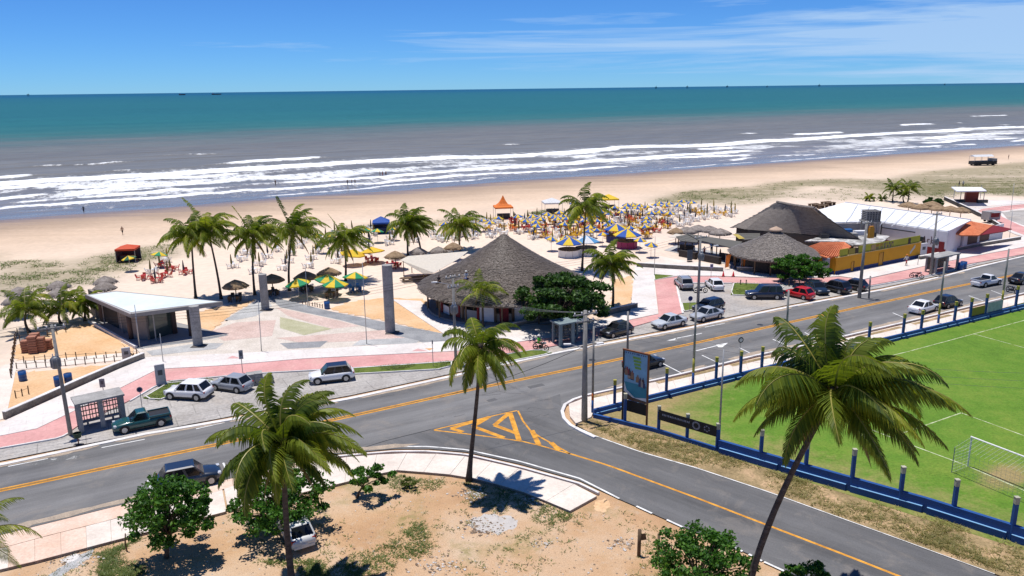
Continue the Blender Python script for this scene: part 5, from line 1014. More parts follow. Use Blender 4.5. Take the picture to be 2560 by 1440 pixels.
for k in range(16):
    a = 6.2832 * k / 16; q = Vector((sc_.x + sR * 0.86 * math.cos(a), sc_.y + sR * 0.86 * math.sin(a), 0)) - off0; MB().tube([(q.x, q.y, 0), (q.x, q.y, 2.6)], 0.12, 8).build('post', wood, rs)
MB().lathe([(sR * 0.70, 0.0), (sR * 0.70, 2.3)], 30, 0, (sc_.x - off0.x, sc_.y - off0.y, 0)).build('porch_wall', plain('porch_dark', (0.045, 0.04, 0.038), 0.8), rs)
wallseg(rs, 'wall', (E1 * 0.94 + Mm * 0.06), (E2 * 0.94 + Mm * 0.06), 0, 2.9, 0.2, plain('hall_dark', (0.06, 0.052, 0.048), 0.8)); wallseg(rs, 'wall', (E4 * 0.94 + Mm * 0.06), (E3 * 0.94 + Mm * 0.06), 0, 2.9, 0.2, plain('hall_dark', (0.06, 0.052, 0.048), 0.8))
lean = plain('lean_grey', (0.115, 0.11, 0.095), 0.85)
for nm, px, z in (('lean_to_roof', [(1718, 584), (1746, 600), (1838, 621), (1856, 604)], 2.7), ('lean_to_roof', [(1690, 591), (1720, 585), (1748, 600), (1742, 606), (1702, 602)], 2.55), ('lean_to_roof', [(1838, 583), (1900, 583), (1900, 595), (1858, 600)], 2.6)): roof_slab(rs, nm, px, z, 0.15, lean)
roof_slab(rs, 'roof_light', [(1832, 585), (1845, 585), (1862, 596), (1848, 597)], 2.9, 0.05, plain('panel_yellow', (0.55, 0.42, 0.08), 0.6)); roof_slab(rs, 'awning', [(1671, 592), (1690, 584), (1708, 587), (1700, 596)], 2.4, 0.05, c_cream)
for x, y in ((1695, 632), (1712, 640), (1745, 645), (1790, 655), (1838, 660), (1730, 628), (1780, 636)): col(rs, 'post', G(x, y), 0.09, 0, 2.6, wood, 6)
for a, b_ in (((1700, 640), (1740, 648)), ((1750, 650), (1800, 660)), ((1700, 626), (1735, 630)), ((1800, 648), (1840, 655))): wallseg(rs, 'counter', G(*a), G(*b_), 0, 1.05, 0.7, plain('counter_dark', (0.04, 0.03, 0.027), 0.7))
# kitchen yard roof, tile roof and the long yellow wall
yw = thing('yellow_wall', 'long ochre yellow wall with a navy base band and lime sign boards', 'wall', tuple(G(2085, 687))); ya, yb, yc = G(2085, 688), G(2297, 645), G(2044, 682); yh = hz(ya, 645)
wallseg(yw, 'wall_face', ya, yb, 0.0, yh, 0.25, ochre_wall); wallseg(yw, 'wall_face', yc, ya + Vector((0.1, 0.1, 0)), 0.0, yh - 0.002, 0.25, ochre_wall)
dr_ = (yb - ya).normalized(); nn_ = Vector((dr_.y, -dr_.x, 0))
wallseg(yw, 'base_band', ya + nn_ * 0.14, yb + nn_ * 0.14, 0.0, 0.6, 0.03, navy_band); e_ = (ya - yc).normalized(); n2_ = Vector((e_.y, -e_.x, 0)); wallseg(yw, 'base_band', yc + n2_ * 0.14, ya + n2_ * 0.14, 0.0, 0.6, 0.03, navy_band)
wallseg(yw, 'coping', ya, yb, yh, yh + 0.08, 0.32, plain('coping_cream', (0.68, 0.52, 0.22), 0.8))
YL = (yb - ya).length
for t0, t1, z1, mt in ((0.17, 0.195, 1.55, plain('door_ochre', (0.50, 0.24, 0.012), 0.6)), (0.485, 0.53, 2.1, plain('door_ochre', (0.50, 0.24, 0.012), 0.6))):
    d_ = wallseg(yw, 'door', ya + dr_ * YL * t0 + nn_ * 0.17, ya + dr_ * YL * t1 + nn_ * 0.17, 0.05, z1, 0.04, mt); wallseg(yw, 'door_edge', ya + dr_ * YL * t1 + nn_ * 0.18, ya + dr_ * (YL * t1 + 0.12) + nn_ * 0.18, 0.05, z1 + 0.05, 0.06, black_void, d_)
for t0, t1, mt in ((0.04, 0.13, lime_panel), (0.245, 0.985, lime_panel)): wallseg(yw, 'sign_board', ya + dr_ * YL * t0 + Vector((0, 0, 0)), ya + dr_ * YL * t1, yh + 0.1, yh + 1.15, 0.06, mt)
for t0, t1, mt in ((0.135, 0.235, plain('board_olive', (0.30, 0.26, 0.04), 0.7)), (0.205, 0.245, plain('board_dark', (0.05, 0.035, 0.03), 0.7)), (0.835, 0.865, plain('board_dark', (0.05, 0.035, 0.03), 0.7)), (0.39, 0.44, plain('emblem_tan', (0.38, 0.28, 0.13), 0.7))): wallseg(yw, 'sign_panel', ya + dr_ * YL * t0 + nn_ * 0.05, ya + dr_ * YL * t1 + nn_ * 0.05, yh + 0.12, yh + 1.0, 0.05, mt)
rl = random.Random(4); mb = MB(); lp, lr = plain('letter_purple', (0.10, 0.035, 0.13), 0.7), plain('letter_red', (0.35, 0.045, 0.02), 0.7); t_ = 0.45
while t_ < 0.66:   # painted letters, too small to read, as strokes
    w_ = rl.uniform(0.008, 0.016)
    for row in (0, 1):
        z0 = yh + 0.2 + row * 0.42; a = ya + dr_ * YL * t_ + nn_ * 0.045; b_ = ya + dr_ * YL * (t_ + w_ * 0.75) + nn_ * 0.045
        pa = [(a, 0), (a, 0.36), (b_, 0.36), (b_, 0)] if rl.random() < 0.5 else [(a, 0.0), (a, 0.36), (a + dr_ * 0.09, 0.36), (a + dr_ * 0.09, 0.0)]
        mb.face([p + Vector((0, 0, z0 + dz)) - yw.location for p, dz in pa], 1 if t_ < 0.52 and row else 0)
    t_ += w_ + 0.004
mb.build('lettering', [lp, lr], yw)
mb = MB(); a = ya + dr_ * YL * 0.865 + nn_ * 0.15
for k in range(7): q = a + dr_ * (k * 0.17); mb.face([q + Vector((0, 0, z)) - yw.location for z in (1.0 + 0.13 * k, 1.45 + 0.15 * k)] + [q + dr_ * 0.24 + Vector((0, 0, z)) - yw.location for z in (1.5 + 0.14 * k, 1.08 + 0.13 * k)])
mb.build('painted_logo', plain('logo_pale', (0.55, 0.56, 0.52), 0.7), yw)
ki = thing('kitchen_block', 'low kitchen block with an orange tile roof and stained flat roof behind the yellow wall', 'building', tuple(G(2100, 660)))
rt = roof_slab(ki, 'tile_roof', [(2002, 622), (2052, 606), (2112, 605), (2128, 616), (2096, 640), (2068, 644)], 3.0, 0.2, tile_orange, [2.7, 3.2, 3.3, 3.0, 2.75, 2.65])
for k in range(16):
    f = (k + 0.5) / 16; a = G(2052 + 60 * f, 606 - 1 * f, 3.27) ; b_ = G(2004 + 90 * f, 622 + 20 * min(1, f * 1.2), 2.80); MB().tube([a - ki.location, b_ - ki.location], 0.09, 5, 0, False).build('tile_course', tile_orange, rt)
roof_slab(ki, 'flat_roof', [(2012, 602), (2085, 582), (2135, 575), (2225, 590), (2205, 606), (2132, 613), (2110, 604)], 2.9, 0.2, roof_stained)
for a, b_ in (((2008, 665), (2070, 690)), ((2225, 640), (2205, 652))): wallseg(ki, 'wall', G(*a), G(*b_), 0, 2.6, 0.2, grey_wall)
for x, y, sx_, c_ in ((2095, 583, 1.6, grey_wall), (2120, 580, 1.2, plain('tarp', (0.02, 0.13, 0.36), 0.6)), (2150, 584, 1.8, white_wall), (2180, 588, 1.0, dark_metal), (2060, 592, 1.3, dark_metal), (2135, 590, 0.9, concrete_grey)):
    p = G(x, y, 3.1) - ki.location; MB().box((p.x, p.y, 3.25), (sx_, 1.0, 0.7)).build('roof_clutter', c_, ki)
# lattice water-tank tower
p = G(2168, 622); tw = thing('tank_tower', 'grey lattice block tower rising between the thatch hall and the white roof', 'tower', (p.x, p.y, 0)); z0, z1 = hz(p, 551), hz(p, 525); wd = 50 * ((p - Vector((0, 0, CAMH))).dot(Vector(Fv))) / FPX * 0.66
for sx_ in (-1, 1):
    for sy in (-1, 1): MB().box((sx_ * wd * 0.42, sy * wd * 0.42, z0 / 2), (0.3, 0.3, z0)).build('leg', concrete_grey, tw)
MB().box((0, 0, (z0 + z1) / 2), (wd * 0.9, wd * 0.9, z1 - z0 - 0.1)).build('core', plain('core_dark', (0.10, 0.095, 0.09), 0.9), tw)
MB().box((0, 0, z0 - 0.1), (wd * 1.15, wd * 1.15, 0.2)).build('deck', concrete_grey, tw)
for k in range(6):
    for fc in range(2):
        x = -wd / 2 + wd * k / 5; mb = MB(); mb.box((x, -wd / 2, (z0 + z1) / 2) if fc == 0 else (wd / 2, x, (z0 + z1) / 2), (0.14, 0.14, z1 - z0)); mb.build('lattice_bar', concrete_grey, tw)
for k in range(6):
    z = z0 + (z1 - z0) * (k + 0.5) / 6; MB().box((0, 0, z), (wd * 1.01, wd * 1.01, 0.12)).build('lattice_course', concrete_grey, tw)
# long white-roofed building with the dark red base
wb_ = thing('white_building', 'long building with a broad white metal roof and dark red base', 'building', tuple(G(2290, 612)))
roof_slab(wb_, 'roof', [(2047, 524), (2113, 506), (2428, 550), (2371, 578), (2196, 553), (2078, 556)], 4.2, 0.18, roof_white, [4.3, 4.9, 4.9, 4.2, 4.2, 4.2])
for k in range(9):
    f = (k + 1) / 10; a = G(2113 + 315 * f, 506 + 44 * f, 4.94); b_ = G(2085 + 286 * f, 554.5 + 23 * f, 4.26); MB().tube([a - wb_.location, b_ - wb_.location], 0.05, 4, 0, False).build('roof_seam', roof_white, wb_)
def rp(x, y, z=4.2): q = G(x, y, z); return Vector((q.x, q.y, 0))
A1, A2, A3, A4, A5 = rp(2200, 554), rp(2371, 578), rp(2426, 552), rp(2080, 556), rp(2113, 508)
wallseg(wb_, 'front_wall', A1, A2, 0, 4.05, 0.25, white_wall); wallseg(wb_, 'end_wall', A2, A3, 0, 4.3, 0.25, white_wall); wallseg(wb_, 'yard_wall', A4, A1, 0, 4.0, 0.25, grey_wall); wallseg(wb_, 'back_wall', A5, A3, 0, 4.5, 0.25, white_wall)
d2 = (A2 - A1).normalized(); n3 = Vector((d2.y, -d2.x, 0)); LL = (A2 - A1).length
wallseg(wb_, 'base_band', A1 + n3 * 0.14, A2 + n3 * 0.14, 0, 1.25, 0.03, red_band); wallseg(wb_, 'window', A1 + d2 * LL * 0.60 + n3 * 0.15, A1 + d2 * LL * 0.70 + n3 * 0.15, 1.6, 2.7, 0.04, glass_pane)
wallseg(wb_, 'drain_pipe', A1 + n3 * 0.18 + d2 * 0.4, A1 + n3 * 0.18 + d2 * 0.55, 0.2, 4.0, 0.1, dark_metal); wallseg(wb_, 'cable_tray', A1 + n3 * 0.16 + d2 * 0.6, A1 + n3 * 0.16 + d2 * LL * 0.55, 3.2, 3.34, 0.08, dark_metal); wallseg(wb_, 'door', A1 + d2 * LL * 0.90 + n3 * 0.16, A1 + d2 * LL * 0.975 + n3 * 0.16, 0.05, 2.4, 0.05, red_band)
mb = MB(); q0 = A1 + d2 * LL * 0.66 + n3 * 0.135 - wb_.location   # brushed lettering, drawn as strokes
for x0, z0, x1, z1 in ((0, 1.7, 0.35, 2.9), (0.35, 2.9, 0.6, 1.7), (0.12, 2.1, 0.55, 2.1), (0.9, 1.7, 0.9, 2.5), (0.9, 2.4, 1.25, 2.5), (1.5, 1.7, 1.5, 3.0), (1.5, 2.2, 1.9, 2.6), (1.5, 2.2, 1.95, 1.7), (2.3, 1.75, 2.6, 1.75), (2.3, 2.45, 2.6, 2.45), (2.3, 1.75, 2.3, 2.45), (2.6, 1.75, 2.6, 2.45)):
    a = q0 + d2 * x0 + Vector((0, 0, z0)); b_ = q0 + d2 * x1 + Vector((0, 0, z1)); mb.tube([a, b_], 0.07, 4)
mb.build('lettering', plain('letter_dark', (0.10, 0.06, 0.06), 0.7), wb_)
ph = thing('tile_roof_house', 'small white house with an orange tile roof and dark red openings at the far right', 'house', tuple(G(2405, 620)))
roof_slab(ph, 'tile_roof', [(2371, 578), (2427, 553), (2482, 563), (2447, 588), (2404, 588)], 3.4, 0.16, tile_orange, [3.5, 4.4, 3.6, 3.2, 3.1])
roof_slab(ph, 'porch_roof', [(2447, 588), (2482, 562), (2530, 572), (2512, 578)], 3.0, 0.12, red_band, [3.1, 3.6, 2.8, 2.8])
h0, h1, h2 = G(2404, 625), G(2503, 601), G(2380, 618); wallseg(ph, 'wall', h0, h1, 0, 3.0, 0.2, white_wall); wallseg(ph, 'wall', h2, h0 + Vector((0.05, 0.05, 0)), 0, 3.0, 0.2, white_wall); d3 = (h1 - h0).normalized(); n4 = Vector((d3.y, -d3.x, 0)); L3 = (h1 - h0).length
for t0, t1 in ((0.10, 0.34), (0.40, 0.64)):
    w_ = wallseg(ph, 'opening', h0 + d3 * L3 * t0 + n4 * 0.11, h0 + d3 * L3 * t1 + n4 * 0.11, 0.7, 2.3, 0.04, plain('opening_maroon', (0.06, 0.012, 0.012), 0.6)); wallseg(ph, 'sill', h0 + d3 * L3 * t0 + n4 * 0.14, h0 + d3 * L3 * t1 + n4 * 0.14, 0.62, 0.72, 0.12, white_wall, w_)
wallseg(ph, 'door', h2 + Vector((0.2, -0.2, 0)), h2 * 0.6 + h0 * 0.4 + Vector((0, -0.16, 0)), 0.1, 2.2, 0.05, white_wall)
# low boundary walls along the promenade
for lb, pts, h_, mt in (('long sloping retaining wall beside the promenade at the left', [(12, 1048), (120, 1000), (240, 945), (360, 897)], 0.55, wall_dark_concrete), ('low wall in front of the round thatch porch car park, left part', [(1592, 668), (1700, 675), (1808, 680)], 0.6, wall_dark_concrete), ('low wall in front of the round thatch porch, right part', [(1842, 679), (1940, 682), (2012, 688)], 0.6, wall_dark_concrete), ('low curved wall section under the big dark tree', [(1272, 823), (1345, 808)], 0.55, wall_dark_concrete), ('short low wall end by the palm right of the hut', [(1500, 790), (1592, 770)], 0.55, wall_dark_concrete), ('low wall in front of the tile roof house', [(2390, 628), (2470, 613), (2550, 600)], 0.5, wall_dark_concrete), ('short low wall between yellow wall and tile roof house', [(2298, 650), (2362, 638)], 0.5, wall_dark_concrete), ('dark retaining wall edging the far paved square', [(2361, 500), (2420, 527), (2470, 552), (2505, 574)], 0.7, plain('wall_black', (0.05, 0.048, 0.045), 0.9))):
    P2 = [(p.x, p.y) for p in gp(pts)]; o_ = P2[0]; root = thing('low_wall', lb, 'wall', (o_[0], o_[1], 0)); n_ = max(3, int(plen(P2) / 3.5)); q = interp([(x - o_[0], y - o_[1]) for x, y in P2], n_)
    for i in range(n_): mb = MB(); wall_mb(mb, [q[i], q[i + 1]], 0.32, -0.05, h_ + 0.1); mb.build('wall_section', mt, root)
    mb = MB(); wall_mb(mb, q, 0.40, h_ + 0.1, h_ + 0.16); mb.build('coping', kerb_white, root)
# far paved square with its shelter
sheet('paved_square', [(2361, 497), (2620, 503), (2620, 606), (2540, 586), (2480, 560), (2430, 530)], 0.10, concrete_pale, -0.04)
mb = MB(); strip_mb(mb, interp([(p.x, p.y) for p in gp([(2640, 507), (2530, 518), (2472, 526), (2476, 540), (2520, 562), (2640, 606)], 0.108)], 30), 4.0, 0.108); struct(mb.build('cycle_path', pink_path))
sheet('parking_square', [(2640, 520), (2530, 527), (2506, 532), (2520, 549), (2640, 590)], 0.112, parking)
p = G(2426, 506); sh = thing('shelter', 'far open shelter with a flat white roof and red brick block', 'shelter', (p.x, p.y, 0.1))
roof_slab(sh, 'roof', [(2378, 468), (2453, 469), (2467, 478), (2392, 479)], 3.4, 0.22, roof_white); wallseg(sh, 'brick_block', G(2411, 505), G(2442, 506), 0, 2.9, 2.2, red_brick)
for x, y in ((2400, 505), (2458, 506), (2384, 497), (2450, 498)): col(sh, 'post', G(x, y), 0.09, 0, 3.2, steel, 6)
for x, y in ((2398, 507), (2455, 508)): q = G(x, y) - sh.location; MB().box((q.x, q.y, 0.35), (2.4, 0.5, 0.7)).build('bench', dark_metal, sh)

# ------------------------------------------------------------------ street furniture
def pole(label, base, top, r0, r1, mat=concrete_pole, arms=(), transformer=None, lamp=None, bands=None, nm='utility_pole', group='utility poles', extras=True):
    p = G(*base); p.z = 0.0; h_ = hz(p, top[1]); dx = lat(p, h_, top[0]); dx = max(-0.25, min(0.25, dx)) * 0.6; root = thing(nm, label, 'pole', p, 0, group)
    if bands:
        zb = -0.05
        for frac, mt in bands: MB().tube([(dx * zb / h_, 0, zb), (dx * frac, 0, h_ * frac)], [r0 + (r1 - r0) * max(zb, 0) / h_, r0 + (r1 - r0) * frac], 10).build('shaft', mt, root, True); zb = h_ * frac
    else: MB().tube([(0, 0, -0.1), (dx, 0, h_)], [r0, r1], 10).build('shaft', mat, root, True)
    for za, wa, rz in arms:
        z = h_ - za; o = MB().box((0, 0, 0), (wa, 0.11, 0.11)).build('crossarm', concrete_pole, root, False, (dx * z / h_, -0.14, z), rz)
        for k in (-0.44, -0.15, 0.15, 0.44): MB().lathe([(0.02, 0.05), (0.07, 0.08), (0.05, 0.16), (0.07, 0.2), (0.01, 0.28)], 6).build('insulator', plastic_white, o).location = (wa * k, 0, 0)
    if transformer:
        z = h_ - transformer; o = MB().tube([(0, 0, -0.45), (0, 0, 0.42), (0, 0, 0.5)], [0.30, 0.30, 0.2], 12).build('transformer', plain('transformer_grey', (0.24, 0.25, 0.26), 0.5, 0.2), root, True, (dx * z / h_ + 0.05, -0.42, z))
        for k in range(8): a = 6.2832 * k / 8; MB().box((0.34 * math.cos(a), 0.34 * math.sin(a), 0), (0.1, 0.03, 0.7), 0, a).build('fin', grey_metal, o)
        for k in (-0.15, 0.15): MB().tube([(k, 0, 0.45), (k, 0, 0.75)], 0.04, 6).build('bushing', plastic_white, o)
    if lamp:
        for z, l, az in lamp:
            zz_ = h_ - z; e = Vector((math.cos(az) * l, math.sin(az) * l, 0.35)); o = MB().tube([(dx * zz_ / h_, 0, zz_), Vector((dx * zz_ / h_, 0, zz_)) + e], 0.035, 6).build('lamp_arm', steel, root); q = Vector((dx * zz_ / h_, 0, zz_)) + e; MB().box((q.x + 0.25 * math.cos(az), q.y + 0.25 * math.sin(az), q.z), (0.6, 0.24, 0.1), 0, az).build('lamp_head', plastic_white, o)
    root['top'] = h_; return root, Vector((p.x + dx, p.y, h_))
U = {}
U['a'] = pole('utility pole with a transformer at the left beside the bus shelter', (177, 1088), (127, 812), 0.17, 0.11, arms=((0.25, 2.0, 0.5),), transformer=3.0)
U['b'] = pole('utility pole with a lamp arm in front of the big thatched hut', (1140, 908), (1131, 688), 0.16, 0.11, arms=((0.2, 1.6, 0.5), (1.2, 1.2, 0.5)), lamp=((1.0, 1.6, R(185)),), transformer=3.4)
U['c'] = pole('thick concrete utility pole at the corner of the pitch pavement', (1461, 1053), (1463, 776), 0.27, 0.15, arms=((0.3, 2.2, 0.4), (0.9, 1.6, 0.4)), lamp=((3.2, 1.2, R(180)), (3.3, 1.1, R(20))))
U['d'] = pole('tall concrete utility pole in the car park with a transformer', (1744, 775), (1751, 588), 0.2, 0.12, arms=((0.3, 2.0, 0.5),), transformer=2.6, lamp=((1.8, 2.0, R(20)),))
U['e'] = pole('utility pole with a yellow sign box by the yellow wall', (2148, 745), (2167, 552), 0.24, 0.13, arms=((0.3, 1.8, 0.5),))
U['f'] = pole('utility pole standing by the far bus stop in front of the white building', (2326, 688), (2342, 530), 0.22, 0.12, arms=((0.3, 2.0, 0.5),), transformer=4.2)
p_ = G(2148, 745); tag(MB().box((0, 0, 0), (0.75, 0.35, 1.3)).box((0, 0, 0.78), (0.6, 0.3, 0.2)).build('sign_box', plain('sign_amber', (0.62, 0.26, 0.02), 0.5), None, False, (p_.x + 0.6, p_.y - 0.15, hz(p_, 582)), 0.3), 'amber yellow box sign fixed to the utility pole by the yellow wall', 'sign')
BL = ((0.16, blue_wall), (0.34, cap_yellow), (1.0, concrete_pole))
for i, (lb, b_, t_, r) in enumerate((('thin lamp post at the fence corner with an orange band', (1481, 1034), (1485, 816), 0.11), ('fence line pole with blue and yellow painted foot left of the road arrow', (1732, 962), (1740, 762), 0.13), ('fence line pole with painted foot behind the largest palm', (1962, 905), (1969, 726), 0.13), ('fence line pole with painted foot beside the white sedan', (2345, 810), (2361, 654), 0.13), ('fence line pole with painted foot at the right edge by the motorcycle', (2502, 778), (2521, 622), 0.13))):
    pole(lb, b_, t_, r, r * 0.7, bands=((0.16, blue_wall), (0.24, plain('band_orange', (0.5, 0.13, 0.02), 0.7)), (1.0, concrete_pole)) if i == 0 else BL, nm='fence_pole', group='tall poles of the football fence')
U['g'] = pole('slim metal pole rising from the side fence above the black banner', (1796, 1128), (1809, 874), 0.09, 0.06, bands=((0.27, blue_wall), (1.0, grey_metal)), nm='fence_pole', group='tall poles of the football fence')
for lb, b_, t_, r in (('short grey post by the road beside the black hatchback', (1569, 880), (1569, 779), 0.12), ('short grey post by the road near the yellow sign box', (2172, 746), (2175, 690), 0.12), ('short grey post by the road in front of the red hatchback', (1968, 772), (1971, 725), 0.09)):
    pole(lb, b_, t_, r, r * 0.85, nm='road_post', group='short grey roadside posts')
for lb, b_, t_ in (('thin plaza flagpole left of the apex column', (654, 880), (649, 752)), ('thin plaza flagpole near the orange ground', (917, 862), (906, 655)), ('thin pole on the sand behind the plaza apex', (770, 768), (763, 660)), ('thin lamp post at the pavilion front corner', (350, 872), (337, 762)), ('thin lamp post left of the pale info panel', (408, 906), (400, 834)), ('thin flagpole at the beach end of the car park', (1636, 690), (1637, 590)), ('thin pole on the pavement near the yellow wall end', (2294, 664), (2297, 640)), ('thin lamp post on the far square', (2527, 530), (2534, 458)), ('thin lamp post at the right by the pink path', (2523, 600), (2530, 525))):
    pole(lb, b_, t_, 0.05, 0.035, steel, nm='thin_pole', group='thin metal poles')
# wires
def wire(a, b_, sag, label, m=wire_mat, r=0.013):
    pts = [a.lerp(b_, k / 14) - Vector((0, 0, sag * 4 * (k / 14) * (1 - k / 14))) for k in range(15)]; o = a.copy(); mb = MB(); mb.tube([p - o for p in pts], r, 3, 0, False); return tag(mb.build('power_line', m, None, False, o), label, 'wire', 'overhead wires')
ta, tb_, tcx, td, te, tf = (U[k][1] for k in 'abcdef')
far_l = Vector((ta.x - 38, ta.y - 20, ta.z)); far_r = Vector((tf.x + 60, tf.y + 33, tf.z))
for k in range(3):
    o = Vector((0.3, -0.5, -0.1)) * (k - 1) + Vector((0, 0, 0.1))
    for a, b_, l in ((far_l, ta, 'overhead wire leaving the left pole out of the picture'), (ta, tb_, 'overhead wire from the left pole across the plaza to the hut pole'), (tb_, td, 'overhead wire from the hut pole to the car park pole'), (td, te, 'overhead wire from the car park pole to the yellow wall pole'), (te, tf, 'overhead wire between the two right hand poles'), (tf, far_r, 'overhead wire leaving the far right pole')): wire(a + o, b_ + o, 0.9, l)
for k in range(4): wire(tcx + Vector((0.3 * k - 0.5, -0.1, -0.1)), tb_ + Vector((0, 0, -0.8 - 0.3 * k)), 0.7, 'overhead wire from the corner pole across the road to the hut pole', wire_pale, 0.008)
fr = G(2560, 1080, 6.0)
for k in range(3): wire(tcx + Vector((0.2, 0, -0.5 - 0.5 * k)), fr + Vector((6 + k, 3, 2.6 - 0.6 * k)), 1.2, 'overhead wire from the corner pole over the football pitch', wire_pale, 0.009)
wire(tcx + Vector((0, 0, -3.0)), G(1130, 985, 4.8), 0.3, 'dark cable from the corner pole over the road', wire_mat, 0.022)

# football fence: low blue wall with posts, in two runs
def fence(label, line_px, posts, hw_, hp, capm, wide=0.22, ledge=True):
    P2 = [G(*q) for q in line_px]; o_ = P2[0].copy(); root = thing('boundary_fence', label, 'fence', (o_.x, o_.y, 0)); Q = [((p - o_).x, (p - o_).y) for p in P2]
    L = plen(Q); n_ = max(2, int(L / 4.0)); q = interp(Q, n_)
    for i in range(n_):
        g0, g1 = Vector(q[i]), Vector(q[i + 1]); mb = MB(); wall_mb(mb, [g0, g1], wide, 0.0, hw_(i / n_)); pn = mb.build('wall_panel', blue_wall, root)
        if ledge:
            d = (g1 - g0).normalized(); n2 = Vector((d.y, -d.x)) * (wide / 2 + 0.06); a, b_ = g0 + n2 + d * 0.15, g1 + n2 - d * 0.15; mb = MB(); wall_mb(mb, [a, b_], 0.12, 0.0, hw_(i / n_) * 0.45); mb.build('footing', blue_wall, pn); mb = MB(); wall_mb(mb, [a, b_], 0.13, hw_(i / n_) * 0.45, hw_(i / n_) * 0.45 + 0.03); mb.build('footing_edge', blue_light, pn)
    for x, y, top in posts:
        p = G(x, y) - Vector((o_.x, o_.y, 0)); h_ = hz(p + Vector((o_.x, o_.y, 0)), top); po = MB().box((p.x, p.y, h_ / 2 - 0.2), (0.23, 0.23, h_ - 0.4)).build('post', blue_wall, root)
        MB().box((p.x, p.y, h_ - 0.2), (0.25, 0.25, 0.42)).box((p.x, p.y, h_ + 0.03), (0.28, 0.28, 0.05)).build('post_cap', capm, po)
    return root
fence('low blue wall with yellow capped posts between road pavement and football pitch', [(1484, 1040), (1560, 1020), (1665, 994), (1790, 962), (2011, 906), (2258, 846), (2422, 806), (2540, 777), (2700, 737)], [(1536, 1024, 951), (1665, 993, 922), (1789, 961, 894), (1850, 946, 879), (1903, 933, 868), (2012, 905, 841), (2080, 889, 826), (2170, 867, 806), (2256, 845, 786), (2301, 834, 777), (2384, 814, 755), (2423, 805, 746), (2461, 796, 736), (2537, 777, 716), (2570, 769, 708)], lambda t: 0.62, 0, cap_yellow)
fence('blue wall with pale capped posts along the side road edge of the pitch', [(1484, 1044), (1560, 1060), (1644, 1082), (1717, 1103), (1790, 1128)], [(1562, 1060, 985), (1646, 1082, 1016), (1717, 1103, 1036), (1792, 1128, 1060)], lambda t: 0.35, 0, cap_white, 0.24, False)
fence('taller blue wall with posts along the side road in front of the largest palm', [(1796, 1131), (1920, 1168), (2128, 1228), (2372, 1298), (2560, 1361), (2760, 1430)], [(1900, 1162, 1076), (2012, 1194, 1108), (2127, 1228, 1124), (2248, 1263, 1168), (2380, 1301, 1200), (2526, 1350, 1244)], lambda t: 1.05, 0, cap_white, 0.26, True)
# billboard
a, b_ = G(1556, 1050), G(1604, 1064); bb = thing('billboard', 'tall billboard with a blue beach poster and rusty frame by the fence corner', 'billboard', (a.x, a.y, 0)); d = b_ - a; d.z = 0; L = d.length; d.normalize(); L = max(L, 2.3); nf_ = Vector((d.y, -d.x, 0))
za, zt = hz(a, 995), hz(a, 873); ang = math.atan2(d.y, d.x); rust = plain('rust', (0.24, 0.09, 0.04), 0.8, 0, 0.4, 3)
for t_ in (0, 1): MB().box((d.x * L * t_, d.y * L * t_, zt / 2), (0.13, 0.13, zt + 0.1), 0, ang).build('post', rust if t_ else plain('post_dark', (0.07, 0.045, 0.035), 0.8), bb)
MB().box((d.x * L / 2, d.y * L / 2, zt), (L + 0.2, 0.14, 0.12), 0, ang).build('top_rail', rust, bb)
def board(name, x0, x1, z0, z1, mat, off=0.0, th=0.03, parent=None, pts=None):
    mb = MB(); q = pts or [(x0, z0), (x1, z0), (x1, z1), (x0, z1)]; mb.face([(d.x * x + nf_.x * off, d.y * x + nf_.y * off, z) for x, z in q]); return mb.build(name, mat, parent or bb)
hpz = zt - za
mb = MB(); mb.box((d.x * L / 2, d.y * L / 2, (za + zt) / 2 - 0.03), (L - 0.16, 0.05, hpz - 0.1), 0, ang); panel = mb.build('poster_panel', plain('poster_sky', (0.22, 0.46, 0.66), 0.5, 0, 0.35, 1.4), bb)
x0, x1 = 0.1, L - 0.1; Z = lambda f: za + hpz * f
board('poster_sea', x0, x1, Z(0.03), Z(0.36), plain('poster_sea', (0.03, 0.26, 0.36), 0.5, 0, 0.3, 2), 0.032, parent=panel)
pg_ = [plain('poster_fig_%d' % k, c_, 0.6, 0, 0.5, 9) for k, c_ in enumerate(((0.08, 0.05, 0.06), (0.30, 0.05, 0.06), (0.06, 0.07, 0.16), (0.32, 0.19, 0.12), (0.14, 0.11, 0.12), (0.40, 0.36, 0.34)))]
for k in range(16):   # the printed group of figures
    u_ = rnd.random(); xc = x0 + 0.12 + (x1 - x0 - 0.3) * u_; zc_ = 0.60 - 0.16 * u_ + rnd.uniform(-0.05, 0.04); w_ = rnd.uniform(0.10, 0.2); hh_ = rnd.uniform(0.07, 0.12)
    board('poster_figure', 0, 0, 0, 0, pg_[k % 6], 0.034 + 0.0004 * k, parent=panel, pts=[(xc - w_, Z(zc_ - hh_)), (xc + w_, Z(zc_ - hh_)), (xc + w_ * 0.9, Z(zc_)), (xc + w_ * 0.35, Z(zc_ + 0.01)), (xc + w_ * 0.3, Z(zc_ + 0.045)), (xc - w_ * 0.3, Z(zc_ + 0.045)), (xc - w_ * 0.35, Z(zc_ + 0.01)), (xc - w_ * 0.9, Z(zc_))])
board('poster_swoosh', 0, 0, 0, 0, plain('poster_white', (0.74, 0.76, 0.76), 0.5), 0.042, parent=panel, pts=[(x0, Z(0.02)), (x1, Z(0.02)), (x1, Z(0.12)), (x0 + 0.9 * L / 2, Z(0.075)), (x0 + 0.25, Z(0.20)), (x0, Z(0.36))])
board('poster_base', 0, 0, 0, 0, plain('poster_brown', (0.12, 0.07, 0.05), 0.6), 0.046, parent=panel, pts=[(x0, Z(0.0)), (x1, Z(0.0)), (x1, Z(0.05)), (x0 + 0.8, Z(0.07)), (x0, Z(0.16))])
mb = MB(); rl = random.Random(3)
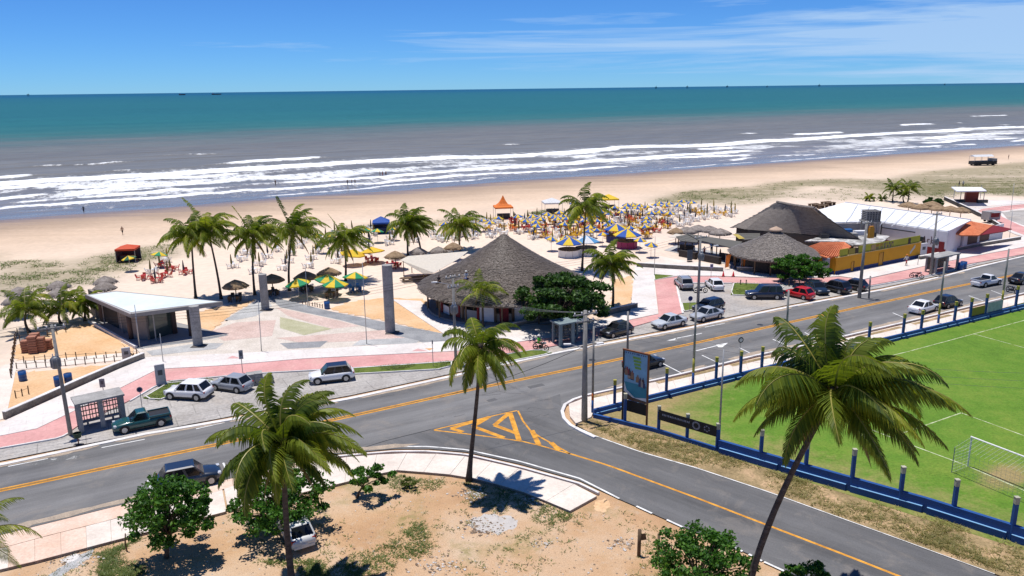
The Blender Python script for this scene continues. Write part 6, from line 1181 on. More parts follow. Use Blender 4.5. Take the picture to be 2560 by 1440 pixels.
for r_ in range(4):
    x = L * (0.38 + 0.03 * r_)
    while x < L * 0.68: w_ = rl.uniform(0.06, 0.13); z = Z(0.86 - 0.065 * r_); mb.face([(d.x * xx + nf_.x * 0.042, d.y * xx + nf_.y * 0.042, zz_) for xx, zz_ in ((x, z), (x + w_, z), (x + w_, z + 0.17), (x, z + 0.2))]); x += w_ + 0.02
mb.build('poster_title', plain('poster_lime', (0.22, 0.46, 0.02), 0.5), panel)
mb = MB(); x = x0 + 0.1
while x < x1 - 0.15: w_ = rl.uniform(0.05, 0.1); mb.face([(d.x * xx + nf_.x * 0.042, d.y * xx + nf_.y * 0.042, zz_) for xx, zz_ in ((x, Z(0.94)), (x + w_, Z(0.94)), (x + w_, Z(0.965)), (x, Z(0.97)))]); x += w_ + rl.choice((0.03, 0.12))
mb.build('poster_header', plain('poster_navy', (0.03, 0.05, 0.22), 0.5), panel)
MB().box((d.x * L / 2, d.y * L / 2, za / 2 + 0.45), (L - 0.14, 0.05, za - 1.0), 0, ang).build('lower_panel', plain('panel_black', (0.018, 0.015, 0.014), 0.7), bb)
# black banner on the side fence
a, b_ = G(1648, 1082), G(1792, 1127); bn_ = thing('banner', 'black banner with pale print hung along the blue side fence', 'banner', (a.x, a.y, 0)); d = b_ - a; d.z = 0; L = d.length; d.normalize(); nf_ = Vector((d.y, -d.x, 0)); bb = bn_; z1 = hz(a, 1022); z0 = z1 - 0.85
mb = MB(); wall_mb(mb, [(nf_.x * 0.2, nf_.y * 0.2), (d.x * L + nf_.x * 0.2, d.y * L + nf_.y * 0.2)], 0.03, z0, z1); cb = mb.build('cloth', plain('banner_black', (0.014, 0.014, 0.018), 0.6), bn_)
pr = plain('banner_print', (0.34, 0.34, 0.38), 0.6, 0, 0.4, 6); x = 0.35; mb = MB()
while x < L * 0.55: w_ = rl.uniform(0.05, 0.14); mb.face([(d.x * xx + nf_.x * 0.225, d.y * xx + nf_.y * 0.225, zz_) for xx, zz_ in ((x, z0 + 0.45), (x + w_, z0 + 0.45), (x + w_, z0 + 0.62), (x, z0 + 0.6))]); x += w_ + rl.uniform(0.03, 0.07)
mb.build('print', pr, cb)
for cx_, r_ in ((L * 0.66, 0.34), (L * 0.84, 0.26)):
    mb = MB(); k = 18
    for i in range(k):
        if cx_ > L * 0.7 and i % 3 == 0: continue
        a0, a1 = 6.2832 * i / k, 6.2832 * (i + 0.8) / k
        mb.face([(d.x * (cx_ + rr_ * math.cos(t_)) + nf_.x * 0.225, d.y * (cx_ + rr_ * math.cos(t_)) + nf_.y * 0.225, z0 + 0.43 + rr_ * math.sin(t_)) for rr_, t_ in ((r_ * 0.62, a0), (r_, a0), (r_, a1), (r_ * 0.62, a1))])
    mb.build('emblem', pr, cb)
for lb, x, y, w_, h_, mt in (('ochre board fixed to the fence between two posts at the right', 2440, 800, 2.6, 1.0, plain('board_mustard', (0.34, 0.24, 0.03), 0.7)), ('pale crumpled banner on the fence at the right', 2482, 790, 3.0, 1.2, plain('board_pale', (0.48, 0.50, 0.54), 0.6, 0, 0.5, 3))):
    p = G(x, y); o = thing('fence_board', lb, 'banner', (p.x, p.y, 0), R(29)); MB().box((0, -0.1, 0.66 + h_ / 2), (w_, 0.04, h_)).build('board', mt, o); MB().box((0, -0.1, 0.64), (w_, 0.06, 0.05)).build('lower_batten', wood, o)
# goal
a, b_ = G(2419, 1166), G(2560, 1224); d = b_ - a; d.z = 0; d.normalize(); gl_ = thing('goal', 'white football goal with net at the right edge of the pitch', 'goal', (a.x, a.y, 0.02), math.atan2(d.y, d.x)); gw, gh, gd = 7.3, hz(a, 1093), 1.9
for x in (0, gw): MB().tube([(x, 0, 0), (x, 0, gh)], 0.06, 8).build('post', plastic_white, gl_)
MB().tube([(-0.06, 0, gh), (gw + 0.06, 0, gh)], 0.06, 8).build('crossbar', plastic_white, gl_)
bk = -gd
for x in (0, gw): MB().tube([(x, bk, 0), (x, bk, gh * 0.85)], 0.035, 6).build('back_stay', grey_metal, gl_)
mb = MB()
for i in range(int(gw / 0.3) + 1): x = i * 0.3; mb.tube([(x, 0, gh), (x, bk, gh * 0.85), (x, bk, 0.02)], 0.006, 3, 0, False)
for i in range(8): z = gh * 0.85 * i / 8; mb.tube([(0, bk, z), (gw, bk, z)], 0.006, 3, 0, False); mb.tube([(0, 0, z), (0, bk, z)], 0.006, 3, 0, False)
for i in range(5): y = bk * i / 5; mb.tube([(0, y, gh - 0.06 * i), (gw, y, gh - 0.06 * i)], 0.006, 3, 0, False); mb.tube([(0, y, 0), (0, y, gh)], 0.006, 3, 0, False)
mb.build('net', plain('net', (0.5, 0.52, 0.5), 0.8), gl_)
# bus shelters with pierced block back walls
def bus_shelter(label, a_px, b_px, dep_=1.7, H=2.5, mt=None, legs=3):
    a, b_ = G(*a_px), G(*b_px); d = b_ - a; d.z = 0; L = d.length; d.normalize(); root = thing('bus_shelter', label, 'bus shelter', (a.x, a.y, 0.05), math.atan2(d.y, d.x), 'bus shelters'); cm = mt or concrete_grey
    MB().box((L / 2, dep_ / 2, H), (L + 0.5, dep_ + 0.4, 0.16)).build('roof', cm, root)
    for i in range(legs): x = L * i / (legs - 1); MB().box((x, 0.05, H / 2), (0.34, 0.24, H)).build('pillar', cm, root)
    for x in (0, L): MB().box((x, dep_ - 0.1, H / 2), (0.2, 0.2, H)).build('pillar', cm, root)
    nx, nz = int(L / 0.45), 5; bw = L / nx
    for i in range(nx):
        for j in range(nz):
            z0 = 0.35 + j * 0.41; mb = MB(); x = i * bw; e = 0.06
            for c_, s_ in (((x + bw / 2, dep_, z0 + e / 2), (bw, 0.14, e)), ((x + e / 2, dep_, z0 + 0.2), (e, 0.14, 0.41)), ((x + bw / 2, dep_, z0 + 0.2), (0.05, 0.1, 0.41))): mb.box(c_, s_)
            mb.build('pierced_block', wall_dark_concrete, root)
    MB().box((L / 2, dep_ - 0.5, 0.46), (L * 0.9, 0.45, 0.08)).build('bench_seat', cm, root)
    for x in (0.2, 0.8): MB().box((L * x, dep_ - 0.5, 0.21), (0.12, 0.4, 0.44)).build('bench_leg', cm, root)
bus_shelter('grey bus shelter with pierced block wall beside the teal pickup', (206, 1083), (312, 1058))
bus_shelter('bus shelter with teal tinted frame in the shade under the dark tree', (1402, 868), (1462, 856), 1.6, 2.5, plain('shelter_teal', (0.20, 0.26, 0.27), 0.7), 3)
bus_shelter('far grey bus shelter beside two blue bins near the right pole', (2338, 686), (2392, 674), 1.6, 2.4)
# bins and barrels
def barrel(label, px, h_=0.95, r=0.34):
    p = G(*px); o = thing('barrel', label, 'barrel', (p.x, p.y, 0.0), 0, 'blue plastic barrels'); MB().lathe([(0.0, 0), (r * 0.92, 0), (r, 0.08), (r, h_ * 0.35), (r * 1.04, h_ * 0.37), (r, h_ * 0.4), (r, h_ * 0.66), (r * 1.04, h_ * 0.68), (r, h_ * 0.7), (r, h_), (r * 0.9, h_)], 16).build('drum', plastic_blue, o, True); MB().lathe([(r * 0.92, h_ * 0.97), (0.0, h_ * 0.96)], 16).build('lid', plain('lid_dark', (0.01, 0.04, 0.13), 0.5), o)
for lb, px in (('leftmost blue barrel by the bare planting bed', (58, 951), ), ('middle blue barrel standing just left of the transformer pole', (147, 964)), ('right blue barrel standing just right of the transformer pole', (172, 957)), ('blue barrel at the sandy edge behind the plaza', (818, 771)), ('left of the two blue bins by the far bus shelter', (2399, 674)), ('right of the two blue bins by the far bus shelter', (2408, 671))): barrel(lb, px, 1.05 if px[0] > 2000 else 0.95, 0.45 if px[0] > 2000 else 0.36)
# stacked pallets of bricks / crates
for i, (x, y, n_) in enumerate(((68, 880, 5), (86, 882, 7), (104, 879, 6), (120, 872, 4), (92, 868, 6))):
    p = G(x, y); o = thing('brick_pallet', ['front left', 'front middle, the tallest', 'front right', 'rightmost and lowest', 'rear middle'][i] + ' of the red brick stacks in the fenced sand bed', 'brick stack', (p.x, p.y, 0), R(12), 'stacks of bricks')
    for k in range(n_): MB().box((rnd.uniform(-0.03, 0.03), rnd.uniform(-0.03, 0.03), 0.14 + k * 0.27), (0.85, 0.75, 0.22)).build('brick_layer', plain('brick_rose', (0.42, 0.19, 0.12), 0.9, 0, 0.4, 6), o)
    MB().box((0, 0, 0.02), (0.95, 0.85, 0.05)).build('pallet', wood, o)
for i, (x, y, w_, n_) in enumerate(((638, 960, 1.5, 6), (668, 956, 1.2, 4))):
    p = G(x, y); o = thing('paver_stack', ['left and taller stack of grey paving blocks beside the hatchback', 'right and lower stack of grey paving blocks by the palm'][i], 'paver stack', (p.x, p.y, 0.01), R(20), 'stacks of grey pavers')
    for k in range(n_):
        for j in range(2): MB().box(((j - 0.5) * w_ * 0.5 + rnd.uniform(-0.04, 0.04), rnd.uniform(-0.05, 0.05), 0.10 + k * 0.19), (w_ * 0.48, 0.9, 0.17), 0, rnd.uniform(-0.04, 0.04)).build('paver_bundle', concrete_grey, o)
# rope fences of low wooden stakes round the sand bed
def stakes(label, pts, n_, h_=0.75):
    q = interp([(p.x, p.y) for p in gp(pts)], n_); o_ = q[0]; root = thing('stake_fence', label, 'fence', (o_[0], o_[1], 0))
    for x, y in q: MB().tube([(x - o_[0], y - o_[1], -0.1), (x - o_[0] + rnd.uniform(-0.04, 0.04), y - o_[1], h_ * rnd.uniform(0.85, 1.1))], 0.055, 6).build('stake', wood, root)
    MB().tube([(x - o_[0], y - o_[1], h_ * 0.75 - (0.08 if i % 2 else 0)) for i, (x, y) in enumerate(q)], 0.018, 4).build('rope', wood, root)
stakes('rear row of low wooden stakes along the sand bed path', [(60, 908), (165, 899), (265, 895), (343, 889)], 11); stakes('front row of low wooden stakes along the sand bed path', [(42, 922), (125, 917), (232, 909), (335, 899)], 12)
stakes('row of stakes along the left side of the sand bed', [(28, 945), (32, 905), (40, 850), (45, 838)], 14, 0.9); stakes('wooden rail fence behind the brick stacks', [(50, 856), (110, 842), (165, 830)], 5, 1.0); stakes('row of red stakes on the sand by the plaza edge', [(757, 762), (780, 764), (806, 770)], 7, 0.5)
stakes('short stakes in the lower part of the sand bed', [(40, 995), (72, 985)], 2, 0.8)
# signs
def sign(label, px, h_, w_, hh, mt, shape='rect', pm=steel, rz=0.3):
    p = G(*px); o = thing('road_sign', label, 'sign', (p.x, p.y, 0.05), rz, 'small signs'); MB().tube([(0, 0, 0), (0, 0, h_)], 0.035, 6).build('post', pm, o)
    if shape == 'round': MB().tube([(0, -0.05, h_ - w_ / 2), (0, -0.08, h_ - w_ / 2)], w_ / 2, 18).build('plate', mt, o); MB().tube([(0, -0.082, h_ - w_ / 2), (0, -0.09, h_ - w_ / 2)], w_ * 0.33, 18).build('symbol', plain('sign_inner', (0.02, 0.03, 0.12), 0.5) if px[0] < 1740 else plain('sign_face', (0.6, 0.6, 0.6), 0.5), o)
    else: MB().box((0, -0.06, h_ - hh / 2), (w_, 0.04, hh)).build('plate', mt, o); MB().box((0, -0.085, h_ - hh * 0.45), (w_ * 0.5, 0.012, hh * 0.4)).build('symbol', plain('sign_mark', (0.12, 0.12, 0.13), 0.6), o)
sgm = plain('sign_back', (0.30, 0.30, 0.31), 0.6)
sign('grey sign on the pink path above the bus shelter', (263, 1008), 2.3, 0.45, 0.8, sgm); sign('grey sign on the pink path behind the hatchback', (607, 934), 2.4, 0.4, 0.9, sgm); sign('grey round sign behind the teal pickup', (356, 1024), 2.1, 0.5, 0.5, sgm, 'round'); sign('blue round sign on the small grass bed by the car park', (1724, 778), 1.9, 0.62, 0.6, plain('sign_blue', (0.02, 0.05, 0.24), 0.5), 'round'); sign('round sign with a dark ring on the pavement by the road arrow', (1848, 905), 2.6, 0.6, 0.6, trim_black, 'round'); sign('pale sign in front of the porch', (1777, 698), 2.2, 0.5, 0.6, plain('sign_lilac', (0.45, 0.45, 0.6), 0.6)); sign('grey sign on the grass strip by the pink path', (1083, 918), 2.8, 0.12, 0.4, sgm)
def totem(label, px, w_, h_, th, mt, tilt, sym=True):
    p = G(*px); o = thing('info_panel', label, 'sign', (p.x, p.y, 0.1), tilt, 'pale upright panels'); MB().box((0, 0, h_ / 2), (w_, th, h_), 0, 0, 0.96).build('slab', mt, o); MB().box((0, -th / 2 - 0.01, h_ * 0.6), (w_ * 0.45, 0.015, h_ * 0.25)).build('graphic', plain('sign_mark', (0.12, 0.12, 0.13), 0.6), o)
totem('tall pale information panel on the grass bed by the pink path', (404, 963), 0.9, 2.0, 0.22, plain('panel_pale', (0.52, 0.52, 0.53), 0.7), 0.5); totem('pale upright panel at the top of the sloping wall', (318, 902), 0.85, 1.35, 0.25, plain('panel_pale', (0.52, 0.52, 0.53), 0.7), 0.5); totem('white upright panel at the end of the yellow wall', (2306, 640), 1.5, 2.0, 0.25, white_wall, 0.4)
# feather flags and cones at the porch entrance
for i, (x, y) in enumerate(((1812, 676), (1851, 678))):
    p = G(x, y); o = thing('feather_flag', ['left', 'right'][i] + ' orange feather flag at the porch entrance', 'flag', (p.x, p.y, 0.1), 0.2, 'orange feather flags'); MB().tube([(0, 0, 0), (0.05, 0, 2.4)], 0.03, 6).build('pole', steel, o); pts = [(0.04, 0.3), (0.62, 0.4), (0.70, 1.6), (0.95, 2.3), (0.5, 2.35), (0.06, 2.2)]; mb = MB(); mb.face([(a_, 0.06 * math.sin(b2 * 3), b2) for a_, b2 in pts]); mb.build('cloth', c_orange, o)
for i, (x, y) in enumerate(((1808, 693), (1833, 693))):
    p = G(x, y); o = thing('traffic_cone', ['left', 'right'][i] + ' red traffic cone on the promenade before the porch', 'cone', (p.x, p.y, 0.12), 0, 'red traffic cones'); MB().lathe([(0.2, 0.03), (0.04, 0.75), (0.0, 0.76)], 12).build('cone', plain('cone_red', (0.62, 0.02, 0.03), 0.5), o, True); MB().box((0, 0, 0.02), (0.45, 0.45, 0.04)).build('base', trim_black, o)
# banner stand + waste basket + wooden posts near the dirt lot
p = G(1724, 655); o = thing('banner_stand', 'tall dark printed banner stand on the sand before the lean to roofs', 'banner', (p.x, p.y, 0), 0.2); MB().box((0, 0, 1.1), (0.9, 0.05, 1.7)).build('print', plain('print_dark', (0.06, 0.08, 0.12), 0.6, 0, 0.6, 5), o); MB().box((0, 0, 0.1), (0.8, 0.4, 0.1)).build('foot', dark_metal, o)
p = G(197, 1112); o = thing('litter_bin', 'dark green litter bin on a post at the left kerb', 'bin', (p.x, p.y, 0.01)); MB().tube([(0, 0, 0), (0, 0, 0.9)], 0.05, 6).build('post', rust, o); MB().lathe([(0, 0.62), (0.26, 0.62), (0.32, 1.0), (0.30, 1.02)], 12).build('basket', plain('bin_green', (0.015, 0.05, 0.025), 0.6), o); MB().box((0, 0, 0.02), (0.7, 0.3, 0.05)).build('foot', dark_metal, o)
p = G(1597, 1387); o = thing('wooden_post', 'weathered wooden post with a broken board beside the bottom bush', 'post', (p.x, p.y, -0.08)); MB().tube([(0, 0, 0), (0.01, 0, 1.75)], 0.11, 8).build('post', wood, o, True); MB().box((0.22, 0, 1.28), (0.45, 0.06, 0.42), 0, 0.2, 0.6).build('board', wood, o)
p = G(1645, 1392); o = tag(MB().tube([(0, 0, 0), (0.02, 0.0, 0.8), (0.0, 0, 1.6)], [0.09, 0.085, 0.08], 8).build('wooden_post', wood, None, True, (p.x, p.y, -0.08)), 'plain dark wooden post rising out of the bottom bush', 'post')
p = G(317, 1375); o = tag(MB().tube([(0, 0, 0), (-0.03, 0.0, 0.6), (0.06, 0, 1.2)], [0.05, 0.05, 0.04], 6).build('wooden_post', wood, None, True, (p.x, p.y, -0.08)), 'thin crooked stick standing in the grass at the lower left', 'post')
# small posts under the flat topped tree (bollards)
for i in range(5):
    p = G(1972 + 13 * i, 716); tag(MB().lathe([(0.07, 0), (0.07, 0.6), (0.09, 0.62), (0.09, 0.72), (0.0, 0.76)], 8).build('bollard', wood, None, True, (p.x, p.y, 0.1)), 'short dark bollard in the row behind the red hatchback', 'bollard', 'bollards behind the parked cars')
for i in range(2):
    p = G(1851 + 14 * i, 713); tag(MB().lathe([(0.07, 0), (0.07, 0.55), (0.09, 0.57), (0.09, 0.66), (0.0, 0.7)], 8).build('bollard', wood, None, True, (p.x, p.y, 0.1)), ['left', 'right'][i] + ' short dark bollard on the grass island by the car park', 'bollard')
# offshore platforms and ships on the horizon
for i, (x, k) in enumerate(((70, 0), (1640, 0), (1718, 0), (1818, 0), (1918, 1), (2048, 0), (2362, 1))):
    dd_ = 11000; yh_ = 237 - 0.0121 * x; v = Fv * FPX + Rv * (x - 1280) + Uv * (720 - yh_); p = Vector((v[0], v[1], 0)) * (dd_ / v[1]); o = thing('oil_platform', ['single offshore oil platform on the horizon at the far left', 'offshore platform leftmost of the right hand group on the horizon', 'second offshore platform of the right hand group', 'third offshore platform of the right hand group, slightly larger', 'fourth offshore platform of the right hand group', 'fifth offshore platform of the right hand group', 'last offshore platform at the far right horizon'][i], 'oil platform', (p.x, p.y, -0.2), 0, 'offshore platforms on the horizon'); s_ = 1.0 - 0.3 * k
    for sx_ in (-1, 1):
        for sy in (-1, 1): MB().tube([(sx_ * 9 * s_, sy * 9 * s_, 0), (sx_ * 7 * s_, sy * 7 * s_, 22 * s_)], 1.2, 6).build('leg', dark_metal, o)
    MB().box((0, 0, 25 * s_), (24 * s_, 22 * s_, 6 * s_)).build('deck', dark_metal, o); MB().tube([(4 * s_, 0, 28 * s_), (4 * s_, 0, 46 * s_)], [2.0, 0.8], 5).build('derrick', dark_metal, o)
for i, (x, l) in enumerate(((455, 70), (541, 105))):
    dd_ = 9000; yh_ = 237 - 0.0121 * x; v = Fv * FPX + Rv * (x - 1280) + Uv * (720 - yh_); p = Vector((v[0], v[1], 0)) * (dd_ / v[1]); o = thing('ship', ['smaller red ship on the left horizon', 'larger red ship right of the smaller one on the horizon'][i], 'ship', (p.x, p.y, -0.2), 0.2, 'ships on the horizon')
    mb = MB(); h = l / 2; mb.mesh([(-h, -8, 0), (h * 0.85, -8, 0), (h * 0.85, 8, 0), (-h, 8, 0), (-h, -9, 10), (h, -6, 11), (h, 6, 11), (-h, 9, 10)], [(3, 2, 1, 0), (4, 5, 6, 7), (0, 1, 5, 4), (1, 2, 6, 5), (2, 3, 7, 6), (3, 0, 4, 7)]); mb.build('hull', plain('hull_red', (0.25, 0.05, 0.04), 0.6), o); MB().box((-h * 0.7, 0, 15), (l * 0.16, 12, 12)).build('bridge', plastic_white, o)

# ------------------------------------------------------------------ the beach: parasols, tents, tables, chairs, people
def canopy_mesh(r, h_, n, ma, mb_, sag=0.05, valance=0.12):
    m = MB(); rings = [(0.03, h_), (r * 0.5, h_ * 0.60 - sag), (r, 0.0)]
    for k in range(n):
        a0, a1 = 6.2832 * k / n, 6.2832 * (k + 1) / n; mi = k % 2
        for (r0, z0), (r1, z1) in zip(rings[:-1], rings[1:]): m.face([(r1 * math.cos(a0), r1 * math.sin(a0), z1), (r1 * math.cos(a1), r1 * math.sin(a1), z1), (r0 * math.cos(a1), r0 * math.sin(a1), z0), (r0 * math.cos(a0), r0 * math.sin(a0), z0)], mi)
        m.face([(r * math.cos(a0), r * math.sin(a0), -valance), (r * math.cos(a1), r * math.sin(a1), -valance), (r * math.cos(a1), r * math.sin(a1), 0), (r * math.cos(a0), r * math.sin(a0), 0)], mi)
    return m.data('canopy', [ma, mb_])
POLE_D = MB().tube([(0, 0, -0.1), (0, 0, 2.45)], 0.03, 6).data('pole', steel)
CAN = {'yb': canopy_mesh(1.15, 0.5, 8, c_yellow, c_blue), 'gy': canopy_mesh(1.5, 0.62, 8, c_green, c_yellow), 'by': canopy_mesh(1.7, 0.8, 8, c_royal, c_yellow), 'bw': canopy_mesh(1.7, 0.8, 8, c_skyblue, c_white), 'gd': canopy_mesh(1.3, 0.5, 8, c_dkgreen, c_yellow), 'yy': canopy_mesh(1.5, 0.55, 8, c_yellow, plain('amber_cloth', (0.70, 0.42, 0.02), 0.8))}
def parasol(kind, px, label, group, z=2.1, sc=1.0):
    p = G(px[0], px[1], z); rz = rnd.uniform(0, 6.28); o = thing('parasol', label, 'parasol', (p.x, p.y, -0.03), rz, group)
    link('pole', POLE_D, o); c = link('canopy', CAN[kind], o, (0, 0, z)); c.scale = (sc, sc, sc); c.rotation_euler = (R(rnd.uniform(-9, 9)), R(rnd.uniform(-9, 9)), 0); return o
YB = [(1112, 560), (1207, 552), (1246, 546), (1295, 541), (1332, 541), (1313, 552), (1368, 535), (1399, 531), (1384, 541), (1395, 546), (1416, 547), (1408, 540), (1426, 538), (1437, 529), (1435, 508), (1474, 547), (1492, 552), (1500, 528), (1523, 536), (1519, 562), (1537, 519), (1564, 519), (1568, 512), (1592, 521), (1600, 514), (1619, 518), (1640, 512), (1650, 508), (1663, 514), (1674, 509), (1697, 513), (1706, 503), (1730, 506), (1576, 570), (1507, 586), (1416, 594), (1378, 597), (1613, 567), (1600, 600), (1628, 612), (1553, 531), (1583, 512), (1486, 541), (1462, 553), (1352, 547), (1449, 541), (1180, 560), (1226, 557), (1146, 563)]
rq = random.Random(21)
while len(YB) < 64:
    q_ = (rq.uniform(1120, 1760), rq.uniform(512, 600))
    if inside(q_[0], q_[1] + 22, [(1110, 590), (1160, 562), (1240, 556), (1330, 550), (1560, 533), (1720, 524), (1740, 545), (1650, 575), (1560, 600), (1400, 612), (1345, 605), (1290, 585)]) and all(abs(q_[0] - x) > 11 or abs(q_[1] - y) > 7 for x, y in YB): YB.append(q_)
LBY = 'small parasol with yellow and blue panels open over the crowded beach tables'
for q in YB: parasol('yb', q, LBY, 'small yellow and blue parasols')
for q, l in (((745, 708), 'leftmost green and yellow parasol beside a brown thatch parasol'), ((818, 698), 'middle rear green and yellow parasol before the plaza'), ((838, 710), 'middle front green and yellow parasol before the plaza'), ((888, 692), 'rightmost green and yellow parasol, standing behind the blue barrel')): parasol('gy', q, l, 'large green and yellow parasols', 2.2, 1.15)
for q, l in (((398, 636), 'green and yellow parasol left of the tall palm pair'), ((322, 645), 'dark green parasol with a yellow panel under the red gazebo'), ((910, 576), 'small green and yellow parasol left of the blue gazebo'), ((792, 588), 'green parasol behind the tallest of the row palms'), ((806, 603), 'green parasol right of the tallest row palm'), ((827, 590), 'small yellow green parasol between two palms on the sand'), ((943, 578), 'green and yellow parasol in front of the blue gazebo'), ((982, 573), 'green parasol right of the blue gazebo')): parasol('gd' if 'dark' in l or 'green parasol' in l else 'gy', q, l, 'smaller green and yellow parasols', 2.1, 0.85)
for q, l in (((882, 634), 'left flat yellow parasol beyond the row palms'), ((930, 628), 'right flat yellow parasol beyond the row palms')): parasol('yy', q, l, 'plain yellow parasols', 1.9, 1.35)
# round kiosks under big striped canopies
for q, kind, mt, l, s_ in (((1423, 606), 'by', plastic_white, 'kiosk with white skirting under a royal blue and yellow canopy', 1.35), ((1466, 602), 'bw', plastic_white, 'kiosk with white skirting under a pale blue and white canopy', 1.3), ((1568, 586), 'by', plain('kiosk_magenta', (0.30, 0.02, 0.10), 0.6), 'kiosk with magenta counter under the largest royal blue and yellow canopy', 1.45), ((1541, 572), 'by', plain('kiosk_navy', (0.03, 0.04, 0.16), 0.6), 'kiosk under a royal blue and yellow canopy behind the magenta one', 1.35)):
    p = G(q[0], q[1], 2.3); o = thing('beach_kiosk', l, 'kiosk', (p.x, p.y, -0.03), rnd.uniform(0, 1), 'round beach kiosks'); c = link('canopy', CAN[kind], o, (0, 0, 2.3)); c.scale = (s_, s_, s_ * 0.9); link('pole', POLE_D, o)
    for k in range(10):
        a = 6.2832 * k / 10; MB().box((1.7 * math.cos(a), 1.7 * math.sin(a), 0.6), (0.06, 1.05, 1.2), 0, a).build('counter_panel', mt, o)
    MB().lathe([(0.3, 1.2), (1.85, 1.2), (1.85, 1.26), (0.3, 1.26)], 20).build('counter_top', wood, o)
# thatch parasols
def thatch_par(px, label, mat, r=1.6, z=2.1, h_=0.75, seed=0, table=True):
    p = G(px[0], px[1], z); rg = random.Random(seed); o = thing('thatch_parasol', label, 'thatch parasol', (p.x, p.y, -0.03), 0, 'thatch parasols'); m = MB(); m.lathe([(r * 0.9, z - 0.22), (r, z - 0.12), (r * 0.7, z + h_ * 0.35), (r * 0.35, z + h_ * 0.72), (0.05, z + h_)], 18, 0, (0, 0, 0), 0.05, rg); rf_ = m.build('thatch_roof', mat, o, True)
    tb = MB()
    for k in range(90):
        a = rg.random() * 6.2832; f = rg.random() * 0.9; rr0 = r * (1 - f); rr1 = rr0 + 0.28; za_ = z - 0.1 + h_ * f * 1.05; w_ = 0.09; t_ = Vector((-math.sin(a), math.cos(a), 0)) * w_; e0 = Vector((rr0 * math.cos(a), rr0 * math.sin(a), za_ + 0.04)); e1 = Vector((rr1 * math.cos(a), rr1 * math.sin(a), za_ - 0.12)); tb.face([e1 - t_, e1 + t_, e0 + t_, e0 - t_])
    stuff(tb.build('fringe', mat, rf_)); MB().tube([(0, 0, 0), (0, 0, z + h_ * 0.8)], 0.07, 8).build('pole', wood, o)
TP = [((47, 732), 'left rear grey thatch parasol at the far left', thatch_old), ((38, 753), 'left front grey thatch parasol behind the young palm', thatch_old), ((145, 716), 'rear grey thatch parasol above the second young palm', thatch_old), ((146, 735), 'front grey thatch parasol above the second young palm', thatch_old), ((263, 704), 'rear grey thatch parasol behind the pavilion roof', thatch_old), ((260, 720), 'front grey thatch parasol behind the pavilion roof', thatch_old),
      ((588, 714), 'brown thatch parasol right of the slanting palm', thatch_brown), ((680, 699), 'brown thatch parasol behind the apex column', thatch_brown), ((764, 692), 'brown thatch parasol behind the leftmost green and yellow parasol', thatch_brown), ((822, 682), 'widest brown thatch parasol behind the middle green and yellow ones', thatch_brown), ((988, 640), 'light tan thatch parasol over a red table left of the awning', thatch_brown), ((1046, 630), 'left low grey thatch cone by the leaning palm', thatch_old), ((1096, 628), 'right low grey thatch cone by the leaning palm', thatch_old), ((1133, 618), 'small tan thatch parasol left of the hut roof', thatch_brown),
      ((1717, 578), 'leftmost grey thatch parasol beside the lean to roofs', thatch_old), ((1746, 573), 'second grey thatch parasol beside the lean to roofs', thatch_old), ((1773, 575), 'third grey thatch parasol beside the lean to roofs', thatch_old), ((1800, 582), 'fourth grey thatch parasol, next to the hall roof', thatch_old), ((1690, 580), 'tan awning like thatch parasol left of the lean to roofs', thatch_brown),
      ((2272, 514), 'leftmost reddish thatch parasol behind the white roof', thatch_brown), ((2302, 519), 'second reddish thatch parasol behind the white roof', thatch_brown), ((2331, 512), 'rear reddish thatch parasol behind the white roof', thatch_brown), ((2346, 522), 'front reddish thatch parasol behind the white roof', thatch_brown), ((2376, 524), 'fifth reddish thatch parasol behind the white roof', thatch_brown), ((2403, 527), 'rightmost thatch parasol, beside the black wall', thatch_brown)]
for i, (q, l, mt) in enumerate(TP): thatch_par(q, l, mt, (1.75 if 500 < q[0] < 1000 else 1.6) if q[0] < 1700 else 2.1, 2.1 if q[0] not in (1046, 1096) else 1.2, 0.85, i)
# gazebos
def gazebo(label, px, w_, z, mat, peak, style='hip', side=None, back=None):
    p = G(*px); o = thing('gazebo', label, 'gazebo', (p.x, p.y, -0.03), R(8), 'pop up gazebos'); h = w_ / 2; m = MB(); n = 8
    def zr(f): return z + peak * ((1 - f) ** 2.2 if style == 'peak' else (1 - f))
    rings = [1.0, 0.72, 0.45, 0.22, 0.02]
    for a, b_ in zip(rings[:-1], rings[1:]):
        for (x0, y0), (x1, y1) in (((-1, -1), (1, -1)), ((1, -1), (1, 1)), ((1, 1), (-1, 1)), ((-1, 1), (-1, -1))): m.face([(x0 * h * a, y0 * h * a, zr(a)), (x1 * h * a, y1 * h * a, zr(a)), (x1 * h * b_, y1 * h * b_, zr(b_)), (x0 * h * b_, y0 * h * b_, zr(b_))])
    for (x0, y0), (x1, y1) in (((-1, -1), (1, -1)), ((1, -1), (1, 1)), ((1, 1), (-1, 1)), ((-1, 1), (-1, -1))): m.face([(x0 * h, y0 * h, z - 0.3), (x1 * h, y1 * h, z - 0.3), (x1 * h, y1 * h, z), (x0 * h, y0 * h, z)])
    m.build('canopy', mat, o)
    for sx_ in (-1, 1):
        for sy in (-1, 1): MB().tube([(sx_ * h * 0.97, sy * h * 0.97, 0), (sx_ * h * 0.97, sy * h * 0.97, z)], 0.04, 6).build('leg', steel, o)
    if side:
        MB().box((0, h * 0.95, z * 0.45), (w_ * 0.96, 0.04, z * 0.85)).build('rear_curtain', side, o); MB().box((-h * 0.95, 0, z * 0.45), (0.04, w_ * 0.9, z * 0.85)).build('side_curtain', side, o)
    MB().box((0, -h * 0.3, 0.55), (w_ * 0.7, 0.7, 1.1)).build('counter', back or dark_metal, o); return o
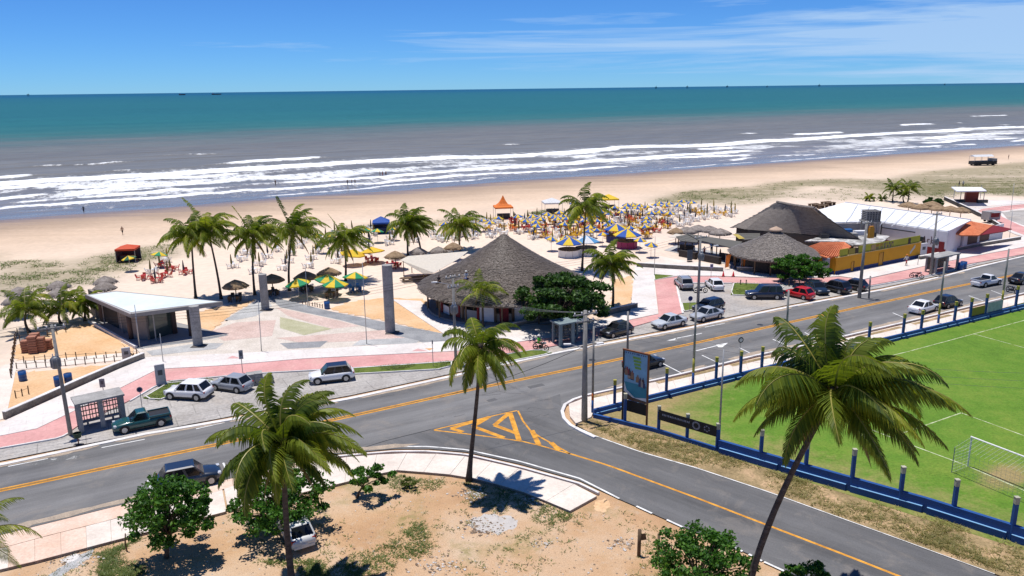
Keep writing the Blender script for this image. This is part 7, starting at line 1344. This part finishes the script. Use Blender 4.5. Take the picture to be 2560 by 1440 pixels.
gazebo('orange and yellow gazebo with a tall pointed peak', (1258, 545), 3.9, 2.6, None or c_orange, 2.4, 'peak'); gazebo('white gazebo over a dark counter behind the parasols', (1380, 533), 4.0, 2.6, c_white, 0.9); gazebo('yellow gazebo behind the very tall palm', (1521, 523), 3.9, 2.6, c_yellow, 0.9); gazebo('royal blue gazebo with blue curtains on the sand', (954, 582), 3.3, 2.3, c_royal, 1.0, 'hip', c_dusk, plain('counter_navy', (0.01, 0.03, 0.10), 0.6)); gazebo('orange red gazebo with dark curtains at the left dune', (323, 652), 3.1, 2.3, c_red, 0.55, 'hip', c_dusk)
# chairs, tables, folded parasols
def chair_mb(m=0):
    c = MB(); c.box((0, 0, 0.40), (0.46, 0.46, 0.05), m); c.mesh([(-0.22, -0.22, 0.42), (-0.22, 0.22, 0.42), (-0.40, 0.22, 0.90), (-0.40, -0.22, 0.90), (-0.25, -0.22, 0.42), (-0.25, 0.22, 0.42), (-0.43, 0.22, 0.90), (-0.43, -0.22, 0.90)], [(0, 1, 2, 3), (7, 6, 5, 4), (3, 2, 6, 7), (0, 3, 7, 4), (1, 5, 6, 2)], m)
    for a in (-0.19, 0.19):
        for b_ in (-0.19, 0.19): c.box((a, b_, 0.19), (0.05, 0.05, 0.40), m)
    for b_ in (-0.24, 0.24): c.box((-0.05, b_, 0.62), (0.42, 0.05, 0.04), m); c.box((0.14, b_, 0.5), (0.05, 0.05, 0.25), m)
    return c
def table_mb():
    t = MB(); t.box((0, 0, 0.70), (0.72, 0.72, 0.05))
    for a in (-0.28, 0.28):
        for b_ in (-0.28, 0.28): t.box((a, b_, 0.33), (0.06, 0.06, 0.72))
    return t
CH = {k: chair_mb().data('chair', m_) for k, m_ in (('white', plastic_white), ('red', plastic_red), ('yellow', plastic_yellow), ('orange', plastic_orange))}
TB = {k: table_mb().data('table', m_) for k, m_ in (('white', plastic_white), ('red', plastic_red), ('yellow', plastic_yellow), ('orange', plastic_orange))}
fm = MB(); fm.tube([(0, 0, 0), (0, 0, 0.95)], 0.035, 6, 1); fm.tube([(0, 0, 0.75), (0, 0, 0.95), (0, 0, 1.5), (0, 0, 2.25), (0, 0, 2.4)], [0.06, 0.17, 0.14, 0.06, 0.02], 7, 0)
FOLD = {k: fm.data('folded_parasol', [m_, wood]) for k, m_ in (('olive', c_olive), ('dusk', c_dusk), ('yellow', plain('folded_yellow', (0.42, 0.30, 0.04), 0.8)))}
RA = [(1090, 605), (1090, 570), (1160, 558), (1240, 552), (1330, 545), (1560, 527), (1760, 517), (1845, 527), (1840, 545), (1750, 560), (1665, 572), (1640, 590), (1560, 600), (1480, 600), (1400, 612), (1345, 605), (1290, 585), (1220, 600)]
RB = [(560, 640), (610, 600), (700, 572), (820, 575), (1000, 568), (1085, 575), (1100, 600), (1010, 615), (960, 622), (860, 655), (780, 670), (740, 690), (630, 695), (590, 690)]
RC = [(345, 680), (395, 650), (440, 660), (480, 690), (430, 705), (400, 720), (355, 705)]
sets = []
for poly, sp, jit, kind in ((RA, 3.0, 0.6, 'A'), (RB, 4.4, 0.7, 'B'), (RC, 3.1, 0.5, 'C')):
    P2 = gp(poly); S2 = [(p.x * ES[0] + p.y * ES[1], p.x * EN[0] + p.y * EN[1]) for p in P2]; s0, s1 = min(a for a, b_ in S2), max(a for a, b_ in S2); n0_, n1_ = min(b_ for a, b_ in S2), max(b_ for a, b_ in S2); row = 0; n_ = n0_
    while n_ < n1_:
        s_ = s0 + (row % 2) * sp * 0.5
        while s_ < s1:
            a, b_ = s_ + rnd.uniform(-jit, jit), n_ + rnd.uniform(-jit, jit)
            if inside(a, b_, S2): sets.append((a * ES[0] + b_ * EN[0], a * ES[1] + b_ * EN[1], kind))
            s_ += sp
        n_ += sp * (1.05 if kind == 'A' else 1.2); row += 1
chairs = []; ntab = 0; nfold = 0; sets.sort(key=lambda q: q[1])
openp = [(G(x, y, 2.1).x, G(x, y, 2.1).y) for x, y in YB]
CL_ = {'A': 'beach chair at the tables among the parasols', 'B': 'beach chair on the open sand behind the row palms', 'C': 'beach chair on the sand by the red gazebo'}
spare_t = MB(); people_spots = []
for x, y, kind in sets:
    mid = kind == 'A' and math.hypot(x - G(1470, 565).x, y - G(1470, 565).y) < 17
    ck = rnd.choice(('white', 'white', 'white', 'white', 'white', 'yellow' if kind == 'A' else 'white')) if not mid else rnd.choice(('white', 'white', 'yellow', 'orange', 'red', 'white', 'yellow'))
    if kind == 'C': ck = rnd.choice(('red', 'red', 'red', 'white'))
    if mid: people_spots.append((x, y))
    if ntab < 290: tag(link('beach_table', TB[ck], None, (x, y, -0.03), rnd.uniform(0, 1.5)), ck + ' square table ' + {'A': 'among the crowded parasols', 'B': 'on the open sand behind the row palms', 'C': 'on the sand by the red gazebo'}[kind], 'table', 'beach tables'); ntab += 1
    else: spare_t.box((x, y, 0.67), (0.72, 0.72, 0.05)).box((x, y, 0.32), (0.1, 0.1, 0.7))
    k0 = rnd.uniform(0, 6.28)
    for j in range(4 if kind == 'A' else 3 if kind == 'B' else 4):
        a = k0 + j * (1.571 if kind != 'B' else 2.09); chairs.append((x + 0.72 * math.cos(a), y + 0.72 * math.sin(a), a + math.pi + rnd.uniform(-0.4, 0.4), ck, kind))
    near_open = any(math.hypot(x - a, y - b_) < 1.6 for a, b_ in openp)
    if not near_open and nfold < 280 and rnd.random() < (0.85 if kind == 'A' else 0.75):
        fk = rnd.choice(('olive', 'olive', 'dusk', 'yellow')); o = link('folded_parasol', FOLD[fk], None, (x + 0.1, y + 0.75 * (-1 if rnd.random() < 0.5 else 1), -0.03)); o.rotation_euler = (R(rnd.uniform(-4, 4)), R(rnd.uniform(-4, 4)), 0)
        tag(o, {'olive': 'folded olive', 'dusk': 'folded dark', 'yellow': 'folded yellow'}[fk] + ' parasol standing ' + {'A': 'in the crowded beach rows', 'B': 'on the open sand behind the row palms', 'C': 'by the red gazebo'}[kind], 'parasol', 'folded parasols'); nfold += 1
chairs.sort(key=lambda q: q[1]); extra = MB(); cw = chair_mb()
for i, (x, y, a, ck, kind) in enumerate(chairs):
    if i < 298: tag(link('beach_chair', CH[ck], None, (x, y, -0.03), a), ck + ' plastic ' + CL_[kind], 'chair', 'plastic beach chairs')
    else:
        cs, sn = math.cos(a), math.sin(a); mi = ('white', 'red', 'yellow', 'orange').index(ck); extra.mesh([(x + p[0] * cs - p[1] * sn, y + p[0] * sn + p[1] * cs, p[2] - 0.03) for p in cw.v], cw.f, mi)
stuff(extra.build('distant_chairs', [plastic_white, plastic_red, plastic_yellow, plastic_orange]), 'many more small plastic chairs farther back among the parasols', 'chairs')
if spare_t.v: stuff(spare_t.build('distant_tables', plastic_white), 'more small white tables farther back among the parasols', 'tables')
for q, l in (((588, 752), 'dark table group in the shade of the brown thatch parasol by the slanting palm'), ((680, 738), 'dark table group under the thatch parasol behind the apex column'), ((766, 728), 'dark table group under the leftmost green and yellow parasol'), ((830, 742), 'dark table group under the middle green and yellow parasols'), ((888, 728), 'blue table group under the rightmost green and yellow parasol'), ((985, 668), 'dark red table group under the tan thatch parasol'), ((930, 655), 'dark red table group in the shade beyond the row palms')):
    p = G(*q); mt = plastic_red if 'red table' in l else plastic_blue if 'blue' in l else wood; o = thing('table_group', l, 'table set', (p.x, p.y, -0.03), rnd.uniform(0, 1), 'shaded table groups'); MB().box((0, 0, 0.72), (1.6, 0.8, 0.06)).box((-0.7, 0, 0.35), (0.08, 0.6, 0.72)).box((0.7, 0, 0.35), (0.08, 0.6, 0.72)).build('table', mt, o)
    for x, y, a in ((-0.5, -0.75, 1.57), (0.5, -0.75, 1.57), (-0.5, 0.75, -1.57), (0.5, 0.75, -1.57)): c = chair_mb().build('chair', mt, o, False, (x, y, 0), a)
# ------------------------------------------------------------------ people
def body_mesh(pose):
    me = bpy.data.meshes.new('skeleton'); V = []; E = []; Rd = []
    def add(p, r, par=None):
        V.append(p); Rd.append(r)
        if par is not None: E.append((par, len(V) - 1))
        return len(V) - 1
    if pose == 'sit': hipz, kn = 0.50, True
    else: hipz, kn = 0.90, False
    pel = add((0, 0, hipz), 0.14); ch = add((0.02, 0, hipz + 0.30), 0.15, pel); up = add((0.0, 0, hipz + 0.50), 0.13, ch); nk = add((0.01, 0, hipz + 0.60), 0.055, up); hd = add((0.03, 0, hipz + 0.70), 0.095, nk); add((0.03, 0, hipz + 0.82), 0.085, hd)
    for sg in (-1, 1):
        sw = {'walk': 0.22 * sg, 'stand': 0.02, 'sit': 0.0}[pose]
        s_ = add((0, sg * 0.19, hipz + 0.50), 0.06, up); ang = -sw * 1.2 if pose == 'walk' else 0.05
        e = add((ang * 0.6 + (0.05 if kn else 0), sg * 0.25, hipz + 0.24), 0.045, s_); w_ = add((ang + (0.25 if kn else 0.06), sg * 0.24, hipz + 0.02 + (0.06 if kn else 0)), 0.035, e); add((ang + (0.32 if kn else 0.08), sg * 0.23, hipz - 0.07 + (0.12 if kn else 0)), 0.03, w_)
        h = add((0, sg * 0.09, hipz - 0.05), 0.095, pel)
        if kn: k = add((0.42, sg * 0.11, hipz - 0.02), 0.07, h); a = add((0.44, sg * 0.11, 0.08), 0.045, k); add((0.58, sg * 0.11, 0.04), 0.035, a)
        else: k = add((sw * 0.8 + 0.02, sg * 0.09, 0.48), 0.068, h); a = add((sw * 1.1 - 0.03, sg * 0.09, 0.08), 0.042, k); add((sw * 1.1 + 0.12, sg * 0.10, 0.035), 0.034, a)
    me.from_pydata(V, E, []); ob = bpy.data.objects.new('tmp', me); C.objects.link(ob); ob.modifiers.new('skin', 'SKIN'); ob.modifiers.new('sub', 'SUBSURF').levels = 1
    for i, r in enumerate(Rd): me.skin_vertices[0].data[i].radius = (r, r)
    me.skin_vertices[0].data[0].use_root = True
    dg = bpy.context.evaluated_depsgraph_get(); res = bpy.data.meshes.new_from_object(ob.evaluated_get(dg)); bpy.data.objects.remove(ob); return res, hipz
BODY = {k: body_mesh(k) for k in ('stand', 'walk', 'sit')}
SH = {n_: plain('shirt_' + n_, c_, 0.8) for n_, c_ in (('white', (0.7, 0.7, 0.68)), ('red', (0.45, 0.03, 0.03)), ('black', (0.02, 0.02, 0.022)), ('blue', (0.03, 0.09, 0.32)), ('green', (0.10, 0.62, 0.03)), ('orange', (0.65, 0.2, 0.03)), ('bare', (0.30, 0.16, 0.10)))}
def person(label, p, pose, top, bottom, rz, z=0.0, hat=None, group=None):
    me, hp = BODY[pose]; me = me.copy()
    for m_ in (skin_mat, SH[top], SH[bottom], hair_mat): me.materials.append(m_)
    for f in me.polygons:
        c = f.center; i = 0
        if c.z > hp + 0.74 or (c.z > hp + 0.66 and c.x < 0.0): i = 3
        elif c.z > hp + 0.57: i = 0
        elif c.z > hp + 0.0 and abs(c.y) < 0.24 and not (c.x > 0.2 and pose == 'sit'): i = 1
        elif c.z > hp + 0.28: i = 1
        elif pose == 'sit' and c.z > 0.40 and c.x < 0.42 and abs(c.y) < 0.2: i = 2
        elif pose != 'sit' and c.z > 0.52 and abs(c.y) < 0.21: i = 2
        f.material_index = i; f.use_smooth = True
    o = link('person', me, None, (p[0], p[1], z), rz); tag(o, label, 'person', group)
    if hat: h = MB().lathe([(0.17, -0.02), (0.16, 0.0), (0.11, 0.02), (0.10, 0.10), (0.0, 0.13)], 12).build('hat', SH[hat], o, True, (0.03, 0, hp + 0.80))
    return o
BP = [((210, 533), 'walk', 'black', 'black', 'lone person in dark clothes walking on the wet sand at the left'), ((307, 587), 'walk', 'bare', 'black', 'bare chested person walking on the dry sand above the red gazebo'), ((869, 462), 'stand', 'bare', 'black', 'left bather of the trio standing in the swash'), ((880, 462), 'stand', 'bare', 'blue', 'middle bather of the trio standing in the swash'), ((888, 461), 'walk', 'bare', 'black', 'right bather of the trio standing in the swash'), ((950, 440), 'stand', 'bare', 'black', 'left bather of the group farther out in the foam'), ((957, 440), 'stand', 'bare', 'red', 'middle bather of the group farther out in the foam'), ((965, 440), 'stand', 'bare', 'black', 'right bather of the group farther out in the foam'), ((689, 463), 'stand', 'bare', 'black', 'single bather in the foam left of centre'), ((2521, 398), 'stand', 'black', 'black', 'person in dark clothes on the far sand right of the beach truck'), ((2397, 467), 'stand', 'black', 'blue', 'left of two people on the dune behind the far shelter'), ((2407, 467), 'stand', 'white', 'black', 'right of two people on the dune behind the far shelter')]
for q, ps, tp, bt_, l in BP:
    p = G(*q); person(l, (p.x, p.y), ps, tp, bt_, rnd.uniform(0, 6.28), -0.12 if q[1] < 470 and q[0] < 1000 else -0.03)
p = G(2265, 666); person('person in a white shirt, red shorts and straw hat walking by the yellow wall', (p.x, p.y), 'walk', 'white', 'red', R(200), 0.12, 'orange')
b_ = bike_r.location; rdr = person('rider in a bright green vest and white helmet on the motorcycle under the dark tree', (b_.x - 0.25 * math.cos(bike_r.rotation_euler.z), b_.y - 0.25 * math.sin(bike_r.rotation_euler.z)), 'sit', 'green', 'black', bike_r.rotation_euler.z, 0.33, 'white')
def on_cone(px, py):
    best = None
    for z in np.linspace(3.0, hA, 200):
        q = G(px, py, float(z)); r_ = math.hypot(q.x - hc.x, q.y - hc.y); f = 1 - r_ / hR
        if 0 <= f <= 1:
            e = abs(2.9 + (hA - 2.9) * (f - 0.06 * math.sin(math.pi * f)) - z)
            if best is None or e < best[0]: best = (e, q)
    return best[1]
q = on_cone(1166, 697); person('worker in a white cap and blue trousers sitting on the big thatch roof', (q.x, q.y), 'sit', 'white', 'blue', R(250), q.z - 0.36, 'white')
q = on_cone(1098, 706); person('worker in dark clothes on the left slope of the big thatch roof', (q.x, q.y), 'sit', 'black', 'black', R(230), q.z - 0.36)
rnd.shuffle(people_spots); tops = ('white', 'red', 'black', 'blue', 'orange', 'bare', 'bare')
for i, (x, y) in enumerate(people_spots[:84]):
    tp = rnd.choice(tops); ps = rnd.choice(('sit', 'sit', 'sit', 'stand')); a = rnd.uniform(0, 6.28)
    person({'sit': 'seated', 'stand': 'standing'}[ps] + ' beachgoer ' + ('without a shirt' if tp == 'bare' else 'in a ' + tp + ' top') + ' at the tables under the parasols', (x + 0.75 * math.cos(a), y + 0.75 * math.sin(a)), ps, tp, rnd.choice(('black', 'blue', 'red')), a + math.pi, -0.03 if ps == 'stand' else -0.08, None, 'beachgoers among the parasols')
for i, (px_, py_, tp) in enumerate(((1735, 640, 'white'), (1760, 642, 'red'), (1800, 648, 'black'), (1778, 632, 'blue'), (1838, 664, 'orange'))):
    p = G(px_, py_); person(['white', 'red', 'black', 'blue', 'orange'][i] + ' shirted person standing by the lean to roofs', (p.x, p.y), 'stand', tp, 'black', i * 1.3, 0.03, None, 'people by the lean to roofs')
# foam sun-bed frames farther along the sand right of the thatch hall
for i, (px_, py_) in enumerate(((2033, 517), (2045, 519), (2057, 521), (2064, 512), (2076, 514))):
    p = G(px_, py_); tag(MB().box((0, 0, 0.75), (2.6, 0.9, 0.08)).box((-1.1, 0, 0.36), (0.12, 0.8, 0.75)).box((0, 0, 0.36), (0.12, 0.8, 0.75)).box((1.1, 0, 0.36), (0.12, 0.8, 0.75)).build('wooden_table', wood, None, False, (p.x, p.y, -0.03), R(25)), 'long dark wooden table in the row behind the thatch hall', 'table', 'wooden tables behind the thatch hall')
